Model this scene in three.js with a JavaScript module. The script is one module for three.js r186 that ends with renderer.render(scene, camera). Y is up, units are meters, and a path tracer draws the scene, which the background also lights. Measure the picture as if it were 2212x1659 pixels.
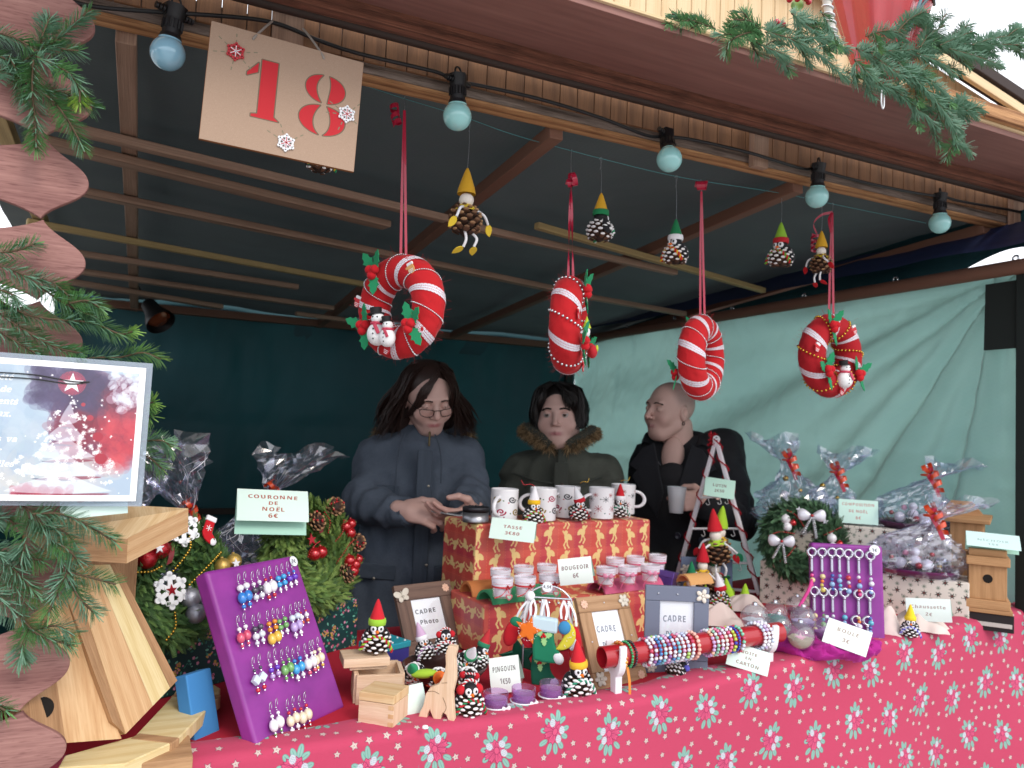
import * as THREE from 'three';
import { RoundedBoxGeometry } from 'three/addons/geometries/RoundedBoxGeometry.js';
import { mergeGeometries, mergeVertices } from 'three/addons/utils/BufferGeometryUtils.js';
import { ImprovedNoise } from 'three/addons/math/ImprovedNoise.js';

// ---------- camera, sky, sun, exposure ----------
const EYE = new THREE.Vector3(0, 1.42, 0), FOC = 1700, PW = 2212, PH = 1659;
const YAW = 25.4 * Math.PI / 180, PITCH = 3.27 * Math.PI / 180, ROLL = 0.04;
const scene = new THREE.Scene();
const camera = new THREE.PerspectiveCamera(2 * Math.atan(PH / 2 / FOC) * 180 / Math.PI, 4 / 3, 0.05, 600);
const FWD = new THREE.Vector3(Math.sin(YAW) * Math.cos(PITCH), Math.sin(PITCH), -Math.cos(YAW) * Math.cos(PITCH));
const R0 = new THREE.Vector3(Math.cos(YAW), 0, Math.sin(YAW)), U0 = new THREE.Vector3().crossVectors(R0, FWD);
const RGT = R0.clone().multiplyScalar(Math.cos(ROLL)).addScaledVector(U0, Math.sin(ROLL));
const UPV = R0.clone().multiplyScalar(-Math.sin(ROLL)).addScaledVector(U0, Math.cos(ROLL));
camera.position.copy(EYE);
camera.quaternion.setFromRotationMatrix(new THREE.Matrix4().makeBasis(RGT, UPV, FWD.clone().negate()));
camera.focus = 1.5; camera.userData.fStop = 5.6;

const renderer = new THREE.WebGLRenderer({ antialias: true });
renderer.setSize(1024, 768);
renderer.toneMapping = THREE.LinearToneMapping;
renderer.toneMappingExposure = 1.7;
renderer.shadowMap.enabled = true;
{ // even winter overcast, a little brighter overhead
  const W = 64, H = 32, d = new Float32Array(W * H * 4);
  for (let y = 0; y < H; y++) for (let x = 0; x < W; x++) {
    const el = ((y + 0.5) / H - 0.5) * Math.PI, s = Math.max(0, Math.sin(el)), L = 1.02 * (0.98 + 0.12 * s);
    const i = (y * W + x) * 4; d[i] = L * 0.97; d[i + 1] = L * 0.99; d[i + 2] = L * 1.06; d[i + 3] = 1;
  }
  const sky = new THREE.DataTexture(d, W, H, THREE.RGBAFormat, THREE.FloatType);
  sky.mapping = THREE.EquirectangularReflectionMapping; sky.magFilter = sky.minFilter = THREE.LinearFilter; sky.needsUpdate = true;
  scene.background = sky; scene.environment = sky;
}
const sun = new THREE.DirectionalLight(0xfff4e6, 0.9);
sun.position.set(3.5, 10, 9); sun.target.position.set(1, 1, -2.5); sun.castShadow = true; sun.shadow.radius = 40;
sun.shadow.mapSize.set(2048, 2048); Object.assign(sun.shadow.camera, { left: -6, right: 6, top: 6, bottom: -6, near: 1, far: 30 });
sun.name = 'sun'; scene.add(sun, sun.target);

// ---------- helpers ----------
let seed = 7;
const rnd = () => { seed = (seed + 0x6d2b79f5) | 0; let t = Math.imul(seed ^ (seed >>> 15), 1 | seed); t = (t + Math.imul(t ^ (t >>> 7), 61 | t)) ^ t; return ((t ^ (t >>> 14)) >>> 0) / 4294967296; };
const rr = (a, b) => a + (b - a) * rnd();
const pick = (a) => a[Math.floor(rnd() * a.length)];
const V = (x, y, z) => new THREE.Vector3(x, y, z);
const clamp = THREE.MathUtils.clamp, lerp = THREE.MathUtils.lerp, smooth = THREE.MathUtils.smoothstep, PI = Math.PI;
const IN = new ImprovedNoise();
const nz = (x, y, z = 0) => IN.noise(x + 31.7, y + 17.3, z + 5.1);
const fbm = (x, y, z = 0, o = 4) => { let s = 0, a = 0.5; for (let i = 0; i < o; i++) { s += a * nz(x, y, z); x *= 2.03; y *= 2.03; z *= 2.03; a *= 0.5; } return s; };
// where the line of sight of a place in the photograph (2212 x 1659) meets a real plane of the stall
const dirOf = (x, y) => FWD.clone().addScaledVector(RGT, (x - PW / 2) / FOC).addScaledVector(UPV, -(y - PH / 2) / FOC);
const at = (x, y, dep) => EYE.clone().addScaledVector(dirOf(x, y), dep);
const onY = (x, y, h) => { const d = dirOf(x, y); return EYE.clone().addScaledVector(d, (h - EYE.y) / d.y); };
const onZ = (x, y, z) => { const d = dirOf(x, y); return EYE.clone().addScaledVector(d, (z - EYE.z) / d.z); };
const onX = (x, y, X) => { const d = dirOf(x, y); return EYE.clone().addScaledVector(d, (X - EYE.x) / d.x); };
const depthOf = (p) => p.clone().sub(EYE).dot(FWD);
const mPer = (p) => depthOf(p) / FOC;                                  // metres per photo pixel at that place
const tableH = (X) => 0.82 + 0.075 * Math.max(0, X - 1.12) + 0.012 * smooth(X, 0.95, 1.3);
const onTable = (x, y) => { let h = 0.82, p; for (let i = 0; i < 8; i++) { p = onY(x, y, h); h = tableH(p.x); } return p; };
const faceCam = (p, turn = 0) => Math.atan2(EYE.x - p.x, EYE.z - p.z) + turn;

const used = new Map();
const numbered = (n) => { const k = used.get(n) ?? 0; used.set(n, k + 1); return k ? n + '_' + String(k).padStart(3, '0') : n; };
function tag(o, label, category, group) { o.userData = { label, category }; if (group) o.userData.group = group; return o; }
function thing(name, label, category, p = V(0, 0, 0), turn = 0, group) {
  const o = new THREE.Group(); o.name = numbered(name); scene.add(o); o.position.copy(p); o.rotation.y = turn;
  return tag(o, label, category, group);
}
function part(parent, name, geo, mat, pos, rot) {
  const m = new THREE.Mesh(geo, mat); m.name = name; m.castShadow = m.receiveShadow = true;
  if (pos) m.position.copy(pos); if (rot) m.rotation.set(rot[0], rot[1], rot[2]);
  parent.add(m); return m;
}
function solo(name, label, category, geo, mat, p, turn, group) {
  const m = new THREE.Mesh(geo, mat); m.name = numbered(name); m.castShadow = m.receiveShadow = true; scene.add(m);
  if (p) m.position.copy(p); if (turn) m.rotation.y = turn; return tag(m, label, category, group);
}
function copyOf(root, label, p, turn = 0) { const c = root.clone(); c.name = numbered(root.name.replace(/_\d{3}$/, '')); scene.add(c); c.userData = { ...root.userData, label }; if (p) c.position.copy(p); c.rotation.y = turn; return c; }
function structure(name, geo, mat) { const m = new THREE.Mesh(geo, mat); m.name = name; m.userData.kind = 'structure'; m.receiveShadow = m.castShadow = true; scene.add(m); return m; }

// geometry
const flat = (g) => { const n = g.index ? g.toNonIndexed() : g; for (const k of Object.keys(n.attributes)) if (!['position', 'normal', 'uv', 'color'].includes(k)) n.deleteAttribute(k); if (!n.attributes.normal) n.computeVertexNormals(); if (!n.attributes.uv) n.setAttribute('uv', new THREE.BufferAttribute(new Float32Array(n.attributes.position.count * 2), 2)); n.clearGroups?.(); return n; };
const merge = (list) => { list = list.map(flat); if (list.some((g) => g.attributes.color)) list.forEach((g) => g.attributes.color || paint(g, 0xffffff)); return list.length === 1 ? list[0] : mergeGeometries(list); };
const col = new THREE.Color();
function paint(g, c) { c = col.set(c); const n = g.attributes.position.count, a = new Float32Array(n * 3); for (let i = 0; i < n; i++) a.set([c.r, c.g, c.b], i * 3); g.setAttribute('color', new THREE.BufferAttribute(a, 3)); return g; }
const mv = (g, x = 0, y = 0, z = 0) => g.translate(x, y, z);
const ro = (g, x = 0, y = 0, z = 0) => { if (x) g.rotateX(x); if (y) g.rotateY(y); if (z) g.rotateZ(z); return g; };
const box = (w, h, d, r = 0) => r ? new RoundedBoxGeometry(w, h, d, 1, Math.min(r, w / 2.1, h / 2.1, d / 2.1)) : new THREE.BoxGeometry(w, h, d);
const cyl = (r0, r1, h, n = 20, open = false) => new THREE.CylinderGeometry(r1, r0, h, n, 1, open);       // bottom radius, top radius
const sph = (r, n = 16, m) => new THREE.SphereGeometry(r, n, m ?? Math.max(6, Math.round(n * 0.7)));
const ell = (x, y, z, n = 16) => sph(1, n).scale(x, y, z);
const ico = (r, d = 1) => new THREE.IcosahedronGeometry(r, d);
const lathe = (pts, n = 28) => new THREE.LatheGeometry(pts.map(([x, y]) => new THREE.Vector2(Math.max(x, 1e-5), y)), n);
const tube = (pts, r, n = 6, seg) => new THREE.TubeGeometry(new THREE.CatmullRomCurve3(pts, false, 'centripetal'), seg ?? Math.max(2, pts.length * 4), r, n, false);
const loop = (pts, r, n = 6, seg) => new THREE.TubeGeometry(new THREE.CatmullRomCurve3(pts, true), seg ?? pts.length * 4, r, n, true);
function rod(a, b, r, n = 10, r2) { const l = a.distanceTo(b), g = cyl(r, r2 ?? r, l, n); g.translate(0, l / 2, 0); return g.applyQuaternion(new THREE.Quaternion().setFromUnitVectors(V(0, 1, 0), b.clone().sub(a).divideScalar(l))).translate(a.x, a.y, a.z); }
function bar(a, b, w, h, up = V(0, 1, 0), r = 0.003) { // a box from a to b, w wide, h tall
  const x = b.clone().sub(a), l = x.length(); x.normalize(); const z = V(0, 0, 0).crossVectors(x, up).normalize(), y = V(0, 0, 0).crossVectors(z, x);
  const g = uvBox(box(l, h, w, r), 'x'); return g.applyMatrix4(new THREE.Matrix4().makeBasis(x, y, z).setPosition(a.clone().add(b).multiplyScalar(0.5)));
}
const poly = (pts) => new THREE.Shape(pts.map(([x, y]) => new THREE.Vector2(x, y)));
function extr(shape, depth, bevel = 0, seg = 1, curve = 8) { const g = new THREE.ExtrudeGeometry(shape, { depth: Math.max(1e-4, depth - 2 * bevel), bevelEnabled: bevel > 0, bevelThickness: bevel, bevelSize: bevel, bevelOffset: -bevel, bevelSegments: seg, curveSegments: curve }); return g.translate(0, 0, -depth / 2 + bevel); }
// uv in metres by the way each face points; u runs along the grain axis
function uvBox(g, grain = 'x', ou = rnd() * 3, ov = rnd() * 3) {
  g = flat(g); const p = g.attributes.position, u = g.attributes.uv, a = V(), b = V(), c = V(), n = V(), gi = 'xyz'.indexOf(grain);
  for (let i = 0; i < p.count; i += 3) {
    a.fromBufferAttribute(p, i); b.fromBufferAttribute(p, i + 1); c.fromBufferAttribute(p, i + 2); n.crossVectors(b.clone().sub(a), c.clone().sub(a));
    const an = [Math.abs(n.x), Math.abs(n.y), Math.abs(n.z)], k = an.indexOf(Math.max(...an)), rest = [0, 1, 2].filter((q) => q !== k);
    const ua = rest.includes(gi) ? gi : rest[0], va = rest.find((q) => q !== ua);
    [a, b, c].forEach((q, j) => u.setXY(i + j, q.getComponent(ua) + ou, q.getComponent(va) + ov + k * 0.37));
  }
  return g;
}
function jitter(g, fn) { const p = g.attributes.position, v = V(); for (let i = 0; i < p.count; i++) { v.fromBufferAttribute(p, i); fn(v, i); p.setXYZ(i, v.x, v.y, v.z); } g.computeVertexNormals(); return g; }
const sheet = (w, h, nx, ny) => new THREE.PlaneGeometry(w, h, nx, ny);

// textures
function tex(w, h, fn, srgb = true) {
  const d = new Uint8Array(w * h * 4);
  for (let y = 0; y < h; y++) for (let x = 0; x < w; x++) { const c = fn(x / w, y / h, x, y), i = (y * w + x) * 4; d[i] = clamp(c[0], 0, 255); d[i + 1] = clamp(c[1], 0, 255); d[i + 2] = clamp(c[2], 0, 255); d[i + 3] = 255; }
  const t = new THREE.DataTexture(d, w, h); t.wrapS = t.wrapT = THREE.RepeatWrapping; t.magFilter = THREE.LinearFilter; t.minFilter = THREE.LinearMipmapLinearFilter; t.generateMipmaps = true; if (srgb) t.colorSpace = THREE.SRGBColorSpace; t.needsUpdate = true; return t;
}
function canvasTex(w, h, draw, repeat = false) {
  const c = document.createElement('canvas'); c.width = w; c.height = h; draw(c.getContext('2d'), w, h);
  const t = new THREE.CanvasTexture(c); t.colorSpace = THREE.SRGBColorSpace; if (repeat) t.wrapS = t.wrapT = THREE.RepeatWrapping; return t;
}
const rgb = (hex) => [(hex >> 16) & 255, (hex >> 8) & 255, hex & 255];
// noise that repeats after one tile
const tfbm = (u, v, fu, fv, o = 4, s = 0) => { let r = 0, a = 0.5; for (let i = 0; i < o; i++) { const cu = Math.cos(u * 2 * PI) * fu / 6.283, su = Math.sin(u * 2 * PI) * fu / 6.283; r += a * nz(cu + s, su + s * 1.7, v * fv + s); fu *= 2; fv *= 2; a *= 0.5; } return r; };
const blend = (a, b, t) => [lerp(a[0], b[0], t), lerp(a[1], b[1], t), lerp(a[2], b[2], t)];
// wood: grain along u. The tile is `len` m long and `wid` m across.
function wood(light, dark, { len = 0.6, wid = 0.25, fine = 90, rings = 5, wob = 1.2, spots = 0, s = 1, rough = 0.75, pore = 0.35, bump = 0.0004 } = {}) {
  const L = rgb(light), D = rgb(dark), N = 288;
  const f = (u, v) => {
    const w = v + 0.05 * wob * tfbm(u, v, 2.2, 3, 3, s), ring = 0.5 + 0.5 * Math.sin(2 * PI * (w * rings + 0.6 * tfbm(u, v, 1.5, 2, 2, s + 9)));
    const fib = tfbm(u, v, 5, fine, 3, s + 3), por = Math.max(0, tfbm(u, v, 14, fine * 1.6, 2, s + 5) - 0.12);
    let t = 0.28 + 0.34 * ring * ring + 0.55 * fib + pore * 3 * por; if (spots) t += spots * Math.max(0, tfbm(u, v, 5, 4, 4, s + 20)) * 2;
    return t;
  };
  const vals = new Float32Array(N * N); for (let y = 0; y < N; y++) for (let x = 0; x < N; x++) vals[y * N + x] = f(x / N, y / N);
  const map = tex(N, N, (u, v, x, y) => blend(L, D, clamp(vals[y * N + x], 0, 1.15))), b = tex(N, N, (u, v, x, y) => { const q = 255 * clamp(1 - vals[y * N + x], 0, 1); return [q, q, q]; }, false);
  for (const t of [map, b]) t.repeat.set(1 / len, 1 / wid);
  return new THREE.MeshStandardMaterial({ map, bumpMap: b, bumpScale: bump, roughness: rough });
}
const cache = new Map();
function M(c, rough = 0.8, o = {}) { const k = [c, rough, JSON.stringify(o)].join(); if (!cache.has(k)) cache.set(k, new THREE.MeshPhysicalMaterial({ color: c, roughness: rough, ...o })); return cache.get(k); }
const VC = new THREE.MeshPhysicalMaterial({ vertexColors: true, roughness: 0.75 });
const VCgloss = new THREE.MeshPhysicalMaterial({ vertexColors: true, roughness: 0.18, clearcoat: 0.7, clearcoatRoughness: 0.08 });
const VCfelt = new THREE.MeshPhysicalMaterial({ vertexColors: true, roughness: 0.95, sheen: 0.5, sheenRoughness: 0.6, sheenColor: 0xffffff });
// ---------- materials of the stall ----------
const W_ply = wood(0xa97e76, 0x6b4340, { len: 0.35, wid: 0.3, fine: 110, rings: 3, wob: 1, pore: 0.6, s: 2 });
const W_flap = wood(0xa0756c, 0x77524c, { len: 1.6, wid: 1.1, fine: 60, rings: 2, wob: 2.5, pore: 0.25, spots: 0.2, s: 4, rough: 0.6 });
const W_grey = wood(0x9a8a80, 0x4c413a, { len: 0.5, wid: 0.06, fine: 50, rings: 2, pore: 0.7, spots: 0.4, s: 6, bump: 0.0012, rough: 0.9 });
const W_orange = wood(0xd0a070, 0x7d5434, { len: 0.5, wid: 0.06, fine: 40, rings: 2, spots: 0.5, s: 8, bump: 0.0008, rough: 0.85 });
const W_redbrown = wood(0x9a6450, 0x4a2c22, { len: 0.45, wid: 0.07, fine: 50, rings: 3, spots: 0.5, pore: 0.6, s: 10, bump: 0.0012, rough: 0.85 });
const W_redbrown2 = wood(0x8c6444, 0x5c3f2a, { len: 0.3, wid: 0.1, fine: 50, rings: 2, s: 61 });  // beaded boards with the canopy shade put into the wood colour
const W_bead = wood(0xe6d2ac, 0xccb084, { len: 0.7, wid: 0.2, fine: 80, rings: 3, wob: 0.8, pore: 0.2, s: 12 });
const W_batten = wood(0xb39480, 0x765c4c, { len: 0.6, wid: 0.09, fine: 60, rings: 2, s: 14 });
const W_batten2 = wood(0xc2aa78, 0x8a744c, { len: 0.6, wid: 0.09, fine: 60, rings: 2, s: 16 });
const steelBrown = M(0x7a5646, 0.7);
const weave = tex(256, 256, (u, v) => { const a = 0.5 + 0.5 * Math.sin(u * 2 * PI * 42), b = 0.5 + 0.5 * Math.sin(v * 2 * PI * 42), n = tfbm(u, v, 8, 8, 3) * 70; const q = 128 + 60 * (a * b - 0.25) + n; return [q, q, q]; }, false);
weave.repeat.set(5, 5);
const tarpTex = (base, vary, s, f = 3) => { const t = tex(512, 512, (u, v) => { const n = tfbm(u, v, f, f, 5, s), wv = (Math.sin(u * 2 * PI * 128) * Math.sin(v * 2 * PI * 128)) * 0.05, sc = Math.max(0, tfbm(u, v, 30, 5, 2, s + 4) - 0.25) * 1.5; return blend(rgb(base), rgb(vary), clamp(0.35 + n * 1.1 + wv + sc, 0, 1)); }); t.repeat.set(1, 1); return t; };
const T_roof = new THREE.MeshPhysicalMaterial({ map: tarpTex(0x3a4244, 0x50595a, 3), bumpMap: weave, bumpScale: 0.0006, roughness: 0.85, transmission: 0.12 });
const T_back = new THREE.MeshPhysicalMaterial({ map: tarpTex(0x06464e, 0x106068, 5), bumpMap: weave, bumpScale: 0.0006, roughness: 0.58 });
const T_skirt = new THREE.MeshPhysicalMaterial({ map: tarpTex(0x0b3a42, 0x14505a, 6), bumpMap: weave, bumpScale: 0.0006, roughness: 0.6 });
const T_blue = new THREE.MeshPhysicalMaterial({ map: tarpTex(0x1d2850, 0x2b3a66, 7), roughness: 0.6 });
const T_side = new THREE.MeshPhysicalMaterial({ map: tarpTex(0x8fb5ac, 0x759c96, 8), bumpMap: weave, bumpScale: 0.0004, roughness: 0.95, transmission: 0.5 });
const T_dark = M(0x1c2422, 0.9);

// ---------- ground ----------
{
  const t = tex(512, 512, (u, v) => { const n = tfbm(u, v, 6, 6, 5), g = tfbm(u, v, 60, 60, 2); const q = 152 + 60 * n + 50 * g; return [q, q * 0.98, q * 0.94]; }); t.repeat.set(120, 120);
  const g = sheet(240, 240, 1, 1).rotateX(-PI / 2); structure('ground', g, new THREE.MeshStandardMaterial({ map: t, roughness: 0.95 }));
}
// ---------- the stall frame, roof battens, beam, canopy ----------
const roofY = (z) => 2.15 + (z + 1.6) * (0.175 / 2.75);
const onRoof = (x, y) => { let h = 2.1, p; for (let i = 0; i < 12; i++) { p = onY(x, y, h); h = roofY(p.z); } return p; };
const stall = thing('market_stall', 'brown wooden market stall frame with battened roof and a long plywood canopy', 'stall');
const RAF = [-0.33, -0.06, 0.86, 1.63, 2.45];
for (const X of RAF) part(stall, 'rafter', bar(V(X, roofY(-1.62) - 0.02, -1.62), V(X + 0.02, roofY(-4.38) - 0.02, -4.38), 0.036, 0.036), X === -0.33 ? W_batten2 : X < 0 ? W_batten : steelBrown);
for (const [a, b, w, m] of [
  [[60, 205], [965, 437], 0.035, W_batten], [[1000, 450], [1460, 560], 0.03, W_batten], [[60, 250], [838, 452], 0.055, W_batten], [[60, 348], [1240, 607], 0.042, W_batten],
  [[60, 444], [790, 588], 0.026, W_batten2], [[60, 498], [645, 594], 0.03, W_batten], [[60, 540], [720, 643], 0.04, W_batten], [[60, 565], [480, 640], 0.05, W_batten], [[1160, 452], [1650, 601], 0.025, W_batten2], [[1240, 610], [1480, 655], 0.03, W_batten], [[640, 655], [900, 690], 0.03, W_batten]]) {
  const p = onRoof(...a), q = onRoof(...b); p.y -= 0.052; q.y -= 0.052; part(stall, 'batten', bar(p, q, w, 0.022, V(0, 1, 0), 0.004), m);
}
part(stall, 'back_rail', bar(V(-0.33, 1.955, -4.33), V(2.45, 1.955, -4.33), 0.04, 0.04), steelBrown);
part(stall, 'side_rail', rod(V(2.44, 1.985, -4.36), V(2.44, 1.985, -1.35), 0.024, 14), steelBrown);
part(stall, 'lower_rail', bar(V(-0.33, 0.94, -4.3), V(2.45, 0.94, -4.3), 0.03, 0.03), M(0x2c1f1a, 0.7));
for (const [X, z] of [[-0.33, -4.34], [2.45, -4.34], [2.47, -1.5]]) part(stall, 'post', box(0.05, 2.0, 0.05, 0.004).translate(X, 1.0, z), M(0x16201e, 0.8));
part(stall, 'eave_beam', bar(V(-0.9, 2.1725, -1.595), V(3.6, 2.1725, -1.595), 0.045, 0.063, V(0, 1, 0), 0.003), W_grey);
part(stall, 'eave_beam', bar(V(-0.9, 2.137, -1.597), V(3.6, 2.137, -1.597), 0.046, 0.008, V(0, 1, 0), 0.002), W_orange);
part(stall, 'conduit', rod(V(-0.9, 2.209, -1.525), V(3.6, 2.209, -1.525), 0.011, 10), M(0x33241f, 0.6));
part(stall, 'hinge_beam', bar(V(-0.9, 2.225, -1.505), V(3.6, 2.225, -1.505), 0.04, 0.034, V(0, 1, 0), 0.003), W_redbrown);
for (const [x, w] of [[623, 0.058], [1640, 0.05], [2195, 0.05]]) { const p = onZ(x, x < 800 ? 60 : x < 1800 ? 330 : 470, -1.555); part(stall, 'block', uvBox(box(w, x < 800 ? 0.105 : 0.12, 0.022, 0.003), 'y').translate(p.x, x < 800 ? 2.188 : 2.185, -1.557), W_batten); }
{ // canopy of plywood, hinged to the beam
  const a = onY(1404, 33, 2.195), b = onY(2212, 320, 2.195), zo = (a.z + b.z) / 2, L = Math.hypot(zo + 1.49, 2.195 - 2.24), cy = (2.195 + 2.24) / 2 + 0.008, cz = (zo - 1.49) / 2;
  const g = uvBox(box(4.6, 0.016, L, 0.0015), 'x'); part(stall, 'canopy_panel', g, W_flap, V(1.2, cy, cz), [Math.atan2(0.045, zo + 1.49), 0, 0]);
  part(stall, 'canopy_edge', uvBox(box(4.6, 0.006, 0.012, 0.001), 'x'), W_bead, V(1.2, 2.211, zo + 0.002));
  // gable of narrow beaded boards
  const g1 = onZ(2050, 158, -1.56), g2 = onZ(2212, 262, -1.56), sl = (g2.y - g1.y) / (g2.x - g1.x), top = (x) => Math.min(3.1, g1.y + sl * (x - g1.x));
  for (let i = 0; i < 96; i++) part(stall, 'shaded_plank', uvBox(box(0.0445, 0.075, 0.012, 0.0018), 'y'), W_redbrown2, V(-0.75 + i * 0.046, 2.2, -1.572));  // plank strip under the canopy, browner wood standing in for its shade
  const geos = new Map();
  for (let i = 0; i < 88; i++) {
    const X = -0.75 + i * 0.046, h = top(X + 0.023) - 2.24; if (h < 0.03) break;
    const k = h.toFixed(2); if (!geos.has(k)) { const s = poly([[-0.0222, 0], [0.0222, 0], [0.0222, top(X + 0.0222) - 2.24], [-0.0222, top(X - 0.0222) - 2.24]]); geos.set(k, [0, 1, 2].map(() => uvBox(extr(s, 0.012, 0.0018), 'y'))); }
    part(stall, 'plank', pick(geos.get(k)), W_bead, V(X, 2.24, -1.573));
  }
  const e0 = V(g1.x - 0.95, g1.y - sl * 0.95, -1.47), e1 = V(g2.x + 0.9, g2.y + sl * 0.9, -1.47);
  part(stall, 'roof_edge', bar(e0.add(V(0, 0.02, -0.06)), e1.add(V(0, 0.02, -0.06)), 0.07, 0.035, V(0, 1, 0)), M(0x3d3432, 0.9));
  part(stall, 'barge_board', bar(e0.clone().add(V(0, -0.04, 0.02)), e1.clone().add(V(0, -0.04, 0.02)), 0.015, 0.03, V(0, 1, 0)), W_bead);
  const q0 = onY(1990, 150, 2.25), q1 = onY(2230, 300, 2.25);
  part(stall, 'trim_board', bar(V(1.55, 2.232, zo + 0.0), V(3.2, 2.232, zo + 0.0), 0.05, 0.035, V(0, 1, 0)), W_orange);
}
// the roof lining and the walls of tarpaulin
function tarp(w, h, nx, ny, f) { const g = sheet(w, h, nx, ny); return jitter(g, (v) => { v.z += f(v.x, v.y); }); }
{
  const g = tarp(3.0, 2.76, 70, 60, (x, y) => 0.018 * fbm(x * 1.6, y * 3, 2) + 0.006 * fbm(x * 9 + y * 4, y * 3, 7) + 0.01 * Math.sin((x + 0.25 * y) * 7));
  g.rotateX(PI / 2 - Math.atan(0.175 / 2.75)).translate(1.06, roofY(-3.01) + 0.03, -3.01);
  solo('roof_tarpaulin', 'dark tarpaulin stretched over the battens as the stall roof', 'tarpaulin', g, T_roof);
  const b = tarp(2.9, 2.0, 110, 60, (x, y) => 0.03 * Math.sin(x * 6 + 0.8 * fbm(x, y * 0.7, 3)) + 0.03 * fbm(x * 3.2, y * 0.8, 1) + 0.022 * fbm(x * 8, y * 3, 4) + 0.006 * fbm(x * 22, y * 12, 2) - 0.008 * Math.exp(-Math.pow((y - 0.42) * 40, 2)) - 0.008 * Math.exp(-Math.pow((y + 0.1) * 40, 2)));
  solo('back_tarpaulin', 'dark teal creased tarpaulin hung as the back wall behind the sellers', 'tarpaulin', b.translate(1.06, 0.97, -4.38), T_back);
  const bs = tarp(2.9, 0.34, 60, 6, (x, y) => 0.012 * fbm(x * 4, y * 3, 9));
  solo('back_skirt', 'strip of teal tarpaulin above the back rail under the roof', 'tarpaulin', bs.translate(1.06, 2.03, -4.41), T_skirt);
  const lw = tarp(2.9, 1.72, 40, 30, (x, y) => 0.02 * Math.sin(x * 7) + 0.02 * fbm(x * 3, y, 1));
  solo('left_tarpaulin', 'dark tarpaulin hung as the left wall behind the cut-out boards', 'tarpaulin', lw.rotateY(PI / 2).translate(-0.36, 0.88, -3.0), T_back);
}
const sideWall = thing('side_tarpaulin', 'pale green tarpaulin side wall with daylight shining through it', 'tarpaulin', V(2.49, 0, -2.94));
{
  const corner = [1.35, 0.98]; // the front top corner, from which the cloth is pulled
  const fold = (x, y) => { const dx = corner[0] - x, dy = corner[1] - y, r = Math.hypot(dx, dy), a = Math.atan2(dy, dx); return 0.05 * Math.min(1, r) * (0.6 - Math.abs(Math.sin(a * 6.5 + 0.9 * fbm(x * 2, y * 2, 3)))) + 0.02 * Math.sin(a * 17 + x * 2) + 0.016 * Math.min(1, r * 2) * Math.sin(a * 31 + 2) + 0.014 * fbm(x * 5, y * 4, 2) + 0.011 * fbm(x * 20, y * 15, 5) + 0.0025 * fbm(x * 60, y * 44, 8, 2) - 0.006 * Math.exp(-Math.pow((y - 0.3) * 70, 2)) - 0.006 * Math.exp(-Math.pow((y + 0.12) * 70, 2)) - 0.005 * Math.exp(-Math.pow((x - 0.2) * 70, 2)); };
  const g = tarp(2.86, 1.98, 170, 120, fold); part(sideWall, 'sheet', g.rotateY(-PI / 2).translate(0, 0.99, 0), T_side);
  const A = onX(2135, 610, 2.46), B = onX(2185, 757, 2.46); const pz = (A.z + B.z) / 2 + 2.94, w = Math.abs(A.z - B.z);
  part(sideWall, 'patch', jitter(box(0.006, 0.215, w + 0.06, 0), (v) => { v.x += 0.004 * Math.sin(v.y * 20); }), T_dark, V(-0.03, (A.y + B.y) / 2, pz + 0.02));
  for (let i = 0; i < 7; i++) part(sideWall, 'eyelet', new THREE.TorusGeometry(0.009, 0.0035, 6, 14).rotateY(PI / 2), M(0xdfe6ea, 0.2, { metalness: 0.9 }), V(-0.052, 2.012, 1.42 - i * 0.43));
}
{ // dark cloth hanging from the roof edge over the side rail; its hem lifts twice and lets daylight in
  const g = sheet(2.95, 0.2, 120, 8); jitter(g, (v) => { const t = v.x, lift = 0.085 * Math.exp(-Math.pow((t - 1.32) / 0.2, 2)) + 0.028 * Math.exp(-Math.pow((t - 0.28) / 0.15, 2)); const k = (0.1 - v.y) / 0.2; v.y += k * lift; v.z += 0.02 * Math.sin(t * 9) * k + 0.012 * fbm(t * 5, v.y * 8, 2); });
  solo('side_skirt', 'dark teal flap hanging from the roof edge over the right side rail', 'tarpaulin', g.rotateY(-PI / 2).translate(2.5, 2.08, -2.9), T_skirt);
  const s = sheet(2.5, 0.16, 60, 6); jitter(s, (v) => { v.z += 0.014 * fbm(v.x * 4, v.y * 5, 8); v.y += 0.02 * Math.sin(v.x * 2); });
  solo('blue_cloth', 'dark blue cloth tucked along the right end of the roof', 'cloth', s.rotateX(-0.9).rotateY(-PI / 2).translate(2.4, 2.075, -2.65), T_blue);
}
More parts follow.
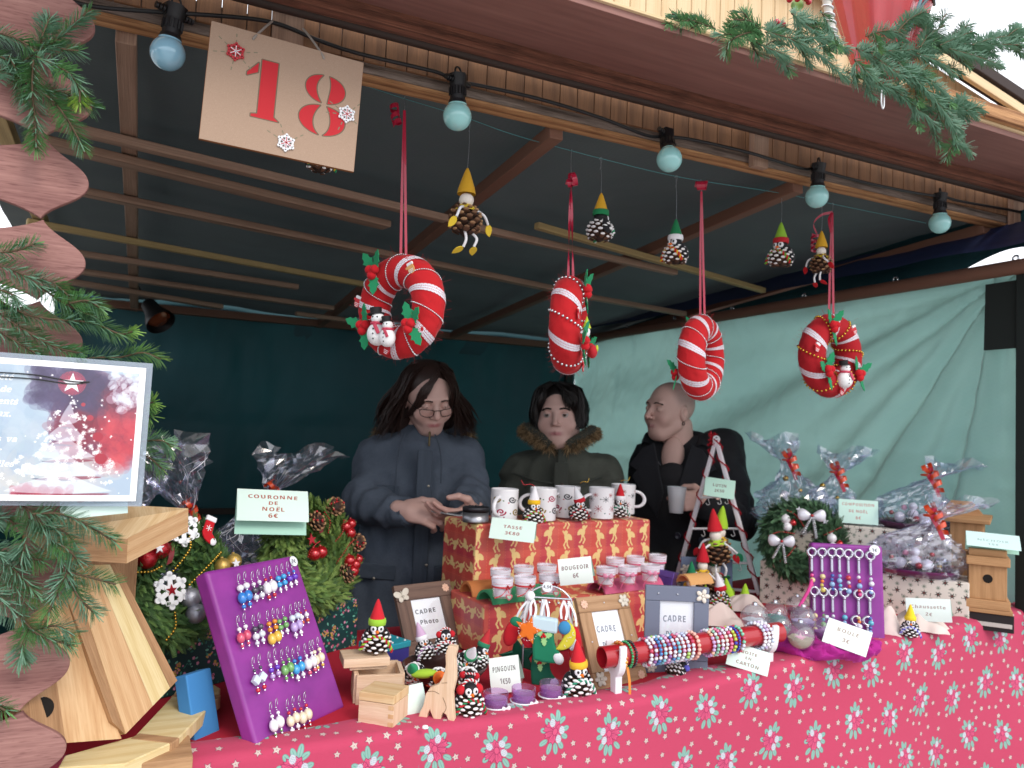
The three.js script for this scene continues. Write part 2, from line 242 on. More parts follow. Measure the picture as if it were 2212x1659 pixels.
// ---------- counter cloths ----------
const wav = (X) => 0.008 * Math.sin(X * 9) + 0.006 * Math.sin(X * 23 + 1);
{
  const nx = 160, X0 = -0.55, X1 = 2.62, prof = 14, pos = [], uv = [], idx = [];
  for (let i = 0; i <= nx; i++) { const X = lerp(X0, X1, i / nx), h = tableH(X);
    for (let j = 0; j <= prof; j++) { const t = j / prof; let y, z; if (t < 0.85) { z = lerp(-1.515, -2.34, t / 0.85); y = h + 0.0025 * fbm(X * 7, z * 7, 4) + 0.002 * Math.sin(X * 8 + z * 5); } else { const k = (t - 0.85) / 0.15; z = -2.345 - 0.01 * k; y = h - 0.7 * k; } pos.push(X, y, z); uv.push(X, z); } }
  for (let i = 0; i < nx; i++) for (let j = 0; j < prof; j++) { const a = i * (prof + 1) + j, b = a + prof + 1; idx.push(a, a + 1, b, b, a + 1, b + 1); }
  const g = new THREE.BufferGeometry(); g.setAttribute('position', new THREE.Float32BufferAttribute(pos, 3)); g.setAttribute('uv', new THREE.Float32BufferAttribute(uv, 2)); g.setIndex(idx.reverse()); g.computeVertexNormals();
  solo('red_tablecloth', 'plain red cloth covering the counter top under the goods', 'tablecloth', g, M(0xb5122f, 0.9, { sheen: 0.3, sheenRoughness: 0.6, sheenColor: 0xff8090 }));
}
function starPath(c, x, y, r, r2, n = 5, a0 = -PI / 2) { c.beginPath(); for (let i = 0; i < n * 2; i++) { const a = a0 + i * PI / n, q = i % 2 ? r2 : r; c.lineTo(x + q * Math.cos(a), y + q * Math.sin(a)); } c.closePath(); }
const printTex = canvasTex(1024, 1024, (c, W) => {
  c.fillStyle = '#b83e5e'; c.fillRect(0, 0, W, W);
  for (let i = 0; i < 9000; i++) { c.fillStyle = `rgba(${rnd() < 0.5 ? '230,60,110' : '170,10,50'},0.10)`; c.fillRect(rnd() * W, rnd() * W, rr(2, 14), 1.2); }
  const wrap = (x, y, r, f) => { for (const dx of [-W, 0, W]) for (const dy of [-W, 0, W]) if (x + dx > -r && x + dx < W + r && y + dy > -r && y + dy < W + r) { c.save(); c.translate(x + dx, y + dy); f(); c.restore(); } };
  const leaf = (x, y, a, l, w) => { c.save(); c.translate(x, y); c.rotate(a); c.beginPath(); c.ellipse(0, -l / 2, w, l / 2, 0, 0, 7); c.fillStyle = '#86ada2'; c.fill(); c.strokeStyle = '#5c968a'; c.lineWidth = 2; c.stroke(); c.beginPath(); c.moveTo(0, 0); c.lineTo(0, -l * 0.8); c.stroke(); c.restore(); };
  const berries = (x, y) => { c.fillStyle = '#c2c4cc'; c.beginPath(); c.ellipse(x, y, 12, 16, 0.4, 0, 7); c.fill(); c.fillStyle = '#8fa0ae'; for (let k = 0; k < 22; k++) { c.beginPath(); c.arc(x - 13 + (k % 5) * 6.2, y - 15 + Math.floor(k / 5) * 7, 1.7, 0, 7); c.fill(); } };
  const bouquet = (rot, fl) => { c.rotate(rot); c.scale(fl, 1);
    for (const [x, y, a, l] of [[2, -30, -0.5, 44], [6, -34, 0.1, 52], [14, -30, 0.7, 40], [-30, -16, -1.0, 30], [-34, 2, -1.8, 28], [-30, 30, -2.3, 34], [-16, 40, 3.5, 44], [2, 44, 3.1, 46], [22, 40, 2.5, 38], [40, 10, 1.7, 26], [34, -18, 1.0, 30]]) leaf(x, y, a + rr(-0.15, 0.15), l, 10);
    c.fillStyle = '#cc5076'; c.strokeStyle = '#8a2650'; c.lineWidth = 2;
    for (const [x, y, a, l, w] of [[0, 0, 0.15, 44, 15], [0, 0, 1.2, 52, 11], [0, 0, 1.65, 56, 11], [0, 0, 2.2, 50, 11], [0, 0, 3.1, 50, 15], [0, 0, -0.5, 34, 12], [0, 0, -1.7, 26, 12]]) { c.save(); c.rotate(a); c.beginPath(); c.moveTo(0, 0); c.quadraticCurveTo(-w * 1.5, -l * 0.6, -w * 0.6, -l); c.lineTo(0, -l * 0.86); c.lineTo(w * 0.7, -l); c.quadraticCurveTo(w * 1.4, -l * 0.5, 0, 0); c.fill(); c.stroke(); for (let k = -1; k <= 1; k++) { c.beginPath(); c.moveTo(0, -6); c.lineTo(k * 7, -l * 0.75); c.lineWidth = 1; c.stroke(); } c.restore(); }
    c.beginPath(); c.ellipse(0, 0, 11, 14, 0, 0, 7); c.fill(); c.stroke(); berries(-28, -14); berries(24, -28); berries(-26, 22); };
  const spots = [];
  for (let r = 0; r < 4; r++) for (let k = 0; k < 4; k++) spots.push([k * 256 + (r % 2) * 128 + 60, r * 256 + 100 + (k % 2) * 40]);
  for (const [x, y] of spots) wrap(x, y, 110, () => bouquet(rr(-0.5, 0.5), rnd() < 0.5 ? -1 : 1));
  let n = 0; const done = [];
  for (let tries = 0; tries < 4000 && n < 120; tries++) { const x = rnd() * W, y = rnd() * W; if ([...spots, ...done].some(([a, b], i) => { let dx = Math.abs(a - x), dy = Math.abs(b - y); dx = Math.min(dx, W - dx); dy = Math.min(dy, W - dy); return Math.hypot(dx, dy) < (i < spots.length ? 92 : 44); })) continue; done.push([x, y]); n++;
    const a0 = rr(0, 6.28), r = rr(15, 19); wrap(x, y, 20, () => { starPath(c, 0, 0, r, r * 0.45, 5, a0); c.fillStyle = '#d3c3bb'; c.fill(); c.strokeStyle = '#8c3050'; c.lineWidth = 1.5; c.stroke(); for (let q = 0; q < 5; q++) { c.beginPath(); c.moveTo(0, 0); const a = a0 + q * 2 * PI / 5; c.lineTo(r * Math.cos(a), r * Math.sin(a)); c.strokeStyle = 'rgba(120,95,90,.55)'; c.stroke(); } }); }
}, true);
{
  const nx = 220, X0 = -0.62, X1 = 2.75, prof = 40, pos = [], uv = [], idx = [];
  for (let i = 0; i <= nx; i++) { const X = lerp(X0, X1, i / nx), h = tableH(X);
    for (let j = 0; j <= prof; j++) { let y, z, s; if (j < 8) { const k = j / 8, zb = -1.575 + wav(X); z = lerp(zb, -1.512, k); y = h + 0.006 + 0.006 * Math.sin(PI * k) * (0.6 + nz(X * 6, 2)) + 0.003 * fbm(X * 14, k * 2, 1); s = z + 1.512; } else if (j < 13) { const k = (j - 8) / 5, a = k * PI / 2; z = -1.512 + 0.02 * Math.sin(a); y = h + 0.006 - 0.02 * (1 - Math.cos(a)); s = 0.03 * k; } else { const k = (j - 13) / (prof - 13); y = h - 0.014 - k * (h - 0.06); z = -1.492 + (0.004 + 0.03 * k) * Math.sin(X * 8 + 2 * nz(X, 3)) * Math.min(1, k * 4) + 0.02 * k + 0.008 * fbm(X * 5, y * 3, 3) * Math.min(1, k * 6); s = 0.03 + k * (h - 0.06); }
      pos.push(X, y, z); uv.push(X / 0.54, -s / 0.54); } }
  for (let i = 0; i < nx; i++) for (let j = 0; j < prof; j++) { const a = i * (prof + 1) + j, b = a + prof + 1; idx.push(a, a + 1, b, b, a + 1, b + 1); }
  const g = new THREE.BufferGeometry(); g.setAttribute('position', new THREE.Float32BufferAttribute(pos, 3)); g.setAttribute('uv', new THREE.Float32BufferAttribute(uv, 2)); g.setIndex(idx); g.computeVertexNormals();
  const wv = weave.clone(); wv.repeat.set(6, 6);
  solo('printed_tablecloth', 'pinkish red cloth with printed bows, leaves and stars draped over the counter front', 'tablecloth', g, new THREE.MeshPhysicalMaterial({ map: printTex, roughness: 0.92, bumpMap: wv, bumpScale: 0.0003, sheen: 0.25, sheenRoughness: 0.7, sheenColor: new THREE.Color(1, 0.7, 0.8) }));
}
for (const [x, y, l] of [[1398, 1447, 'white push pin in the cloth edge below the tan photo frame'], [918, 1587, 'white push pin in the cloth edge below the wooden dinosaur']]) { const p = onTable(x, y); p.y += 0.012; solo('push_pin', l, 'push pin', lathe([[0, 0.006], [0.005, 0.005], [0.0065, 0.002], [0.006, 0], [0, 0]], 14), M(0xf2f2f2, 0.3), p); }
// ---------- cut-out boards on the left ----------
{
  const t = thing('cutout_board_trim', 'reddish plywood boards with wavy edges stacked up the left edge', 'trim', V(0, 0, -1.42));
  const R = (x, y) => onZ(x, y, -1.42), X = (y) => { const p = R(lerp(205, 143, clamp((y - 68) / 1560, -0.2, 1.1)), y); return p; };
  const pin = [-20, 150, 316, 487, 658, 825, 990, 1158, 1340, 1525, 1700];
  for (let i = 0; i < pin.length - 1; i++) {
    const a = X(pin[i]), b = X(pin[i + 1]), H = a.y - b.y, mid = X((pin[i] + pin[i + 1]) / 2), half = 0.21, bul = 0.062, cx = mid.x - half, s = new THREE.Shape(), px = half - bul;
    s.moveTo(-px, H / 2 - 0.001); s.bezierCurveTo(-px * 0.55, H / 2 - 0.042, px * 0.55, H / 2 - 0.042, px, H / 2 - 0.001);
    s.bezierCurveTo(px + 0.012, H * 0.3, half, H * 0.22, half, 0); s.bezierCurveTo(half, -H * 0.22, px + 0.012, -H * 0.3, px, -H / 2 + 0.001);
    s.bezierCurveTo(px * 0.55, -H / 2 + 0.042, -px * 0.55, -H / 2 + 0.042, -px, -H / 2 + 0.001); s.bezierCurveTo(-px - 0.012, -H * 0.3, -half, -H * 0.22, -half, 0); s.bezierCurveTo(-half, H * 0.22, -px - 0.012, H * 0.3, -px, H / 2 - 0.001);
    part(t, 'board', uvBox(extr(s, 0.012, 0.001, 1, 20), 'x'), W_ply, V(cx, (a.y + b.y) / 2, 0));
  }
}
// ---------- festoon lights ----------
{
  const t = thing('festoon_light_string', 'black festoon cable with six unlit teal globe bulbs along the eave beam', 'string lights');
  const Z = -1.535, c = [[-60, -22], [90, -4], [200, 12], [330, 20], [375, 27], [415, 34], [590, 46], [690, 82], [760, 112], [900, 149], [950, 157], [988, 172], [1030, 178], [1160, 215], [1300, 257], [1412, 291], [1440, 292], [1480, 297], [1600, 330], [1660, 345], [1745, 363], [1765, 362], [1800, 372], [1900, 402], [2005, 424], [2028, 424], [2060, 432], [2190, 452], [2260, 470]];
  const blk = M(0x0d0f14, 0.45);
  part(t, 'cable', tube(c.map(([x, y]) => onZ(x, y, Z).add(V(0, 0, 0.012 * Math.sin(x / 60)))), 0.0042, 8, 220), blk);
  const glass = new THREE.MeshPhysicalMaterial({ color: 0x9ad8d8, roughness: 0.16, clearcoat: 1, clearcoatRoughness: 0.05 });
  const glassBlue = new THREE.MeshPhysicalMaterial({ color: 0x96cbe4, roughness: 0.16, clearcoat: 1, clearcoatRoughness: 0.05 });
  const holder = () => merge([cyl(0.017, 0.021, 0.026, 6).translate(0, 0.017, 0), cyl(0.016, 0.0165, 0.03, 24).translate(0, -0.009, 0), ...Array.from({ length: 14 }, (_, i) => { const a = i / 14 * 2 * PI; return box(0.003, 0.016, 0.003).translate(0.0168 * Math.cos(a), -0.006, 0.0168 * Math.sin(a)); }), cyl(0.02, 0.018, 0.008, 24).translate(0, -0.028, 0), ...[-1, 1].flatMap((s) => [0.021, 0.027, 0.033].map((q, k) => cyl(0.0075 - k * 0.0008, 0.0075 - k * 0.0008, 0.004, 10).rotateZ(PI / 2).translate(s * q, 0.017, 0)))]);
  const hg = holder(), bg = merge([sph(0.0305, 32, 24).translate(0, -0.058, 0), lathe([[0.019, -0.031], [0.0205, -0.033], [0.0195, -0.037], [0.024, -0.041]], 28)]), rg = new THREE.TorusGeometry(0.0085, 0.0022, 6, 16).translate(0, 0.038, 0);
  for (const [x, y, rz, rx, i] of [[375, 30, -0.1, 0.1, 0], [988, 176, 0.05, 0.02, 1], [1440, 292, -0.2, -0.35, 2], [1765, 365, 0, 0.05, 3], [2028, 428, -0.02, 0, 4], [-70, -30, 0, 0, 5]]) {
    const p = onZ(x, y, Z).add(V(0, -0.018, 0.004)), h = part(t, 'lamp_holder', hg, blk, p, [rx, 0.42, rz]);
    part(h, 'hanging_ring', rg, blk); part(h, 'bulb', bg, i ? glass : glassBlue);
  }
}
// ---------- number sign ----------
const SNOW = (r, arms = 6) => { const s = []; for (let i = 0; i < arms; i++) { const a = i * PI / 3; s.push(box(r * 0.3, r, 0.004, 0.001).translate(0, r * 0.45, 0).rotateZ(a), cyl(r * 0.17, r * 0.17, 0.004, 12).rotateX(PI / 2).translate(0, r * 0.93, 0).rotateZ(a), cyl(r * 0.15, r * 0.15, 0.004, 10).rotateX(PI / 2).translate(r * 0.24, r * 0.72, 0).rotateZ(a), cyl(r * 0.15, r * 0.15, 0.004, 10).rotateX(PI / 2).translate(-r * 0.24, r * 0.72, 0).rotateZ(a)); } s.push(cyl(r * 0.35, r * 0.35, 0.0046, 12).rotateX(PI / 2)); return merge(s); };
{
  const Z = -1.46, q = [[455, 45], [780, 137], [768, 373], [430, 302]].map(([x, y]) => onZ(x, y, Z)), w = (q[0].distanceTo(q[1]) + q[2].distanceTo(q[3])) / 2, h = (q[0].distanceTo(q[3]) + q[1].distanceTo(q[2])) / 2;
  const cen = V().add(q[0]).add(q[1]).add(q[2]).add(q[3]).multiplyScalar(0.25), rz = Math.atan2(q[1].y - q[0].y + q[2].y - q[3].y, q[1].x - q[0].x + q[2].x - q[3].x);
  const t = thing('number_sign', 'fibreboard sign with stencilled red number 18 and wooden snowflakes hung from the beam', 'sign', cen); t.rotation.z = rz;
  const map = canvasTex(1024, 900, (c, W, H) => {
    c.fillStyle = '#a98f7b'; c.fillRect(0, 0, W, H);
    for (let i = 0; i < 26000; i++) { const a = rnd() * 6.28, l = rr(1, 6), x = rnd() * W, y = rnd() * H; c.strokeStyle = rnd() < 0.5 ? 'rgba(214,196,176,.35)' : 'rgba(110,86,70,.28)'; c.lineWidth = rr(0.5, 1.4); c.beginPath(); c.moveTo(x, y); c.lineTo(x + l * Math.cos(a), y + l * Math.sin(a)); c.stroke(); }
    const num = (f) => { c.beginPath(); f(); c.closePath(); c.lineJoin = 'round'; c.strokeStyle = '#6a5f4c'; c.lineWidth = 13; c.stroke(); c.fillStyle = '#c01f2b'; c.fill(); };
    c.save(); c.translate(390 - 465 * 1.22, 672 - 686 * 1.22); c.scale(1.22, 1.22);
    num(() => { c.moveTo(425, 292); c.lineTo(512, 292); c.lineTo(512, 640); c.lineTo(540, 664); c.lineTo(392, 664); c.lineTo(392, 648); c.lineTo(425, 640); });
    num(() => { c.moveTo(408, 318); c.lineTo(408, 378); c.lineTo(352, 412); c.lineTo(352, 392); });
    num(() => { c.moveTo(762, 290); c.bezierCurveTo(640, 300, 640, 450, 762, 470); c.bezierCurveTo(718, 400, 720, 345, 762, 290); });
    num(() => { c.moveTo(800, 290); c.bezierCurveTo(925, 305, 925, 450, 800, 470); c.bezierCurveTo(806, 400, 822, 350, 800, 290); });
    num(() => { c.moveTo(760, 490); c.bezierCurveTo(612, 500, 610, 660, 762, 682); c.bezierCurveTo(712, 640, 712, 560, 760, 490); });
    num(() => { c.moveTo(800, 490); c.bezierCurveTo(945, 500, 945, 662, 790, 682); c.bezierCurveTo(836, 640, 836, 560, 800, 490); });
    c.restore();
    c.strokeStyle = '#7f7a63'; c.lineWidth = 8; c.setLineDash([26, 22]); for (const [x, y, as] of [[168, 190, [-1.6, -0.3, 0.75, 1.7, 2.9, 3.8]], [935, 455, [-2.6, -0.9, 0.6, 1.9, 3.0]], [545, 790, [-1.9, -0.7, 3.6]]]) for (const a of as) { c.beginPath(); c.moveTo(x + 70 * Math.cos(a), y + 70 * Math.sin(a)); c.lineTo(x + 150 * Math.cos(a), y + 150 * Math.sin(a)); c.stroke(); }
  });
  const face = sheet(w - 0.001, h - 0.001, 1, 1).translate(0, 0, 0.0044);
  part(t, 'board', uvBox(box(w, h, 0.008, 0.0006), 'x'), M(0x8a5a34, 0.85)); part(t, 'printed_face', face, new THREE.MeshStandardMaterial({ map, roughness: 0.75 }));
  const red = M(0xb5202c, 0.5), wht = M(0xe4e8ee, 0.5), pr = (x, y) => V((x / 1024 - 0.5) * w, (0.5 - y / 900) * h, 0.006);
  const sg = SNOW(0.0155), lines = (mm, o) => part(o, 'snowflake_print', merge([0, 1, 2].map((i) => box(0.0012, 0.02, 0.0006).rotateZ(i * PI / 3))), mm, V(0, 0, 0.0026));
  for (const [x, y, m, l] of [[168, 190, red, wht], [935, 455, wht, red], [545, 790, wht, red]]) lines(l, part(t, 'snowflake', sg, m, pr(x, y)));
  const cord = M(0x9a938c, 0.9);
  for (const [sx, bx] of [[270, 0.02], [742, 0.02]]) { const a = pr(sx, 55), up = onZ(sx < 500 ? 588 : 655, sx < 500 ? 46 : 62, -1.5).sub(cen).applyAxisAngle(V(0, 0, 1), -rz); part(t, 'cord', tube([a.clone().add(V(0, 0, -0.012)), a, a.clone().lerp(up, 0.5).add(V(0, 0, 0.004)), up], 0.0022, 7, 24), cord); }
}
// ---------- poster ----------
{
  const Z = -1.34, tr = onZ(316, 785, Z), br = onZ(312, 1088, Z), H = tr.y - br.y, W = H * 1.4, t = thing('laminated_poster', 'laminated poster with a white star-burst fir tree and French text on the left', 'poster', V((tr.x + br.x) / 2 - W / 2, (tr.y + br.y) / 2, Z));
  t.rotation.z = -0.012;
  const map = canvasTex(1400, 1000, (c, w, h) => {
    c.fillStyle = '#a6b9cc'; c.fillRect(0, 0, w, h);
    const blob = (cols, n, x0, x1, y0, y1, r0, r1, al) => { for (let i = 0; i < n; i++) { c.globalAlpha = al; c.fillStyle = pick(cols); c.beginPath(); c.ellipse(rr(x0, x1), rr(y0, y1), rr(r0, r1), rr(r0, r1) * 0.7, rr(0, 3), 0, 7); c.fill(); } c.globalAlpha = 1; };
    blob(['#86a0bc', '#bcc9d4', '#9fb2c6', '#c8ced4'], 260, 0, 900, 0, h, 40, 130, 0.16);
    blob(['#6c1830', '#8e2136', '#5a1c3c'], 220, 880, 1400, 120, 700, 40, 140, 0.2); blob(['#3e3158', '#4b3a66', '#2c2646'], 160, 700, 1150, 40, 330, 30, 100, 0.22);
    blob(['#c43c4a', '#d85a62'], 90, 1130, 1380, 380, 760, 30, 110, 0.14); blob(['#e6eef4', '#cfdbe6'], 90, 1180, 1400, 30, 330, 14, 46, 0.35); blob(['#b8c0c8', '#d0ccc4'], 120, 200, 1250, 700, 1000, 30, 110, 0.2); blob(['#a92940', '#8e2440'], 60, 620, 1000, 910, 1000, 20, 60, 0.3);
    for (let k = 0; k < 5; k++) { const y = 400 + k * 125, hw = 60 + k * 75; c.globalAlpha = 0.6; c.fillStyle = '#dde6ee'; c.beginPath(); c.moveTo(930, y - 110); c.quadraticCurveTo(930 - hw * 0.8, y - 20, 930 - hw, y + 34); c.quadraticCurveTo(930, y + 64, 930 + hw * 0.86, y + 26); c.quadraticCurveTo(930 + hw * 0.4, y - 30, 930, y - 110); c.fill(); c.fillStyle = '#7b1f36'; c.beginPath(); c.ellipse(930 + hw * 0.1, y + 62, hw * 0.72, 13, -0.06, 0, 7); c.fill(); c.fillStyle = '#2d3050'; c.beginPath(); c.ellipse(930 - hw * 0.2, y + 74, hw * 0.5, 7, 0.04, 0, 7); c.fill(); } c.globalAlpha = 1;
    const burst = (x, y, r, n = 12) => { c.strokeStyle = '#ffffff'; for (let i = 0; i < n; i++) { const a = i / n * 6.283 + rr(0, 0.3), q = r * rr(0.55, 1); c.lineWidth = rr(1.2, 3.2); c.beginPath(); c.moveTo(x, y); c.lineTo(x + q * Math.cos(a), y + q * Math.sin(a)); c.stroke(); } c.fillStyle = '#fff'; c.beginPath(); c.arc(x, y, r * 0.2, 0, 7); c.fill(); };
    for (let i = 0; i < 150; i++) { const k = Math.pow(rnd(), 0.6), y = 250 + k * 610, hw = 20 + k * 380; burst(930 + rr(-1, 1) * hw, y + rr(-20, 20), rr(9, 36) * (0.6 + 0.5 * k)); }
    for (let i = 0; i < 40; i++) burst(rr(600, 1380), rr(80, 940), rr(4, 12), 8);
    for (const [x, y, r] of [[1060, 395, 22], [1120, 530, 34], [1010, 300, 14], [1150, 690, 40]]) { c.fillStyle = '#a62a3e'; c.beginPath(); c.arc(x, y, r, 0, 7); c.fill(); }
    c.strokeStyle = 'rgba(226,70,90,.9)'; for (let i = 0; i < 60; i++) { const a = i / 60 * 6.283; c.lineWidth = 3; c.beginPath(); c.moveTo(930, 150); c.lineTo(930 + 88 * Math.cos(a), 150 + 88 * Math.sin(a)); c.stroke(); } starPath(c, 930, 150, 76, 30); c.fillStyle = '#f4f6fb'; c.fill();
    c.fillStyle = '#f7fafc'; c.font = 'italic bold 56px serif'; c.textAlign = 'right';
    for (const [s, x, y] of [['ont été', 596, 155], ['iers de', 590, 240], ['ésidents', 634, 325], ['sseaux.', 604, 412], ['tions  va', 650, 588], ['ncer', 560, 670], ['lturelles', 644, 762], ['héâtre,', 600, 848]]) c.fillText(s, x - 26, y);
    c.strokeStyle = '#fbfdff'; c.lineWidth = 44; c.strokeRect(20, 20, w - 40, h - 40);
  });
  const bend = (g, dz) => jitter(g, (v) => { v.z += dz + 0.012 * Math.cos(v.x / W * PI * 0.9) + 0.004 * v.x / W; });
  part(t, 'print', bend(sheet(W - 0.012, H - 0.012, 24, 4), 0), new THREE.MeshPhysicalMaterial({ map, roughness: 0.25, clearcoat: 1, clearcoatRoughness: 0.06 }));
  part(t, 'laminate', bend(box(W + 0.006, H + 0.004, 0.0006), -0.0012), M(0xdfeaf5, 0.08, { transmission: 0.75 }));
  const bk = M(0x0c0d10, 0.5); for (const dy of [0, 0.006]) part(t, 'cable_tie', tube([V(-0.06, H / 2 - 0.028 - dy, 0.012), V(0.0, H / 2 - 0.028 - dy, 0.0135), V(0.05, H / 2 - 0.034 - dy * 0.6, 0.0125), V(0.07, H / 2 - 0.033, 0.0115)], 0.0009, 6, 24), bk);
}
// ---------- fir branches ----------
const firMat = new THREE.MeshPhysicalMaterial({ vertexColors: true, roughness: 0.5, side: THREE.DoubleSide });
const barkMat = M(0x5b4a38, 0.9);
function firNeedles(curves, Z) { // [{pts, len, tip}] -> one geometry of needles
  const pos = [], cl = [], nor = [], q = new THREE.Quaternion(), c = new THREE.Color();
  const tri = (a, b, d, ca, cb, cd) => { const n = b.clone().sub(a).cross(d.clone().sub(a)).normalize(); for (const [p, k] of [[a, ca], [b, cb], [d, cd]]) { pos.push(p.x, p.y, p.z); nor.push(n.x, n.y, n.z); cl.push(k.r, k.g, k.b); } };
  for (const { pts, len, tip = 0, hue = 0 } of curves) {
    const cv = new THREE.CatmullRomCurve3(pts), L = cv.getLength(), n = Math.round(L / (Z < -1.3 ? 0.00046 : 0.0006));
    for (let i = 0; i < n; i++) {
      const t = (i + rnd()) / n, p = cv.getPointAt(clamp(t, 0, 1)), T = cv.getTangentAt(clamp(t, 0, 1)), up = V(0, 0.3, 1).normalize(), S = T.clone().cross(up).normalize(), B = S.clone().cross(T).normalize();
      let a = rnd() * 2 * PI; if (rnd() < 0.62) a = (rnd() < 0.5 ? 0 : PI) + rr(-0.55, 0.55); // mostly combed to both sides
      const out = S.clone().multiplyScalar(Math.cos(a)).addScaledVector(B, Math.sin(a) * 0.75 + 0.12), fw = 0.55 + 0.9 * Math.pow(t, 3), d = out.addScaledVector(T, fw * rr(0.7, 1.25)).normalize();
      const l = len * rr(0.72, 1.08) * (t > 0.93 ? 0.75 : 1), w = 0.0009, s = d.clone().cross(T).normalize(), m = p.clone().addScaledVector(d, l * 0.5).add(V(0, -l * 0.03, 0)), e = p.clone().addScaledVector(d, l).add(V(0, -l * 0.1, 0)), u = s.clone().cross(d).multiplyScalar(w * 0.5);
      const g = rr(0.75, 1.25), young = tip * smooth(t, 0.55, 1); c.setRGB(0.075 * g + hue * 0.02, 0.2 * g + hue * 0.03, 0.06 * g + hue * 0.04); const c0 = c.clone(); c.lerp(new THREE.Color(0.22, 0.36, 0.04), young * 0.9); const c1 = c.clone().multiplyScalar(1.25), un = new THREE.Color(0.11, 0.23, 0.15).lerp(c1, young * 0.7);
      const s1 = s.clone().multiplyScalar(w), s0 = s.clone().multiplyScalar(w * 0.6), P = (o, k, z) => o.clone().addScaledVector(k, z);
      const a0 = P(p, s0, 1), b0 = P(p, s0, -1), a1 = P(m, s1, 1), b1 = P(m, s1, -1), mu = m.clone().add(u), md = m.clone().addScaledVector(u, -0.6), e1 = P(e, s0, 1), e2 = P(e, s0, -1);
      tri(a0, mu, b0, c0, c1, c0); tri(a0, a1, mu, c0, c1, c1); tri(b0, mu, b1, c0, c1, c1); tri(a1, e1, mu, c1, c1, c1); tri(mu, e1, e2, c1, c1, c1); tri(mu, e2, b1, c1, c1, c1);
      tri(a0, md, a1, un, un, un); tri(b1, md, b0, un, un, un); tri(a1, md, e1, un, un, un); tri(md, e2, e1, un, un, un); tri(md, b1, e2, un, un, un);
    }
  }
  const g = new THREE.BufferGeometry(); g.setAttribute('position', new THREE.Float32BufferAttribute(pos, 3)); g.setAttribute('normal', new THREE.Float32BufferAttribute(nor, 3)); g.setAttribute('color', new THREE.Float32BufferAttribute(cl, 3)); return g;
}
function bough(label, Z, list, len = 0.026) { // list: [dz, tip, hue, [[x, y] ...]]
  const extra = []; for (const [dz, tip, hue, pts] of list) { for (let i = 0; i < pts.length - 1; i++) { const [ax, ay] = pts[i], [bx, by] = pts[i + 1], l = Math.hypot(bx - ax, by - ay); if (l < 28 || Z < -1.3) continue; for (const s of [-1, 1]) { if (rnd() < 0.35) continue; const k = rr(0.15, 0.8), x = lerp(ax, bx, k), y = lerp(ay, by, k), a = Math.atan2(by - ay, bx - ax) + s * rr(0.55, 0.95), q = rr(26, 46); extra.push([dz - 0.012, tip * 0.6, hue, [[x, y], [x + q * 0.6 * Math.cos(a), y + q * 0.6 * Math.sin(a)], [x + q * Math.cos(a - s * 0.15), y + q * Math.sin(a - s * 0.15) + 3]]]); } } } list = [...list, ...extra];
  const curves = list.map(([dz, tip, hue, pts]) => ({ tip, hue, len, pts: pts.map(([x, y], i) => onZ(x, y, Z + dz + 0.012 * Math.sin(i * 1.7 + x))) }));
  const o = curves[0].pts[0].clone(), t = thing('fir_branch', label, 'fir branch', o);
  curves.forEach((c) => c.pts.forEach((p) => p.sub(o)));
  part(t, 'twig', merge(curves.map((c) => { const n = c.pts.length * 5, g = tube(c.pts, 0.0016, 6, n); return g; })), barkMat);
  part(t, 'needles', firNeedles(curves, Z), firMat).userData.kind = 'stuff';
}
bough('dark fir branch at the upper left with one bright young tip', -1.385, [
  [0, 0, 0, [[-30, 162], [40, 140], [75, 115], [120, 88], [160, 52], [196, 22]]], [0.02, 1, 0, [[78, 122], [110, 138], [150, 160], [170, 190], [172, 222]]], [0.01, 0.1, 0, [[72, 130], [70, 200], [76, 262], [78, 322]]], [0.015, 0.15, 0, [[74, 190], [110, 215], [150, 265], [180, 322]]],
  [0, 0, 0, [[-30, 68], [20, 78], [62, 98]]], [-0.01, 0, 0, [[-30, 108], [30, 140], [60, 185]]], [-0.01, 0, 0, [[82, 110], [94, 70], [108, 38]]], [-0.01, 0, 0, [[90, 192], [140, 203], [180, 222], [204, 232]]], [0, 0, 0, [[100, 95], [130, 105], [170, 110]]], [-0.01, 0, 0, [[20, 120], [45, 180], [50, 215]]]]);
bough('fir branch with long side twigs just above the laminated poster', -1.375, [
  [0, 0.35, 0, [[-30, 565], [45, 592], [90, 622], [130, 650], [172, 672], [214, 688]]], [0.015, 0.55, 0, [[-20, 640], [60, 680], [120, 690], [200, 698], [262, 722], [287, 716]]], [0.02, 0, 0, [[-20, 665], [60, 718], [120, 750], [178, 764]]], [0, 0.1, 0, [[-20, 548], [40, 540], [76, 525]]], [0.01, 0, 0, [[-30, 700], [30, 735], [80, 765]]], [0, 0.1, 0, [[60, 600], [110, 610], [150, 640]]], [0.02, 0.6, 0, [[150, 655], [190, 650], [220, 668]]], [0.01, 0, 0, [[-20, 620], [30, 640], [45, 680]]]]);
bough('fir twigs reaching out from behind the right side of the poster', -1.385, [
  [0, 0.6, 0, [[150, 800], [190, 775], [260, 772], [310, 762], [347, 776]]], [0, 0.6, 0, [[270, 905], [305, 880], [332, 868]]], [0, 0.7, 0, [[270, 960], [320, 952], [350, 952], [370, 966]]], [0, 0.5, 0, [[270, 985], [315, 985], [350, 1012]]], [0, 0.6, 0, [[300, 890], [325, 900]]]], 0.026);
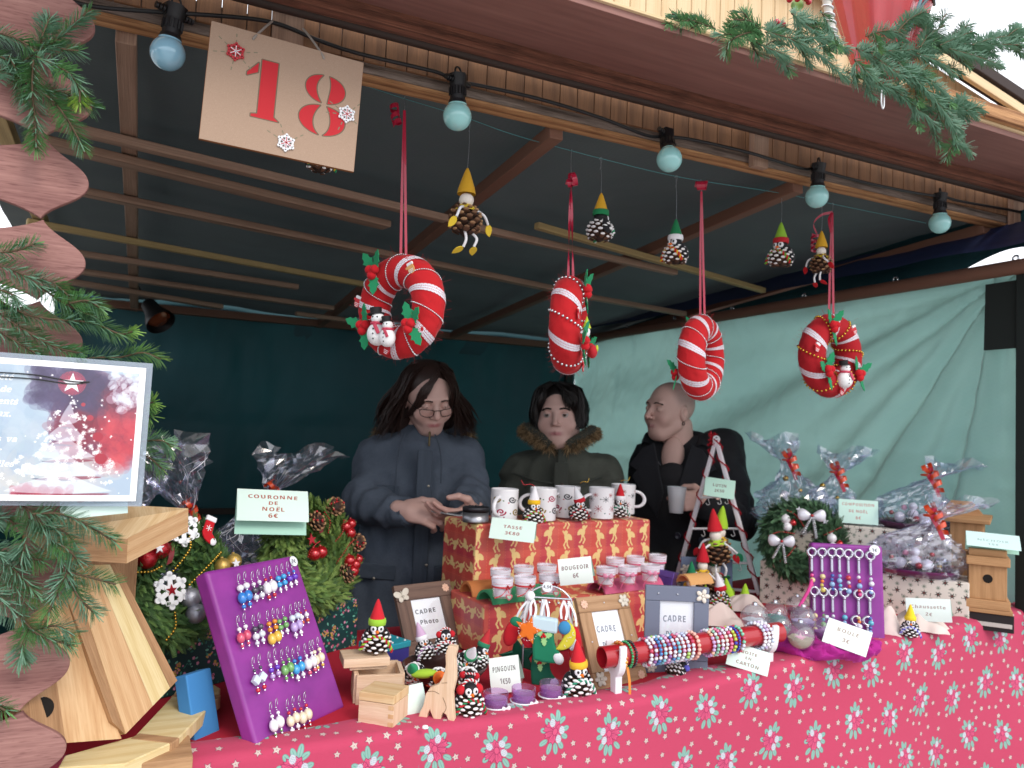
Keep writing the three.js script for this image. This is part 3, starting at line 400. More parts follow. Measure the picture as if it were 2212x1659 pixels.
bough('green fir branch hanging in front of the birdhouse roof under the poster', -1.36, [
  [0, 0, 0, [[40, 1085], [75, 1115], [110, 1165], [146, 1236]]], [0.02, 0.25, 0, [[72, 1110], [130, 1110], [190, 1135], [250, 1172]]], [0.01, 0.35, 0, [[148, 1236], [190, 1246], [250, 1262]]], [0.01, 0.3, 0, [[150, 1245], [170, 1290], [204, 1324]]], [0.01, 0.1, 0, [[145, 1236], [122, 1285], [105, 1325]]], [0, 0, 0.5, [[62, 1120], [56, 1168], [44, 1212]]], [0.01, 0.1, 0, [[90, 1130], [140, 1150], [165, 1175]]], [0.01, 0.1, 0, [[110, 1165], [150, 1190], [170, 1215]]]]);
bough('fir branch at the lower left edge in front of the cut-out boards', -1.375, [
  [0, 0.4, 0, [[-30, 1170], [45, 1245], [86, 1292]]], [0.01, 0.5, 0, [[-30, 1270], [40, 1328], [80, 1368], [155, 1396]]], [0.01, 0.4, 0, [[62, 1352], [50, 1390], [46, 1428]]], [0.01, 0.5, 0, [[78, 1360], [120, 1352], [160, 1372]]], [0, 0, 0, [[-30, 1190], [40, 1200], [92, 1212]]], [0, 0, 0, [[-30, 1120], [10, 1118], [35, 1135]]], [0, 0.2, 0, [[-25, 1515], [12, 1535]]], [0, 0, 0, [[-20, 1225], [30, 1265], [60, 1310]]]]);
bough('fir bough lying on the canopy edge with twigs drooping over the plywood', -1.17, [
  [0, 0.2, 0.6, [[1652, 69], [1696, 80], [1751, 106], [1787, 131], [1827, 171]]], [0.02, 0.2, 0.6, [[1645, 69], [1608, 73], [1575, 92], [1566, 118]]], [0.03, 0.1, 0.6, [[1645, 69], [1623, 47], [1586, 42]]], [0, 0.1, 0.8, [[1608, 73], [1640, 95], [1700, 120]]], [0, 0, 0.6, [[1710, 29], [1732, 47], [1769, 73]]], [0, 0, 0.6, [[1772, 22], [1785, 45], [1791, 66]]], [0.03, 0.1, 0.8, [[1800, 70], [1805, 88], [1808, 98]]], [0.02, 0.2, 0.6, [[1845, 128], [1867, 150], [1888, 166]]], [0, 0, 0.6, [[1700, 80], [1760, 82], [1830, 105]]]], 0.026);
bough('bluish fir bough sticking out against the white sky at the upper right', -1.19, [
  [0, 0, 1, [[1880, 112], [1988, 106], [2043, 97], [2134, 96], [2225, 97]]], [0, 0, 1, [[1988, 102], [2006, 77], [2040, 54]]], [0, 0, 1, [[1937, 69], [1966, 40], [1996, 25]]], [0, 0, 1, [[2030, 98], [2065, 82], [2100, 68]]], [0, 0, 1, [[2050, 105], [2116, 124], [2163, 142]]], [0.03, 0.2, 0.6, [[1885, 70], [1892, 92], [1896, 104]]], [0, 0, 0.6, [[1870, 78], [1915, 66], [1955, 82]]], [0, 0, 1, [[2100, 97], [2150, 82], [2200, 78]]], [0, 0, 0.6, [[1850, 105], [1900, 130], [1960, 135]]], [0, 0, 1, [[1980, 115], [2030, 135], [2060, 160]]]], 0.026);
bough('fir twigs hanging down below the canopy edge near the white hook', -1.16, [
  [0, 0, 0.7, [[1897, 178], [1944, 204], [1988, 241], [2024, 276]]], [0.01, 0.15, 0.6, [[1940, 135], [2003, 197], [2039, 241], [2061, 288], [2066, 320]]], [0, 0, 0.6, [[2039, 237], [2076, 234], [2105, 250]]], [0, 0, 0.6, [[1900, 130], [1940, 160], [1985, 180]]], [0, 0, 0.8, [[1960, 150], [2010, 175], [2050, 210]]], [0, 0, 0.8, [[1860, 160], [1900, 185], [1935, 190]]]], 0.026);
bough('small fir sprig lying on the left part of the canopy edge', -1.2, [[0, 0, 0.4, [[1545, 62], [1500, 46], [1452, 30]]], [0, 0, 0.4, [[1500, 46], [1470, 45]]]], 0.02);
{ // the white hook and, above the canopy, a red wrapped pot, holly berries and a wound white stem
  const p = onZ(1907, 215, -1.17); solo('wire_hook', 'white oval carabiner hook hanging from the canopy edge', 'hook', loop([V(-0.008, 0.018, 0), V(-0.009, -0.012, 0), V(0, -0.02, 0), V(0.008, -0.012, 0), V(0.006, 0.018, 0), V(0, 0.024, 0)], 0.0017, 8, 40), M(0xe8ecf0, 0.35), p, 0.4);
  const b = onZ(1905, 60, -1.3), w = thing('wrapped_pot', 'shiny red plastic wrapping behind the fir bough on the canopy', 'gift wrap', b, 0.2);
  const g = jitter(cyl(0.055, 0.12, 0.24, 40), (v) => { const a = Math.atan2(v.z, v.x); const k = 1 + 0.1 * Math.sin(a * 7) + 0.06 * Math.sin(a * 15 + v.y * 20); v.x *= k; v.z *= k; });
  part(w, 'red_wrap', g, M(0xd0434a, 0.25, { clearcoat: 0.8, clearcoatRoughness: 0.15, transmission: 0.25 })); part(w, 'band', tube([V(-0.06, -0.05, 0.09), V(0, 0.03, 0.115), V(0.07, 0.045, 0.09)], 0.004, 6, 20), M(0x44555a, 0.5)); part(w, 'band', tube([V(-0.05, -0.06, 0.09), V(-0.025, 0.03, 0.11), V(0.0, 0.12, 0.12)], 0.004, 6, 20), M(0x5d7d86, 0.5));
  const s = onZ(1790, 40, -1.24), st = thing('wound_stem', 'pale stem wound with silver cord beside the red wrapping', 'decoration', s); part(st, 'stem', rod(V(0.02, -0.06, 0), V(-0.03, 0.12, 0), 0.009, 12), M(0xc9c6be, 0.7)); part(st, 'cord', tube(Array.from({ length: 60 }, (_, i) => V(0.02 - i / 60 * 0.05 + 0.011 * Math.cos(i * 1.2), -0.06 + i / 60 * 0.18, 0.011 * Math.sin(i * 1.2))), 0.002, 5, 200), M(0xe6e9ee, 0.25, { metalness: 0.6 }));
  for (const [x, y, l, n] of [[1725, 4, 'red holly berries at the top edge above the fir bough', 4], [1680, 60, 'small red holly berries lying in the fir bough', 5]]) { const q = onZ(x, y, -1.2), h = thing('holly_berries', l, 'berries', q); for (let i = 0; i < n; i++) part(h, 'berry', sph(0.0065, 12), M(0xb5122a, 0.25, { clearcoat: 0.6 }), V(rr(-0.03, 0.03), rr(-0.008, 0.01), rr(-0.005, 0.01))); part(h, 'leaf', ell(0.02, 0.012, 0.0015, 10).rotateZ(0.5), M(0x6c8f3f, 0.4), V(0.005, -0.002, -0.008)); }
}
// ---------- heat lamp at the back left ----------
{
  const p = onZ(343, 690, -3.9), t = thing('heat_lamp', 'black hanging heat lamp with a dim copper bulb at the back left', 'lamp', p, 0.3);
  part(t, 'shade', lathe([[0.03, 0.11], [0.034, 0.1], [0.04, 0.05], [0.062, 0.0], [0.066, -0.022], [0.064, -0.022], [0.058, 0.0], [0.036, 0.05], [0, 0.06]], 30).rotateX(-0.75).rotateZ(0.35), M(0x0b0b0e, 0.5)); part(t, 'bulb', lathe([[0, -0.012], [0.03, -0.01], [0.05, 0.0], [0.05, 0.012], [0.03, 0.04]], 30).rotateX(-0.75).rotateZ(0.35), M(0xa9502c, 0.12, { metalness: 0.5, clearcoat: 1 })); part(t, 'cord', tube([V(-0.05, 0.09, -0.05), V(-0.09, 0.15, -0.05), V(-0.12, 0.1, -0.04), V(-0.1, 0.24, -0.05)], 0.003, 6, 30), M(0x0b0b0e, 0.5));
}
// ---------- people ----------
// A field of tapered capsules and ellipsoids joined by a smooth minimum, meshed with surface nets.
const cap = (ax, ay, az, bx, by, bz, r0, r1 = r0, k) => ({ a: [ax, ay, az], b: [bx, by, bz], r0, r1, k });
const elp = (x, y, z, rx, ry, rz, k, cut) => ({ c: [x, y, z], r: [rx, ry, rz], k, cut });
function sdOne(p, x, y, z) {
  if (p.c) { const dx = x - p.c[0], dy = y - p.c[1], dz = z - p.c[2], a = dx / p.r[0], b = dy / p.r[1], c = dz / p.r[2], k0 = Math.sqrt(a * a + b * b + c * c), k1 = Math.sqrt((a / p.r[0]) ** 2 + (b / p.r[1]) ** 2 + (c / p.r[2]) ** 2); return k1 < 1e-9 ? -Math.min(...p.r) : k0 * (k0 - 1) / k1; }
  const A = p.a, B = p.b, bx = B[0] - A[0], by = B[1] - A[1], bz = B[2] - A[2], px = x - A[0], py = y - A[1], pz = z - A[2], t = clamp((px * bx + py * by + pz * bz) / (bx * bx + by * by + bz * bz || 1), 0, 1);
  return Math.hypot(px - t * bx, py - t * by, pz - t * bz) - lerp(p.r0, p.r1, t);
}
function field(prims, K) {
  for (const p of prims) { if (p.c) { p.m = p.c; p.R = Math.max(...p.r); } else { p.m = [0, 1, 2].map((i) => (p.a[i] + p.b[i]) / 2); p.R = Math.hypot(...[0, 1, 2].map((i) => p.a[i] - p.b[i])) / 2 + Math.max(p.r0, p.r1); } }
  return (x, y, z) => { let d = 1e3; for (const p of prims) { const far = Math.hypot(x - p.m[0], y - p.m[1], z - p.m[2]) - p.R; if (d < 1e2 && (p.cut ? far > -d + (p.k ?? K) && far > (p.k ?? K) : far > d + (p.k ?? K))) continue; const q = sdOne(p, x, y, z), k = p.k ?? K; if (p.cut) { const h = clamp(0.5 - 0.5 * (d + q) / k, 0, 1); d = lerp(d, -q, h) + k * h * (1 - h); } else { const h = clamp(0.5 + 0.5 * (d - q) / k, 0, 1); d = lerp(d, q, h) - k * h * (1 - h); } } return d; }; }
function mesh3(f, lo, hi, cell) {
  const n = [0, 1, 2].map((i) => Math.ceil((hi[i] - lo[i]) / cell) + 1), [nx, ny, nzz] = n, v = new Float32Array(nx * ny * nzz), at3 = (i, j, k) => (k * ny + j) * nx + i;
  for (let k = 0; k < nzz; k++) for (let j = 0; j < ny; j++) for (let i = 0; i < nx; i++) v[at3(i, j, k)] = f(lo[0] + i * cell, lo[1] + j * cell, lo[2] + k * cell);
  const id = new Int32Array(nx * ny * nzz).fill(-1), pos = [], idx = [];
  const E = [[0, 1], [2, 3], [4, 5], [6, 7], [0, 2], [1, 3], [4, 6], [5, 7], [0, 4], [1, 5], [2, 6], [3, 7]];
  for (let k = 0; k < nzz - 1; k++) for (let j = 0; j < ny - 1; j++) for (let i = 0; i < nx - 1; i++) {
    const c = []; let m = 0; for (let q = 0; q < 8; q++) { const w = v[at3(i + (q & 1), j + ((q >> 1) & 1), k + (q >> 2))]; c.push(w); if (w < 0) m |= 1 << q; }
    if (m === 0 || m === 255) continue; let x = 0, y = 0, z = 0, s = 0;
    for (const [a, b] of E) if ((c[a] < 0) !== (c[b] < 0)) { const t = c[a] / (c[a] - c[b]); x += lerp(a & 1, b & 1, t); y += lerp((a >> 1) & 1, (b >> 1) & 1, t); z += lerp(a >> 2, b >> 2, t); s++; }
    id[at3(i, j, k)] = pos.length / 3; pos.push(lo[0] + (i + x / s) * cell, lo[1] + (j + y / s) * cell, lo[2] + (k + z / s) * cell);
  }
  const quad = (a, b, c, d, f2) => { if (a < 0 || b < 0 || c < 0 || d < 0) return; f2 ? idx.push(a, b, c, a, c, d) : idx.push(a, c, b, a, d, c); };
  for (let k = 1; k < nzz - 1; k++) for (let j = 1; j < ny - 1; j++) for (let i = 1; i < nx - 1; i++) {
    const a = v[at3(i, j, k)] < 0;
    if (a !== v[at3(i + 1, j, k)] < 0) quad(id[at3(i, j - 1, k - 1)], id[at3(i, j, k - 1)], id[at3(i, j, k)], id[at3(i, j - 1, k)], a);
    if (a !== v[at3(i, j + 1, k)] < 0) quad(id[at3(i - 1, j, k - 1)], id[at3(i - 1, j, k)], id[at3(i, j, k)], id[at3(i, j, k - 1)], a);
    if (a !== v[at3(i, j, k + 1)] < 0) quad(id[at3(i - 1, j - 1, k)], id[at3(i, j - 1, k)], id[at3(i, j, k)], id[at3(i - 1, j, k)], a);
  }
  const g = new THREE.BufferGeometry(); g.setAttribute('position', new THREE.Float32BufferAttribute(pos, 3)); g.setIndex(idx); g.computeVertexNormals(); return g;
}
// push a skin along its normals, with smooth normals kept
function swell(g, fn) { const p = g.attributes.position, n = g.attributes.normal; for (let i = 0; i < p.count; i++) { const d = fn(p.getX(i), p.getY(i), p.getZ(i)); p.setXYZ(i, p.getX(i) + n.getX(i) * d, p.getY(i) + n.getY(i) * d, p.getZ(i) + n.getZ(i) * d); } g.computeVertexNormals(); return g; }
function tint(g, fn) { const p = g.attributes.position, a = new Float32Array(p.count * 3), c = new THREE.Color(); for (let i = 0; i < p.count; i++) { fn(c, p.getX(i), p.getY(i), p.getZ(i)); a.set([c.r, c.g, c.b], i * 3); } g.setAttribute('color', new THREE.BufferAttribute(a, 3)); return g; }
// a head about 0.225 m tall, chin at y = -0.115, crown at 0.112, looking along +z
function headField({ jaw = 1, cheek = 1, nose = 1, thin = 1 }) {
  return field([elp(0, 0.03, -0.012, 0.074, 0.083, 0.094), elp(0, -0.02, 0.02, 0.062 * thin, 0.07, 0.066, 0.03), elp(0, -0.082, 0.05, 0.03 * jaw, 0.026, 0.03, 0.035), cap(-0.05 * jaw, -0.055, 0.0, -0.02, -0.092, 0.045, 0.016, 0.016, 0.03), cap(0.05 * jaw, -0.055, 0.0, 0.02, -0.092, 0.045, 0.016, 0.016, 0.03),
    elp(0.036, -0.03, 0.06, 0.026 * cheek, 0.026, 0.02, 0.02), elp(-0.036, -0.03, 0.06, 0.026 * cheek, 0.026, 0.02, 0.02), cap(-0.034, 0.028, 0.079, 0.034, 0.028, 0.079, 0.006, 0.006, 0.02),
    elp(0.031, 0.006, 0.088, 0.017, 0.011, 0.012, 0.012, true), elp(-0.031, 0.006, 0.088, 0.017, 0.011, 0.012, 0.012, true), elp(0.031, 0.005, 0.07, 0.0135, 0.0125, 0.0125, 0.004), elp(-0.031, 0.005, 0.07, 0.0135, 0.0125, 0.0125, 0.004),
    cap(0, 0.014, 0.084, 0, -0.024, 0.1 + 0.006 * nose, 0.0075, 0.0105, 0.009), elp(0.011, -0.029, 0.094, 0.0075, 0.0065, 0.009, 0.005), elp(-0.011, -0.029, 0.094, 0.0075, 0.0065, 0.009, 0.005),
    elp(0, -0.058, 0.063, 0.028, 0.022, 0.02, 0.018), cap(-0.018, -0.056, 0.079, 0, -0.0552, 0.0845, 0.0026, 0.0034, 0.006), cap(0.018, -0.056, 0.079, 0, -0.0552, 0.0845, 0.0026, 0.0034, 0.006), cap(-0.015, -0.064, 0.079, 0.015, -0.064, 0.079, 0.0044, 0.0044, 0.007), cap(-0.021, -0.0597, 0.0915, 0.021, -0.0597, 0.0915, 0.0013, 0.0013, 0.0035),
    elp(0.076, -0.005, -0.008, 0.009, 0.031, 0.018, 0.006), elp(-0.076, -0.005, -0.008, 0.009, 0.031, 0.018, 0.006), elp(0.083, 0.0, -0.004, 0.006, 0.016, 0.009, 0.004, true), elp(-0.083, 0.0, -0.004, 0.006, 0.016, 0.009, 0.004, true)], 0.02);
}
const skinTint = (base, lip) => (c, x, y, z) => { c.setRGB(...base); const blush = 0.25 * Math.exp(-((Math.abs(x) - 0.04) ** 2 + (y + 0.028) ** 2) / 0.0006) + 0.3 * Math.exp(-(x * x + (y + 0.025) ** 2) / 0.0002); if (z > 0.03) c.lerp(new THREE.Color(base[0] * 0.95, base[1] * 0.68, base[2] * 0.66), blush); const m = Math.exp(-((x / 0.023) ** 4 + ((y + 0.06) / 0.0075) ** 4)); if (z > 0.06) c.lerp(new THREE.Color(...lip), 0.95 * m); };
const skinMat = new THREE.MeshPhysicalMaterial({ vertexColors: true, roughness: 0.52, sheen: 0.2, sheenRoughness: 0.5, sheenColor: 0xffc0a0 });
function eyes(parent, iris) {
  for (const s of [-1, 1]) { const e = part(parent, 'eye', sph(0.0118, 20), M(0xb4aca8, 0.2), V(s * 0.031, 0.0055, 0.0745)); part(e, 'iris', ell(0.0062, 0.0062, 0.0022, 14), M(iris, 0.1), V(0, -0.0005, 0.0105)); part(e, 'pupil', ell(0.0024, 0.0024, 0.0012, 10), M(0x050505, 0.1), V(0, -0.0005, 0.0122)); }
}
function lids(skin, closed) { return [-1, 1].map((s) => { const g = sph(0.0134, 24, 16, 0); return new THREE.SphereGeometry(0.0134, 24, 12, 0, 2 * PI, 0, closed ? 1.95 : 1.02).rotateX(0.35).translate(s * 0.031, 0.0052, 0.0742); }); }
function brow(s, w, lift) { return tube([V(s * 0.014, 0.0248, 0.089), V(s * 0.029, 0.0278 + lift, 0.088), V(s * 0.048, 0.0215, 0.0735)], w, 6, 16).scale(1, 1, 1); }
// a hand: joints as chains of capsules; palm centre at the origin, fingers along +y, back of the hand to +z, thumb to side*x
function handPrims(side, curl, thumb = 0.5, spread = 0.05) {
  const P = [elp(0, -0.01, 0, 0.038, 0.046, 0.014), cap(0, -0.075, 0, 0, -0.035, 0, 0.026, 0.029, 0.02)];
  const L = [[0.043, 0.026, 0.02], [0.047, 0.03, 0.021], [0.044, 0.028, 0.02], [0.035, 0.021, 0.018]], xs = [0.029, 0.01, -0.0095, -0.0275];
  for (let f = 0; f < 4; f++) { let x = xs[f] * side, y = 0.033 - (f === 3 ? 0.009 : f === 0 ? 0.003 : 0), z = 0.001, a = 0; const c = Array.isArray(curl) ? curl[f] : curl; let sp = (1.5 - f) * spread * side; P.push(cap(x * 0.7, -0.015, 0, x, y, z, 0.011, 0.0105, 0.008)); for (let j = 0; j < 3; j++) { a += c * [0.9, 1.15, 0.8][j]; const l = L[f][j], nx = x + l * Math.sin(sp) * Math.cos(a), ny = y + l * Math.cos(a) * Math.cos(sp), nzv = z - l * Math.sin(a); P.push(cap(x, y, z, nx, ny, nzv, 0.0098 - j * 0.0009, 0.0089 - j * 0.001, 0.0035)); x = nx; y = ny; z = nzv; } }
  const t1 = [side * 0.05, -0.012, -0.012 - 0.014 * thumb], t2 = [side * (0.062 - 0.012 * thumb), 0.02, -0.02 - 0.024 * thumb], t3 = [side * (0.058 - 0.028 * thumb), 0.045, -0.024 - 0.028 * thumb];
  P.push(cap(side * 0.022, -0.04, -0.002, ...t1, 0.017, 0.0135, 0.012), cap(...t1, ...t2, 0.0125, 0.0108, 0.004), cap(...t2, ...t3, 0.0106, 0.0088, 0.004)); return P;
}
const handGeo = (side, curl, thumb, skin, spread) => tint(mesh3(field(handPrims(side, curl, thumb, spread), 0.006), [-0.09, -0.11, -0.12], [0.09, 0.14, 0.05], 0.0034), (c, x, y) => { c.setRGB(...skin); c.lerp(new THREE.Color(skin[0], skin[1] * 0.72, skin[2] * 0.7), y > 0.05 ? 0.35 : 0.08); });
const place = (g, pos, fwd, up) => { const y = fwd.clone().normalize(), z = up.clone().addScaledVector(y, -up.dot(y)).normalize(), x = y.clone().cross(z); return g.applyMatrix4(new THREE.Matrix4().makeBasis(x, y, z).setPosition(pos)); };
// hair: many thin tapering locks along given curves
function locks(list, r, n = 5, seg = 9) { return merge(list.map((pts) => { const g = tube(pts, r, n, seg), p = g.attributes.position, k = n + 1, cs = new THREE.CatmullRomCurve3(pts, false, 'centripetal').getSpacedPoints(seg); for (let i = 0; i < p.count; i++) { const t = Math.floor(i / k) / seg, c = cs[Math.floor(i / k)], s = t > 0.7 ? 1 - (t - 0.7) / 0.3 * 0.85 : 1; p.setXYZ(i, lerp(c.x, p.getX(i), s), lerp(c.y, p.getY(i), s), lerp(c.z, p.getZ(i), s)); } g.computeVertexNormals(); return g; })); }
function furRing(center, path, n, len, cols) { // short hairs standing off a curve
  const cv = new THREE.CatmullRomCurve3(path), gs = [], c = new THREE.Color(); const pos = [], cl = [];
  for (let i = 0; i < n; i++) { const p = cv.getPointAt(rnd()), T = cv.getTangentAt(0.5), o = p.clone().sub(center); o.y *= 0.3; o.normalize(); const d = V(rr(-1, 1), rr(-0.7, 1), rr(-0.6, 1)).addScaledVector(o, 0.7).normalize(), l = len * rr(0.5, 1.1), s = V(rr(-1, 1), rr(-1, 1), rr(-1, 1)).cross(d).normalize().multiplyScalar(0.0016), b = p.clone().addScaledVector(d, -0.004), m = p.clone().addScaledVector(d, l * 0.55).add(V(0, -l * 0.08, 0)), e = p.clone().addScaledVector(d, l).add(V(0, -l * 0.3, 0)); c.set(pick(cols)); c.multiplyScalar(rr(0.8, 1.2)); for (const q of [b.clone().add(s), b.clone().sub(s), m.clone().add(s), m.clone().add(s), b.clone().sub(s), m.clone().sub(s), m.clone().add(s), m.clone().sub(s), e]) { pos.push(q.x, q.y, q.z); cl.push(c.r, c.g, c.b); } }
  const g = new THREE.BufferGeometry(); g.setAttribute('position', new THREE.Float32BufferAttribute(pos, 3)); g.setAttribute('color', new THREE.Float32BufferAttribute(cl, 3)); g.computeVertexNormals(); return g;
}
const clothTex = (base, vary, s) => { const t = tex(256, 256, (u, v) => { const n = tfbm(u, v, 4, 4, 4, s) * 0.8 + tfbm(u, v, 70, 70, 2, s) * 0.5; return blend(rgb(base), rgb(vary), clamp(0.4 + n, 0, 1)); }); return t; };
const parka = (a, b, s) => { const m = new THREE.MeshPhysicalMaterial({ map: clothTex(a, b, s), roughness: 0.9, sheen: 0.3, sheenRoughness: 0.5, sheenColor: 0x8899aa }); return m; };
const sphUV = (g, s = 2.2) => { const p = g.attributes.position, u = new Float32Array(p.count * 2); for (let i = 0; i < p.count; i++) { u[i * 2] = (Math.atan2(p.getX(i), p.getZ(i)) * 0.2) * s; u[i * 2 + 1] = p.getY(i) * s; } g.setAttribute('uv', new THREE.BufferAttribute(u, 2)); return g; };
const bodyPrims = (h, sx) => [cap(0, h * 0.83, -0.01, 0, h * 0.9, 0.01, 0.052, 0.05), elp(0, h * 0.74, 0, sx * 0.75, h * 0.1, 0.1), elp(0, h * 0.62, 0, sx * 0.66, h * 0.11, 0.1), elp(0, h * 0.53, 0, sx * 0.72, h * 0.07, 0.11), cap(-sx * 0.42, h * 0.5, 0, -sx * 0.42, h * 0.27, 0.01, 0.08, 0.058), cap(-sx * 0.42, h * 0.27, 0.01, -sx * 0.42, 0.07, -0.01, 0.055, 0.036), cap(sx * 0.42, h * 0.5, 0, sx * 0.42, h * 0.27, 0.01, 0.08, 0.058), cap(sx * 0.42, h * 0.27, 0.01, sx * 0.42, 0.07, -0.01, 0.055, 0.036), cap(-sx * 0.42, 0.035, -0.02, -sx * 0.45, 0.03, 0.13, 0.04, 0.03), cap(sx * 0.42, 0.035, -0.02, sx * 0.45, 0.03, 0.13, 0.04, 0.03)];
function armPrims(S, E, W, r) { return [cap(S.x, S.y, S.z, E.x, E.y, E.z, r[0], r[1]), cap(E.x, E.y, E.z, W.x, W.y, W.z, r[1], r[2])]; }
// wrinkles running round a limb from a to b
const wrinkle = (x, y, z, a, b, R, amp, f) => { const bx = b.x - a.x, by = b.y - a.y, bz = b.z - a.z, L2 = bx * bx + by * by + bz * bz, t = ((x - a.x) * bx + (y - a.y) * by + (z - a.z) * bz) / L2; if (t < -0.15 || t > 1.1) return 0; const d = Math.hypot(x - a.x - t * bx, y - a.y - t * by, z - a.z - t * bz); if (d > R) return 0; const w = smooth(t, -0.15, 0.1) * (1 - smooth(t, 0.95, 1.1)); return amp * w * (Math.sin(t * f + 3 * nz(x * 9, y * 9, z * 9)) + nz(x * 26, y * 26, z * 26)); };

function person(name, label, base, faceTurn, o) {
  const t = thing(name, label, 'person', base, faceTurn), H = o.h, sx = o.sx, head = o.head; // head: {pos, rot}
  const hm = new THREE.Matrix4().compose(head.pos, new THREE.Quaternion().setFromEuler(new THREE.Euler(head.rot[0], head.rot[1], head.rot[2], 'YXZ')), V(head.s ?? 1, head.s ?? 1, head.s ?? 1));
  const skin = o.skin, hg = tint(mesh3(headField(o.face), [-0.1, -0.125, -0.12], [0.1, 0.125, 0.125], 0.0032), skinTint(skin, o.lip));
  if (o.stubble) { const p = hg.attributes.position, c = hg.attributes.color; for (let i = 0; i < p.count; i++) { const y = p.getY(i), z = p.getZ(i), k = smooth(y, 0.0, 0.05) * smooth(-z + 0.35 * y, -0.03, 0.01) * 0.45; c.setXYZ(i, c.getX(i) * (1 - k), c.getY(i) * (1 - k * 0.95), c.getZ(i) * (1 - k * 0.9)); } }
  const lid = lids(skin, o.lid).map((g) => paint(flat(g), new THREE.Color(...skin).multiplyScalar(0.92)));
  const flesh = [hg, ...lid].map((g) => flat(g).applyMatrix4(hm)), S = o.S, E = o.E, W = o.W;
  const neck = [cap(0, H * 0.8, -0.015, ...V(0, -0.07, -0.03).applyMatrix4(hm).toArray(), 0.056, 0.052)];
  const bp = mesh3(field([...bodyPrims(H, sx), ...neck, ...[0, 1].flatMap((i) => armPrims(S[i], E[i], W[i], [0.045, 0.036, 0.026]))], 0.03), [-sx - 0.2, -0.02, -0.2], [sx + 0.2, H * 0.95, 0.5], 0.013);
  const hands = o.hands.map((q, i) => place(handGeo(q.side, q.curl, q.thumb, skin, q.spread), q.pos, q.fwd, q.up));
  const body = part(t, 'body', merge([tint(bp, (c) => c.setRGB(...skin)), ...flesh, ...hands]), skinMat);
  const hp = new THREE.Group(); hp.applyMatrix4(hm); hp.name = 'face'; t.add(hp); eyes(hp, o.iris); part(hp, 'eyebrow', brow(-1, o.browW, o.browLift ?? 0), M(o.browC, 0.9)); part(hp, 'eyebrow', brow(1, o.browW, o.browLift ?? 0), M(o.browC, 0.9));
  return { t, hm, hp, body };
}
const jeans = M(0x1e3458, 0.9);
function legsWear(t, H, sx) { part(t, 'trousers', mesh3(field([elp(0, H * 0.52, 0, sx * 0.78, H * 0.07, 0.125), cap(-sx * 0.42, H * 0.5, 0, -sx * 0.43, H * 0.27, 0.01, 0.092, 0.072), cap(-sx * 0.43, H * 0.27, 0.01, -sx * 0.43, 0.09, 0, 0.072, 0.062), cap(sx * 0.42, H * 0.5, 0, sx * 0.43, H * 0.27, 0.01, 0.092, 0.072), cap(sx * 0.43, H * 0.27, 0.01, sx * 0.43, 0.09, 0, 0.072, 0.062)], 0.03), [-0.3, 0.0, -0.2], [0.3, H * 0.62, 0.2], 0.014), jeans); for (const s of [-1, 1]) part(t, 'shoe', ell(0.05, 0.045, 0.14, 16).translate(s * sx * 0.44, 0.04, 0.05), M(0x15120f, 0.6)); }

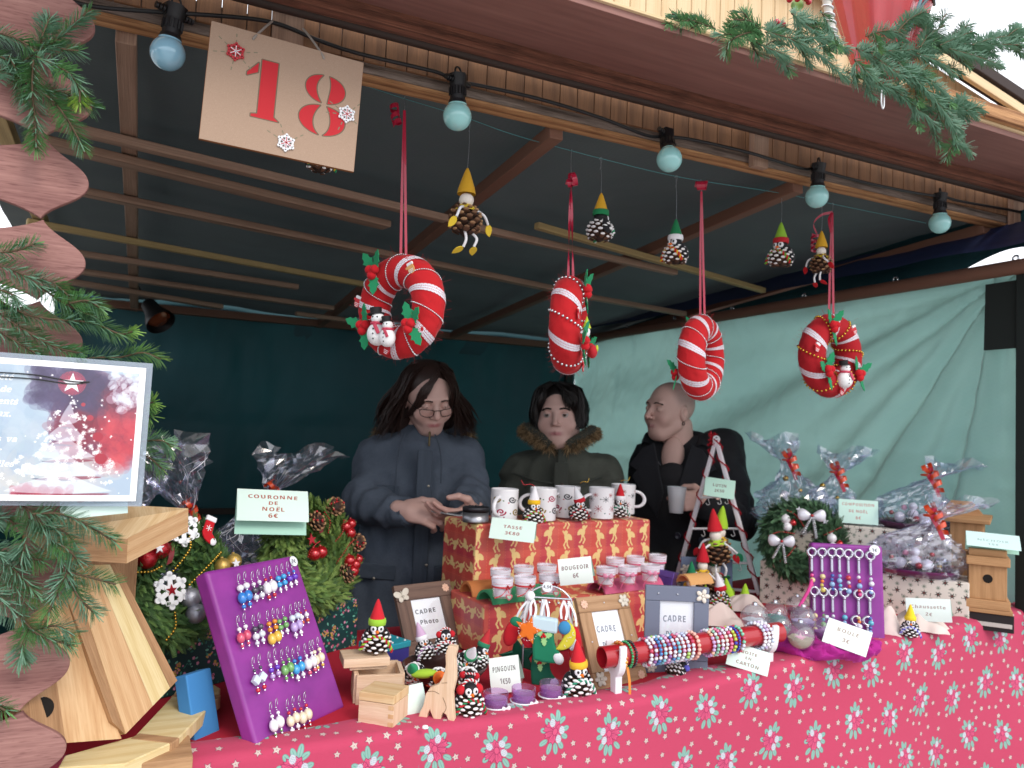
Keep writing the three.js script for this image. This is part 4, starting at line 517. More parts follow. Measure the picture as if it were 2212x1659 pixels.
{ // the woman with the telephone
  const base = onZ(905, 900, -2.66); base.y = 0; const T = faceCam(base, -0.02), H = 1.63, cam = (x, y, dz = 0) => { const p = onZ(x, y, -2.66).sub(base).applyAxisAngle(V(0, 1, 0), -T); p.z = dz; return p; };
  const sR = cam(810, 990, 0), sL = cam(998, 985, 0), eR = cam(785, 1085, 0.1), eL = cam(1016, 1072, 0.12), wR = cam(876, 1092, 0.25), wL = cam(1000, 1080, 0.24);
  const hR = cam(910, 1088, 0.29), hL = cam(985, 1086, 0.29), skin = [0.62, 0.4, 0.345];
  const hc = cam(926, 862, 0.075);
  const { t, hm, hp } = person('person', 'woman in dark blue grey parka with glasses looking down at a phone', base, T, {
    h: H, sx: 0.19, skin, lip: [0.4, 0.13, 0.14], iris: 0x3a2a20, browW: 0.0026, browC: 0x2a1c17, lid: true, face: { jaw: 0.9, cheek: 1, nose: 1.1 }, head: { pos: hc, rot: [0.42, 0.34, 0.1], s: 1.04 }, S: [sR, sL], E: [eR, eL], W: [wR, wL],
    hands: [{ side: -1, pos: hR, fwd: V(0.86, -0.12, 0.3), up: V(-0.25, 0.55, 0.8), curl: [0.42, 0.62, 0.7, 0.75], thumb: 0.2, spread: 0.02 }, { side: 1, pos: hL, fwd: V(-0.62, -0.1, 0.5), up: V(0.1, -0.85, 0.5), curl: [0.3, 0.35, 0.4, 0.45], thumb: 0.8, spread: 0.04 }] });
  const nk = V(0, -0.09, -0.02).applyMatrix4(hm);
  const coat = swell(mesh3(field([elp(0, 1.31, -0.01, 0.185, 0.1, 0.115), elp(0, 1.16, 0.005, 0.19, 0.16, 0.135), elp(0, 0.98, 0.0, 0.2, 0.2, 0.145), cap(-0.05, 0.9, 0, -0.07, 0.72, 0, 0.15, 0.17), cap(0.05, 0.9, 0, 0.07, 0.72, 0, 0.15, 0.17), cap(nk.x, 1.36, -0.01, nk.x * 0.8, 1.405, 0.0, 0.075, 0.07), ...armPrims(sR, eR, wR, [0.07, 0.063, 0.052]), ...armPrims(sL, eL, wL, [0.07, 0.062, 0.052]), elp(0, 0.5, 0, 0.4, 0.17, 0.4, 0.01, true)], 0.035), [-0.42, 0.62, -0.24], [0.42, 1.5, 0.42], 0.0115),
    (x, y, z) => wrinkle(x, y, z, sR, eR, 0.13, 0.0022, 17) + wrinkle(x, y, z, eR, wR, 0.11, 0.0042, 19) + wrinkle(x, y, z, sL, eL, 0.13, 0.0022, 15) + wrinkle(x, y, z, eL, wL, 0.11, 0.0042, 18) + 0.01 * fbm(x * 15, y * 8, z * 14, 3) + 0.03 * (0.2 - Math.abs(nz(x * 11 + y * 4, y * 6 - x * 3, z * 10))) + 0.006 * fbm(x * 8, y * 3, z * 8) + 0.003 * nz(x * 24, y * 14, z * 24) - (z > 0 ? 0.006 * Math.exp(-Math.pow((y - 1.1) / 0.012, 2)) * smooth(0.16 - Math.abs(x), 0, 0.03) : 0));
  const cm = parka(0x586270, 0x444e5c, 3); part(t, 'parka', sphUV(coat), cm);
  const cf = (x, y) => 0.02 + Math.sqrt(Math.max(0.001, 1 - (x / 0.24) ** 2)) * 0.126, trim = parka(0x4a5462, 0x3a4450, 5);
  part(t, 'zip_placket', jitter(box(0.05, 0.62, 0.012, 0.004).translate(0.03, 1.03, 0.0), (v) => { v.z += cf(v.x, v.y) + 0.012 + 0.01 * Math.sin((v.y - 0.7) * 3); }), trim);
  for (const [x, y, w, h] of [[-0.1, 1.2, 0.1, 0.035], [-0.115, 0.93, 0.13, 0.05], [0.13, 0.93, 0.11, 0.05]]) part(t, 'pocket_flap', jitter(box(w, h, 0.012, 0.004).translate(x, y, 0), (v) => { v.z += cf(v.x, v.y) + 0.01; }), trim);
  for (const [x, y] of [[-0.13, 1.19], [-0.1, 1.185], [0.045, 1.22], [0.05, 0.96], [-0.12, 0.91], [0.048, 0.84]]) part(t, 'snap_button', ell(0.0055, 0.0055, 0.003, 12), M(0x9a948a, 0.3, { metalness: 0.8 }), V(x, y, cf(x, y) + 0.024));
  for (const [s, w, hn] of [[-1, wR, hR], [1, wL, hL]]) { const d = hn.clone().sub(w).normalize(); part(t, 'cuff', rod(w.clone().addScaledVector(d, -0.03), w.clone().addScaledVector(d, 0.022), 0.048, 20, 0.045), trim); }
  for (const [x, l] of [[-0.062, 0.2], [0.085, 0.16]]) part(t, 'drawstring', tube([V(x * 0.7, 1.39, 0.1), V(x * 0.9, 1.35, 0.135), V(x, 1.3, 0.15), V(x * 1.02, 1.39 - l, 0.165)], 0.003, 6, 20), trim);
  part(t, 'zip_pull', box(0.007, 0.05, 0.006, 0.002).translate(nk.x + 0.02, 1.375, 0.115), M(0x5c4f36, 0.45, { metalness: 0.7 }));
  const ring = []; for (let i = 0; i <= 12; i++) { const a = PI * 0.02 + i / 12 * PI * 0.95; ring.push(V(0.02 + 0.15 * Math.cos(a), 1.375 + 0.045 * Math.sin(a), -0.04 - 0.06 * Math.sin(a))); }
  part(t, 'fur_trim', furRing(V(0, 1.36, -0.02), ring, 5000, 0.055, [0x8a6f4e, 0x6a5238, 0x9a8462])).material = VC; part(t, 'hood', tube(ring, 0.032, 10, 30), trim);
  // dark brown shoulder length hair with a fringe swept to one side
  const W2 = (x, y, z) => V(x, y, z).applyMatrix4(hm), hairM = new THREE.MeshPhysicalMaterial({ color: 0x2c1b16, roughness: 0.5, sheen: 0.4, sheenRoughness: 0.4, sheenColor: 0x5a4038 }), L = [];
  for (let i = 0; i < 420; i++) { const a = rr(0.62, 2 * PI - 0.62) + (i % 5 === 0 ? rr(-0.12, 0.12) : 0), sx2 = Math.sin(a), cz = Math.cos(a), q = rr(0.93, 1.04), out = rr(0.9, 1.16), len = rr(0.1, 0.15) + (cz < 0 ? 0.02 : 0); const p0 = W2(0.012 + sx2 * 0.02, 0.116 * q, -0.01 + cz * 0.02), p1 = W2(sx2 * 0.07 * q, 0.092 * q, cz * 0.08 - 0.012), p2 = W2(sx2 * 0.09 * out, 0.02, cz * 0.098 * out - 0.02); const p3 = p2.clone().add(V((p2.x - hc.x) * 0.42 * rr(0.3, 1.2), -len * 0.5, (p2.z - hc.z) * 0.12)), p4 = p3.clone().add(V((p2.x - hc.x) * 0.2 + rr(-0.022, 0.022), -len * 0.5, rr(-0.01, 0.01))); if (cz > 0.45 && p2.z > hc.z + 0.03) continue; L.push([p0, p1, p2, p3, p4]); }
  for (let i = 0; i < 70; i++) { const k = rnd(), s = k < 0.6 ? -1 : 1, q = rr(0.35, 1); L.push([W2(0.02, 0.112, 0.015 + 0.02 * q), W2(0.02 + s * 0.025 * (0.3 + q), 0.095, 0.06), W2(0.01 + s * (0.025 + 0.035 * q), 0.062, 0.088 - 0.014 * q), W2(s * (0.03 + 0.045 * q) + 0.006, 0.024 - 0.02 * q, 0.088 - 0.03 * q), W2(s * (0.045 + 0.042 * q), -0.012 - 0.05 * q, 0.07 - 0.05 * q)]); }
  part(t, 'hair', merge([locks(L.flatMap((q) => [q, q.map((p, i) => i ? p.clone().add(V(rr(-0.006, 0.006), rr(-0.006, 0.006), rr(-0.005, 0.005))) : p)]), 0.003, 4, 10), flat(mesh3(field([elp(0, 0.04, -0.022, 0.08, 0.084, 0.092), cap(-0.045, 0.0, -0.05, -0.085, -0.1, -0.05, 0.05, 0.05), cap(0.045, 0.0, -0.05, 0.08, -0.09, -0.05, 0.05, 0.048), elp(0, -0.05, 0.075, 0.063, 0.12, 0.07, 0.02, true)], 0.03), [-0.16, -0.25, -0.16], [0.16, 0.14, 0.12], 0.006)).applyMatrix4(hm)]), hairM);
  const fr = M(0x1a1818, 0.3, { metalness: 0.6 }), gl = part(hp, 'glasses', merge([...[-1, 1].flatMap((s) => [loop([V(s * 0.012, -0.001, 0.104), V(s * 0.016, -0.019, 0.103), V(s * 0.034, -0.022, 0.101), V(s * 0.052, -0.016, 0.094), V(s * 0.055, 0.001, 0.092), V(s * 0.034, 0.004, 0.102)], 0.0013, 6, 36), tube([V(s * 0.055, 0, 0.092), V(s * 0.074, 0.006, 0.06), V(s * 0.08, 0.008, 0.0)], 0.0013, 6, 14)]), tube([V(-0.012, -0.001, 0.104), V(0, 0.001, 0.1065), V(0.012, -0.001, 0.104)], 0.0013, 6, 8)]), fr);
  for (const s of [-1, 1]) part(gl, 'lens', ell(0.021, 0.0125, 0.0006, 20), M(0xffffff, 0.03, { transmission: 1 }), V(s * 0.034, -0.009, 0.101));
  legsWear(t, H, 0.19);
  const ph = cam(966, 1081, 0.335).applyAxisAngle(V(0, 1, 0), T).add(base), pg = thing('mobile_phone', 'mobile phone with a bright edge held by the woman in both hands', 'phone', ph, T + 0.5); const q = part(pg, 'case', box(0.05, 0.009, 0.1, 0.004), M(0x9fa6ad, 0.25, { metalness: 0.7 }), V(0, 0, 0), [0.12, 0.7, 0.08]); part(q, 'screen', box(0.042, 0.001, 0.084), M(0x0b0d12, 0.05), V(0, 0.0047, 0)); part(q, 'edge_band', box(0.0515, 0.0035, 0.1015, 0.0015), M(0xe8f2f0, 0.12, { metalness: 0.6 }));
}
{ // the young woman with the fur collar
  const base = onZ(1208, 900, -2.72); base.y = 0; const T = faceCam(base, 0.0), H = 1.56, cam = (x, y, dz = 0) => { const p = onZ(x, y, -2.72).sub(base).applyAxisAngle(V(0, 1, 0), -T); p.z = dz; return p; };
  const sR = cam(1122, 1050, 0), sL = cam(1298, 1050, 0), eR = cam(1105, 1190, 0.03), eL = cam(1322, 1190, 0.03), wR = cam(1165, 1250, 0.2), wL = cam(1265, 1250, 0.2), hc = cam(1207, 900, 0.05), skin = [0.66, 0.435, 0.38];
  const { t, hm } = person('person', 'young woman with short dark hair in olive parka with fur hood facing forward', base, T, { h: H, sx: 0.19, skin, lip: [0.42, 0.15, 0.16], iris: 0x3c3026, browW: 0.0034, browC: 0x1c1310, face: { jaw: 1.12, cheek: 1.12, nose: 1.0, thin: 1.08 }, head: { pos: hc, rot: [0.02, -0.12, 0.04], s: 1.09 }, S: [sR, sL], E: [eR, eL], W: [wR, wL], hands: [{ side: -1, pos: wR.clone().add(V(0.06, -0.02, 0.05)), fwd: V(0.8, -0.3, 0.4), up: V(0, 0.5, 0.8), curl: 0.5, thumb: 0.5 }, { side: 1, pos: wL.clone().add(V(-0.06, -0.02, 0.05)), fwd: V(-0.8, -0.3, 0.4), up: V(0, 0.5, 0.8), curl: 0.5, thumb: 0.5 }] });
  const coat = swell(mesh3(field([elp(0, 1.225, -0.01, 0.185, 0.085, 0.115), elp(0, 1.07, 0.005, 0.195, 0.16, 0.135), elp(0, 0.9, 0.0, 0.195, 0.2, 0.14), cap(-0.05, 0.85, 0, -0.06, 0.7, 0, 0.14, 0.15), cap(0.05, 0.85, 0, 0.06, 0.7, 0, 0.14, 0.15), cap(0, 1.26, 0.0, 0, 1.32, 0.02, 0.095, 0.085), ...armPrims(sR, eR, wR, [0.076, 0.07, 0.055]), ...armPrims(sL, eL, wL, [0.076, 0.07, 0.055]), elp(0, 1.4, 0.04, 0.075, 0.07, 0.08, 0.02, true)], 0.035), [-0.38, 0.55, -0.24], [0.38, 1.42, 0.36], 0.0115),
    (x, y, z) => wrinkle(x, y, z, sR, eR, 0.13, 0.004, 20) + wrinkle(x, y, z, sL, eL, 0.13, 0.004, 21) + 0.01 * fbm(x * 13, y * 7, z * 12, 3) + 0.028 * (0.2 - Math.abs(nz(x * 11 - y * 4, y * 6 + x * 3, z * 10))) + 0.003 * nz(x * 24, y * 14, z * 24) - (z > 0 ? 0.005 * Math.exp(-Math.pow((y - 1.17) / 0.01, 2)) : 0));
  part(t, 'parka', sphUV(coat), parka(0x52564e, 0x41453e, 7)); const trim = parka(0x454a43, 0x363a35, 8);
  part(t, 'zip_placket', jitter(box(0.055, 0.5, 0.012, 0.004).translate(0.015, 1.0, 0.0), (v) => { v.z += 0.15; }), trim); for (const y of [1.17, 1.09, 1.0]) part(t, 'snap_button', ell(0.006, 0.006, 0.003, 12), M(0x4a3f38, 0.4, { metalness: 0.5 }), V(0.02, y, 0.157)); part(t, 'collar_tab', box(0.03, 0.07, 0.012, 0.004), trim, V(0.015, 1.265, 0.128), [-0.3, 0, 0]);
  part(t, 'seam', tube([V(-0.17, 1.2, 0.09), V(-0.06, 1.175, 0.138), V(0.08, 1.175, 0.138), V(0.17, 1.2, 0.09)], 0.0035, 6, 24), trim);
  const ring = []; for (let i = 0; i <= 20; i++) { const a = -0.42 * PI + i / 20 * PI * 1.84, f = Math.sin(a - PI / 2); ring.push(V(0.128 * Math.cos(a) + 0.004, 1.325 + 0.055 * 1.5 * Math.max(-0.45, Math.abs(Math.cos(a)) - 0.45), 0.035 - 0.085 * Math.sin(a))); }
  part(t, 'hood', tube(ring, 0.026, 10, 40), trim); part(t, 'fur_trim', furRing(V(0, 1.33, 0.02), ring, 15000, 0.044, [0xa08560, 0x7d6546, 0xb89e78, 0x66523a]), VC);
  const W2 = (x, y, z) => V(x, y, z).applyMatrix4(hm), hairM = new THREE.MeshPhysicalMaterial({ color: 0x120c0b, roughness: 0.5, sheen: 0.3, sheenRoughness: 0.4, sheenColor: 0x4a3830 }), L = [];
  for (let i = 0; i < 330; i++) { const a = rr(0.75, 2 * PI - 0.75), sx2 = Math.sin(a), cz = Math.cos(a), q = rr(0.96, 1.06), out = rr(0.95, 1.12), len = rr(0.04, 0.07); L.push([W2(-0.012 + sx2 * 0.02, 0.118 * q, -0.01 + cz * 0.02), W2(sx2 * 0.074 * q, 0.09 * q, cz * 0.082 - 0.012), W2(sx2 * 0.092 * out, 0.02, cz * 0.1 * out - 0.015), W2(sx2 * 0.094 * out, 0.02 - len * 0.6, cz * 0.09 * out - 0.012), W2(sx2 * 0.085 * out + rr(-0.01, 0.01), 0.02 - len, cz * 0.08 * out)]); }
  for (let i = 0; i < 120; i++) { const s = rnd() < 0.55 ? -1 : 1, q = rnd(); L.push([W2(-0.012, 0.116, 0.01 + 0.02 * q), W2(-0.01 + s * 0.03, 0.1, 0.062), W2(s * (0.035 + 0.02 * q), 0.07 - 0.01 * q, 0.082), W2(s * (0.05 + 0.022 * q), 0.042 - 0.03 * q, 0.07 - 0.02 * q), W2(s * (0.063 + 0.02 * q), 0.01 - 0.06 * q * (s < 0 ? 1 : 0.5), 0.058 - 0.03 * q)]); }
  for (let i = 0; i < 12; i++) L.push([W2(0.0, 0.112, 0.03), W2(0.02, 0.095, 0.075), W2(0.03 + 0.004 * i, 0.06, 0.09), W2(0.036 + 0.003 * i, 0.028 - 0.001 * i, 0.088 - 0.002 * i)]);
  part(t, 'hair', merge([locks(L.flatMap((q) => [q, q.map((p, i) => i ? p.clone().add(V(rr(-0.006, 0.006), rr(-0.008, 0.008), rr(-0.005, 0.005))) : p)]), 0.003, 4, 9), flat(mesh3(field([elp(0, 0.04, -0.02, 0.084, 0.084, 0.098), elp(0, -0.02, -0.05, 0.08, 0.06, 0.06), elp(0, -0.045, 0.085, 0.062, 0.115, 0.075, 0.02, true)], 0.03), [-0.13, -0.12, -0.15], [0.13, 0.14, 0.12], 0.006)).applyMatrix4(hm)]), hairM);
  for (const c of t.children) if (['parka', 'zip_placket', 'snap_button', 'collar_tab', 'seam', 'hood', 'fur_trim'].includes(c.name)) c.position.y += 0.052;
  legsWear(t, H, 0.18);
}
{ // the man in the black coat
  const base = onZ(1470, 900, -2.56); base.y = 0; const T = faceCam(base, -0.12), H = 1.62, cam = (x, y, dz = 0) => { const p = onZ(x, y, -2.56).sub(base).applyAxisAngle(V(0, 1, 0), -T); p.z = dz; return p; };
  const sR = cam(1392, 1015, 0.0), sL = cam(1568, 985, -0.02), eR = cam(1378, 1150, 0.02), eL = cam(1600, 1110, 0.1), wR = cam(1400, 1240, 0.16), wL = cam(1545, 1075, 0.24), hc = cam(1447, 889, 0.05), skin = [0.61, 0.395, 0.34];
  const hL = cam(1517, 1068, 0.27);
  const { t, hm, hp } = person('person', 'bald man in a black coat looking left and holding a plastic cup', base, T, { h: H, sx: 0.2, skin, lip: [0.42, 0.2, 0.2], iris: 0x2c241e, browW: 0.003, browC: 0x3a2b24, stubble: true, lid: true, face: { jaw: 1.1, cheek: 1.0, nose: 1.25, thin: 1.02 }, head: { pos: hc, rot: [-0.02, -0.72, -0.04], s: 1.04 }, S: [sR, sL], E: [eR, eL], W: [wR, wL], hands: [{ side: -1, pos: wR.clone().add(V(0.02, -0.06, 0.05)), fwd: V(0.2, -0.8, 0.4), up: V(-0.6, 0, 0.6), curl: 0.4, thumb: 0.4 }, { side: 1, pos: hL, fwd: V(-0.92, -0.05, 0.28), up: V(0.3, 0.1, 0.95), curl: [0.62, 0.66, 0.7, 0.74], thumb: 0.9, spread: 0.03 }] });
  part(hp, 'earring', new THREE.TorusGeometry(0.006, 0.0016, 8, 16), M(0x0d0d0f, 0.3, { metalness: 0.6 }), V(0.079, -0.042, -0.004));
  const nk = V(0, -0.1, -0.02).applyMatrix4(hm);
  const coat = swell(mesh3(field([cap(sR.x * 0.7, 1.315, -0.01, sL.x * 0.7, 1.345, -0.02, 0.085, 0.085), elp(0, 1.16, 0.0, 0.2, 0.18, 0.135), elp(0, 0.95, 0.0, 0.2, 0.22, 0.14), cap(-0.05, 0.85, 0, -0.06, 0.62, 0, 0.14, 0.16), cap(0.05, 0.85, 0, 0.06, 0.62, 0, 0.14, 0.16), elp(sR.x, sR.y + 0.05, 0, 0.07, 0.055, 0.075), elp(sL.x, sL.y + 0.055, -0.02, 0.075, 0.055, 0.075), ...armPrims(sR, eR, wR, [0.078, 0.068, 0.054]), ...armPrims(sL, eL, wL, [0.08, 0.07, 0.056]), cap(nk.x, nk.y + 0.1, 0.12, nk.x + 0.012, nk.y - 0.09, 0.175, 0.058, 0.03, 0.015), ].map((p, i, a) => i === a.length - 1 ? { ...p, cutc: 1 } : p).filter((p) => !p.cutc), 0.035), [-0.42, 0.5, -0.26], [0.44, 1.5, 0.4], 0.0115),
    (x, y, z) => wrinkle(x, y, z, sR, eR, 0.13, 0.003, 18) + wrinkle(x, y, z, sL, eL, 0.13, 0.004, 20) + wrinkle(x, y, z, eL, wL, 0.11, 0.004, 20) + 0.005 * fbm(x * 8, y * 3, z * 8) + 0.02 * (0.2 - Math.abs(nz(x * 10 + y * 4, y * 6, z * 9))));
  const bm = parka(0x15171d, 0x0d0f14, 11), lm = parka(0x191b22, 0x101218, 12); part(t, 'coat', sphUV(coat), bm);
  const neckX = nk.x; part(t, 'throat', ell(0.047, 0.088, 0.03, 20), M(new THREE.Color(...skin).multiplyScalar(0.92).getHex(), 0.6), V(neckX + 0.012, 1.33, 0.066)); part(t, 'shirt', ell(0.068, 0.06, 0.03, 20), M(0x17171c, 0.9), V(neckX + 0.016, 1.255, 0.1));
  part(t, 'necklace', merge(Array.from({ length: 34 }, (_, i) => { const a = PI * (1.02 + i / 33 * 0.96); return ico(0.0034, 0).translate(neckX + 0.015 + 0.07 * Math.cos(a), 1.345 + 0.058 * Math.sin(a), 0.1 - 0.012 * Math.sin(a) - 0.03); })), M(0x8a8c92, 0.3, { metalness: 0.9 }));
  for (const s of [-1, 1]) { const c = s < 0 ? neckX - 0.06 : neckX + 0.085; part(t, 'lapel', jitter(extr(poly([[0, 0.09], [s * 0.045, 0.07], [s * 0.1, 0.0], [s * 0.065, -0.02], [s * 0.085, -0.045], [-s * 0.03, -0.2], [-s * 0.05, -0.1]]), 0.012, 0.003), (v) => { v.z -= 0.9 * (v.x * v.x) + 0.1 * Math.max(0, v.y); }), lm, V(c, 1.3, 0.118), [-0.12, s * 0.2, 0]); part(t, 'collar', tube([V(c + s * 0.035, 1.37, 0.06), V(c + s * 0.03, 1.41, 0.0), V(neckX + s * 0.045, 1.425, -0.07)], 0.024, 8, 16), lm); }
  for (const [x, y] of [[0.02, 1.04], [0.03, 0.93], [0.02, 1.15], [0.11, 1.03]]) part(t, 'coat_button', lathe([[0, 0.004], [0.009, 0.004], [0.0125, 0.006], [0.0145, 0.003], [0.013, 0], [0, 0]], 20).rotateX(PI / 2), M(0x1d2836, 0.25), V(x, y, 0.142));
  legsWear(t, H, 0.19);
  const cp = hL.clone().add(V(-0.055, 0.0, 0.03)).applyAxisAngle(V(0, 1, 0), T).add(base), cg = thing('plastic_cup', 'white translucent plastic cup held by the man in black', 'cup', cp, 0); part(cg, 'cup', lathe([[0, -0.045], [0.024, -0.045], [0.025, -0.043], [0.034, 0.046], [0.0355, 0.048], [0.0345, 0.049], [0.033, 0.046], [0.024, -0.042], [0, -0.042]], 32), M(0xe9edf2, 0.35, { transmission: 0.4 })); part(cg, 'drink', cyl(0.0245, 0.0305, 0.06, 24).translate(0, -0.011, 0), M(0x6b2f2a, 0.2));
}
// ---------- small ornaments shared by many things ----------
const HOLLY = (() => { const s = new THREE.Shape(); s.moveTo(0, 0); const L = [[0.006, 0.006], [0.013, 0.012], [0.009, 0.018], [0.0145, 0.026], [0.009, 0.031], [0.0095, 0.039], [0.001, 0.05], [-0.0085, 0.039], [-0.0085, 0.031], [-0.0145, 0.026], [-0.009, 0.018], [-0.013, 0.012], [-0.006, 0.006]]; let px = 0, py = 0; for (const [x, y] of [...L, [0, 0]]) { s.quadraticCurveTo((px + x) / 2 * 0.85, (py + y) / 2, x, y); px = x; py = y; } return extr(s, 0.0022, 0.0004, 1, 3); })();
const feltGreen = new THREE.MeshPhysicalMaterial({ color: 0x1f8a5c, roughness: 0.95, sheen: 0.5, sheenRoughness: 0.5, sheenColor: 0x8fd8b0 });
const felt = (c) => M(c, 0.95, { sheen: 0.4, sheenRoughness: 0.5, sheenColor: 0xffffff });
const feltRed = felt(0xc01522), white = M(0xe9eaee, 0.6), black = M(0x121216, 0.7), gold = M(0xd7b04a, 0.22, { metalness: 0.9 }), silver = M(0xd8dde2, 0.2, { metalness: 0.9 });
const pom = (() => { const g = sph(0.0105, 18, 14); return jitter(g, (v) => v.multiplyScalar(1 + 0.05 * nz(v.x * 900, v.y * 900, v.z * 900))); })();
const laceTex = canvasTex(256, 64, (c, W, H) => { c.fillStyle = '#fff'; c.fillRect(0, 0, W, H); c.fillStyle = '#000'; for (let x = 0; x < W; x += 32) { for (const [dx, dy, a] of [[8, 22, 0.6], [24, 22, -0.6], [8, 42, -0.6], [24, 42, 0.6]]) { c.save(); c.translate(x + dx, dy); c.rotate(a); c.beginPath(); c.ellipse(0, 0, 3.6, 7, 0, 0, 7); c.fill(); c.restore(); } for (let k = 0; k < 4; k++) { c.fillRect(x + k * 8 + 2, 7, 4, 3); c.fillRect(x + k * 8 + 2, 54, 4, 3); } c.beginPath(); c.arc(x, 0, 5, 0, 7); c.arc(x + 16, 64, 5, 0, 7); c.fill(); } }, true);
laceTex.colorSpace = THREE.NoColorSpace;
const laceMat = new THREE.MeshPhysicalMaterial({ color: 0xe6e3ee, roughness: 0.9, alphaMap: laceTex, alphaTest: 0.5, side: THREE.DoubleSide });
const WR = 0.083, Wr = 0.037;
const onTorus = (u, v, r = Wr, R = WR) => V((R + r * Math.cos(v)) * Math.cos(u), (R + r * Math.cos(v)) * Math.sin(u), r * Math.sin(v));
const feltRing = jitter(new THREE.TorusGeometry(WR, Wr, 40, 110), (v) => { const k = 1 + 0.045 * nz(v.x * 50, v.y * 50, v.z * 50) + 0.02 * nz(v.x * 200, v.y * 200, v.z * 200); v.multiplyScalar(lerp(1, k, 0.6)); });
const fuzz = (() => { const gs = []; for (let i = 0; i < 520; i++) { const u = rr(0, 6.28), v = rr(0, 6.28), p = onTorus(u, v), n = p.clone().sub(V(WR * Math.cos(u), WR * Math.sin(u), 0)).normalize(), d = V(rr(-1, 1), rr(-1, 1), rr(-1, 1)); gs.push(tube([p, p.clone().addScaledVector(n, 0.005).addScaledVector(d, 0.004), p.clone().addScaledVector(n, rr(0.006, 0.016)).addScaledVector(d, rr(0.004, 0.014))], 0.00016, 3, 4)); } return merge(gs); })();
function laceHelix(turns, ph, w) { const N = turns * 26, pos = [], uv = [], idx = []; for (let i = 0; i <= N; i++) { const a = i / N * turns * 2 * PI, u0 = ph + a / turns; for (let j = 0; j <= 3; j++) { const p = onTorus(u0 + (j / 3 - 0.5) * w / WR, a, Wr + 0.0016); pos.push(p.x, p.y, p.z); uv.push(a * Wr / 0.06, j / 3); } } for (let i = 0; i < N; i++) for (let j = 0; j < 3; j++) { const a = i * 4 + j; idx.push(a, a + 4, a + 1, a + 1, a + 4, a + 5); } const g = new THREE.BufferGeometry(); g.setAttribute('position', new THREE.Float32BufferAttribute(pos, 3)); g.setAttribute('uv', new THREE.Float32BufferAttribute(uv, 2)); g.setIndex(idx); g.computeVertexNormals(); return g; }
function beadHelix(turns, ph, r, gap) { const gs = [], N = Math.round(turns * 2 * PI * Wr / gap), b = ico(r, 1); for (let i = 0; i < N; i++) { const a = i / N * turns * 2 * PI, p = onTorus(ph + a / turns, a, Wr + r * 0.6); gs.push(b.clone().translate(p.x, p.y, p.z)); } return merge(gs); }
const lace7 = laceHelix(7, 0.2, 0.0135), lace6 = laceHelix(6, 0.5, 0.0135), bead7 = beadHelix(7, 0.65, 0.0021, 0.0046), bead6 = beadHelix(6, 1.0, 0.0034, 0.0095);
function snowman(parent, x, y, z, s, ry) { const g = part(parent, 'snowman', merge([ell(0.02, 0.022, 0.018, 20), sph(0.0125, 18).translate(0, 0.029, 0.001)]).scale(s, s, s), M(0xeceef0, 0.45), V(x, y, z), [0, ry, 0]); part(g, 'hat', merge([cyl(0.016, 0.016, 0.0022, 18).translate(0, 0.038, 0), cyl(0.0105, 0.0115, 0.012, 16).translate(0, 0.044, 0)]).rotateZ(0.12).scale(s, s, s), black); part(g, 'scarf', merge([new THREE.TorusGeometry(0.0115, 0.0032, 8, 18).rotateX(PI / 2).translate(0, 0.0195, 0), box(0.007, 0.02, 0.003, 0.001).rotateZ(0.5).translate(0.007, 0.008, 0.0185)]).scale(s, s, s), M(0xc23a56, 0.35)); part(g, 'button', merge([[0, 0.008, 0.0175], [0, -0.001, 0.018], [0, -0.01, 0.016], [-0.0045, 0.031, 0.0125], [0.0045, 0.031, 0.0125]].map((q) => ico(0.0016, 1).translate(...q))).scale(s, s, s), black); return g; }
const MITT = (() => { const s = new THREE.Shape(); s.moveTo(-0.007, 0); s.lineTo(0.007, 0); s.bezierCurveTo(0.012, -0.012, 0.009, -0.02, 0.0, -0.021); s.bezierCurveTo(-0.009, -0.02, -0.01, -0.012, -0.0085, -0.007); s.lineTo(-0.014, -0.006); s.lineTo(-0.0145, -0.001); return extr(s, 0.003, 0.0006, 1, 6); })();
function mitten(parent, p, rz, c) { const m = part(parent, 'mitten', MITT, M(c, 0.6), p, [0, 0, rz]); part(m, 'cuff', box(0.017, 0.007, 0.0045, 0.0012), white, V(0, 0.003, 0)); part(m, 'stripe', merge([0, 1, 2].map((i) => box(0.014 - i * 0.002, 0.0013, 0.0006).translate(0, -0.011 - i * 0.0035, 0.0016))), white); }
function hollyCluster(parent, u, v, as, dz = 0.004, np = 3) { const p = onTorus(u, v, Wr + dz); as.forEach((a, i) => part(parent, 'holly_leaf', HOLLY, feltGreen, p.clone().add(V(0.006 * Math.cos(a), 0.006 * Math.sin(a), 0.001 * i)), [0.25 * Math.sin(i * 2), 0.3 * Math.cos(i * 3), a - PI / 2])); for (let i = 0; i < np; i++) { const a = i * 2.1 + 0.5; part(parent, 'pompom', pom, feltRed, p.clone().add(V(0.009 * Math.cos(a), 0.009 * Math.sin(a), 0.008))); } }
function strip(pts, w, side) { // a flat ribbon along pts, w wide towards side(i) (a vector or a function)
  const cv = new THREE.CatmullRomCurve3(pts, false, 'centripetal'), N = pts.length * 8, pos = [], idx = [], uv = []; for (let i = 0; i <= N; i++) { const p = cv.getPoint(i / N), s = (typeof side === 'function' ? side(i / N) : side).clone().normalize().multiplyScalar(w / 2); pos.push(p.x - s.x, p.y - s.y, p.z - s.z, p.x + s.x, p.y + s.y, p.z + s.z); uv.push(0, i / N, 1, i / N); if (i < N) { const a = i * 2; idx.push(a, a + 1, a + 2, a + 1, a + 3, a + 2); } }
  const g = new THREE.BufferGeometry(); g.setAttribute('position', new THREE.Float32BufferAttribute(pos, 3)); g.setAttribute('uv', new THREE.Float32BufferAttribute(uv, 2)); g.setIndex(idx); g.computeVertexNormals(); return g;
}
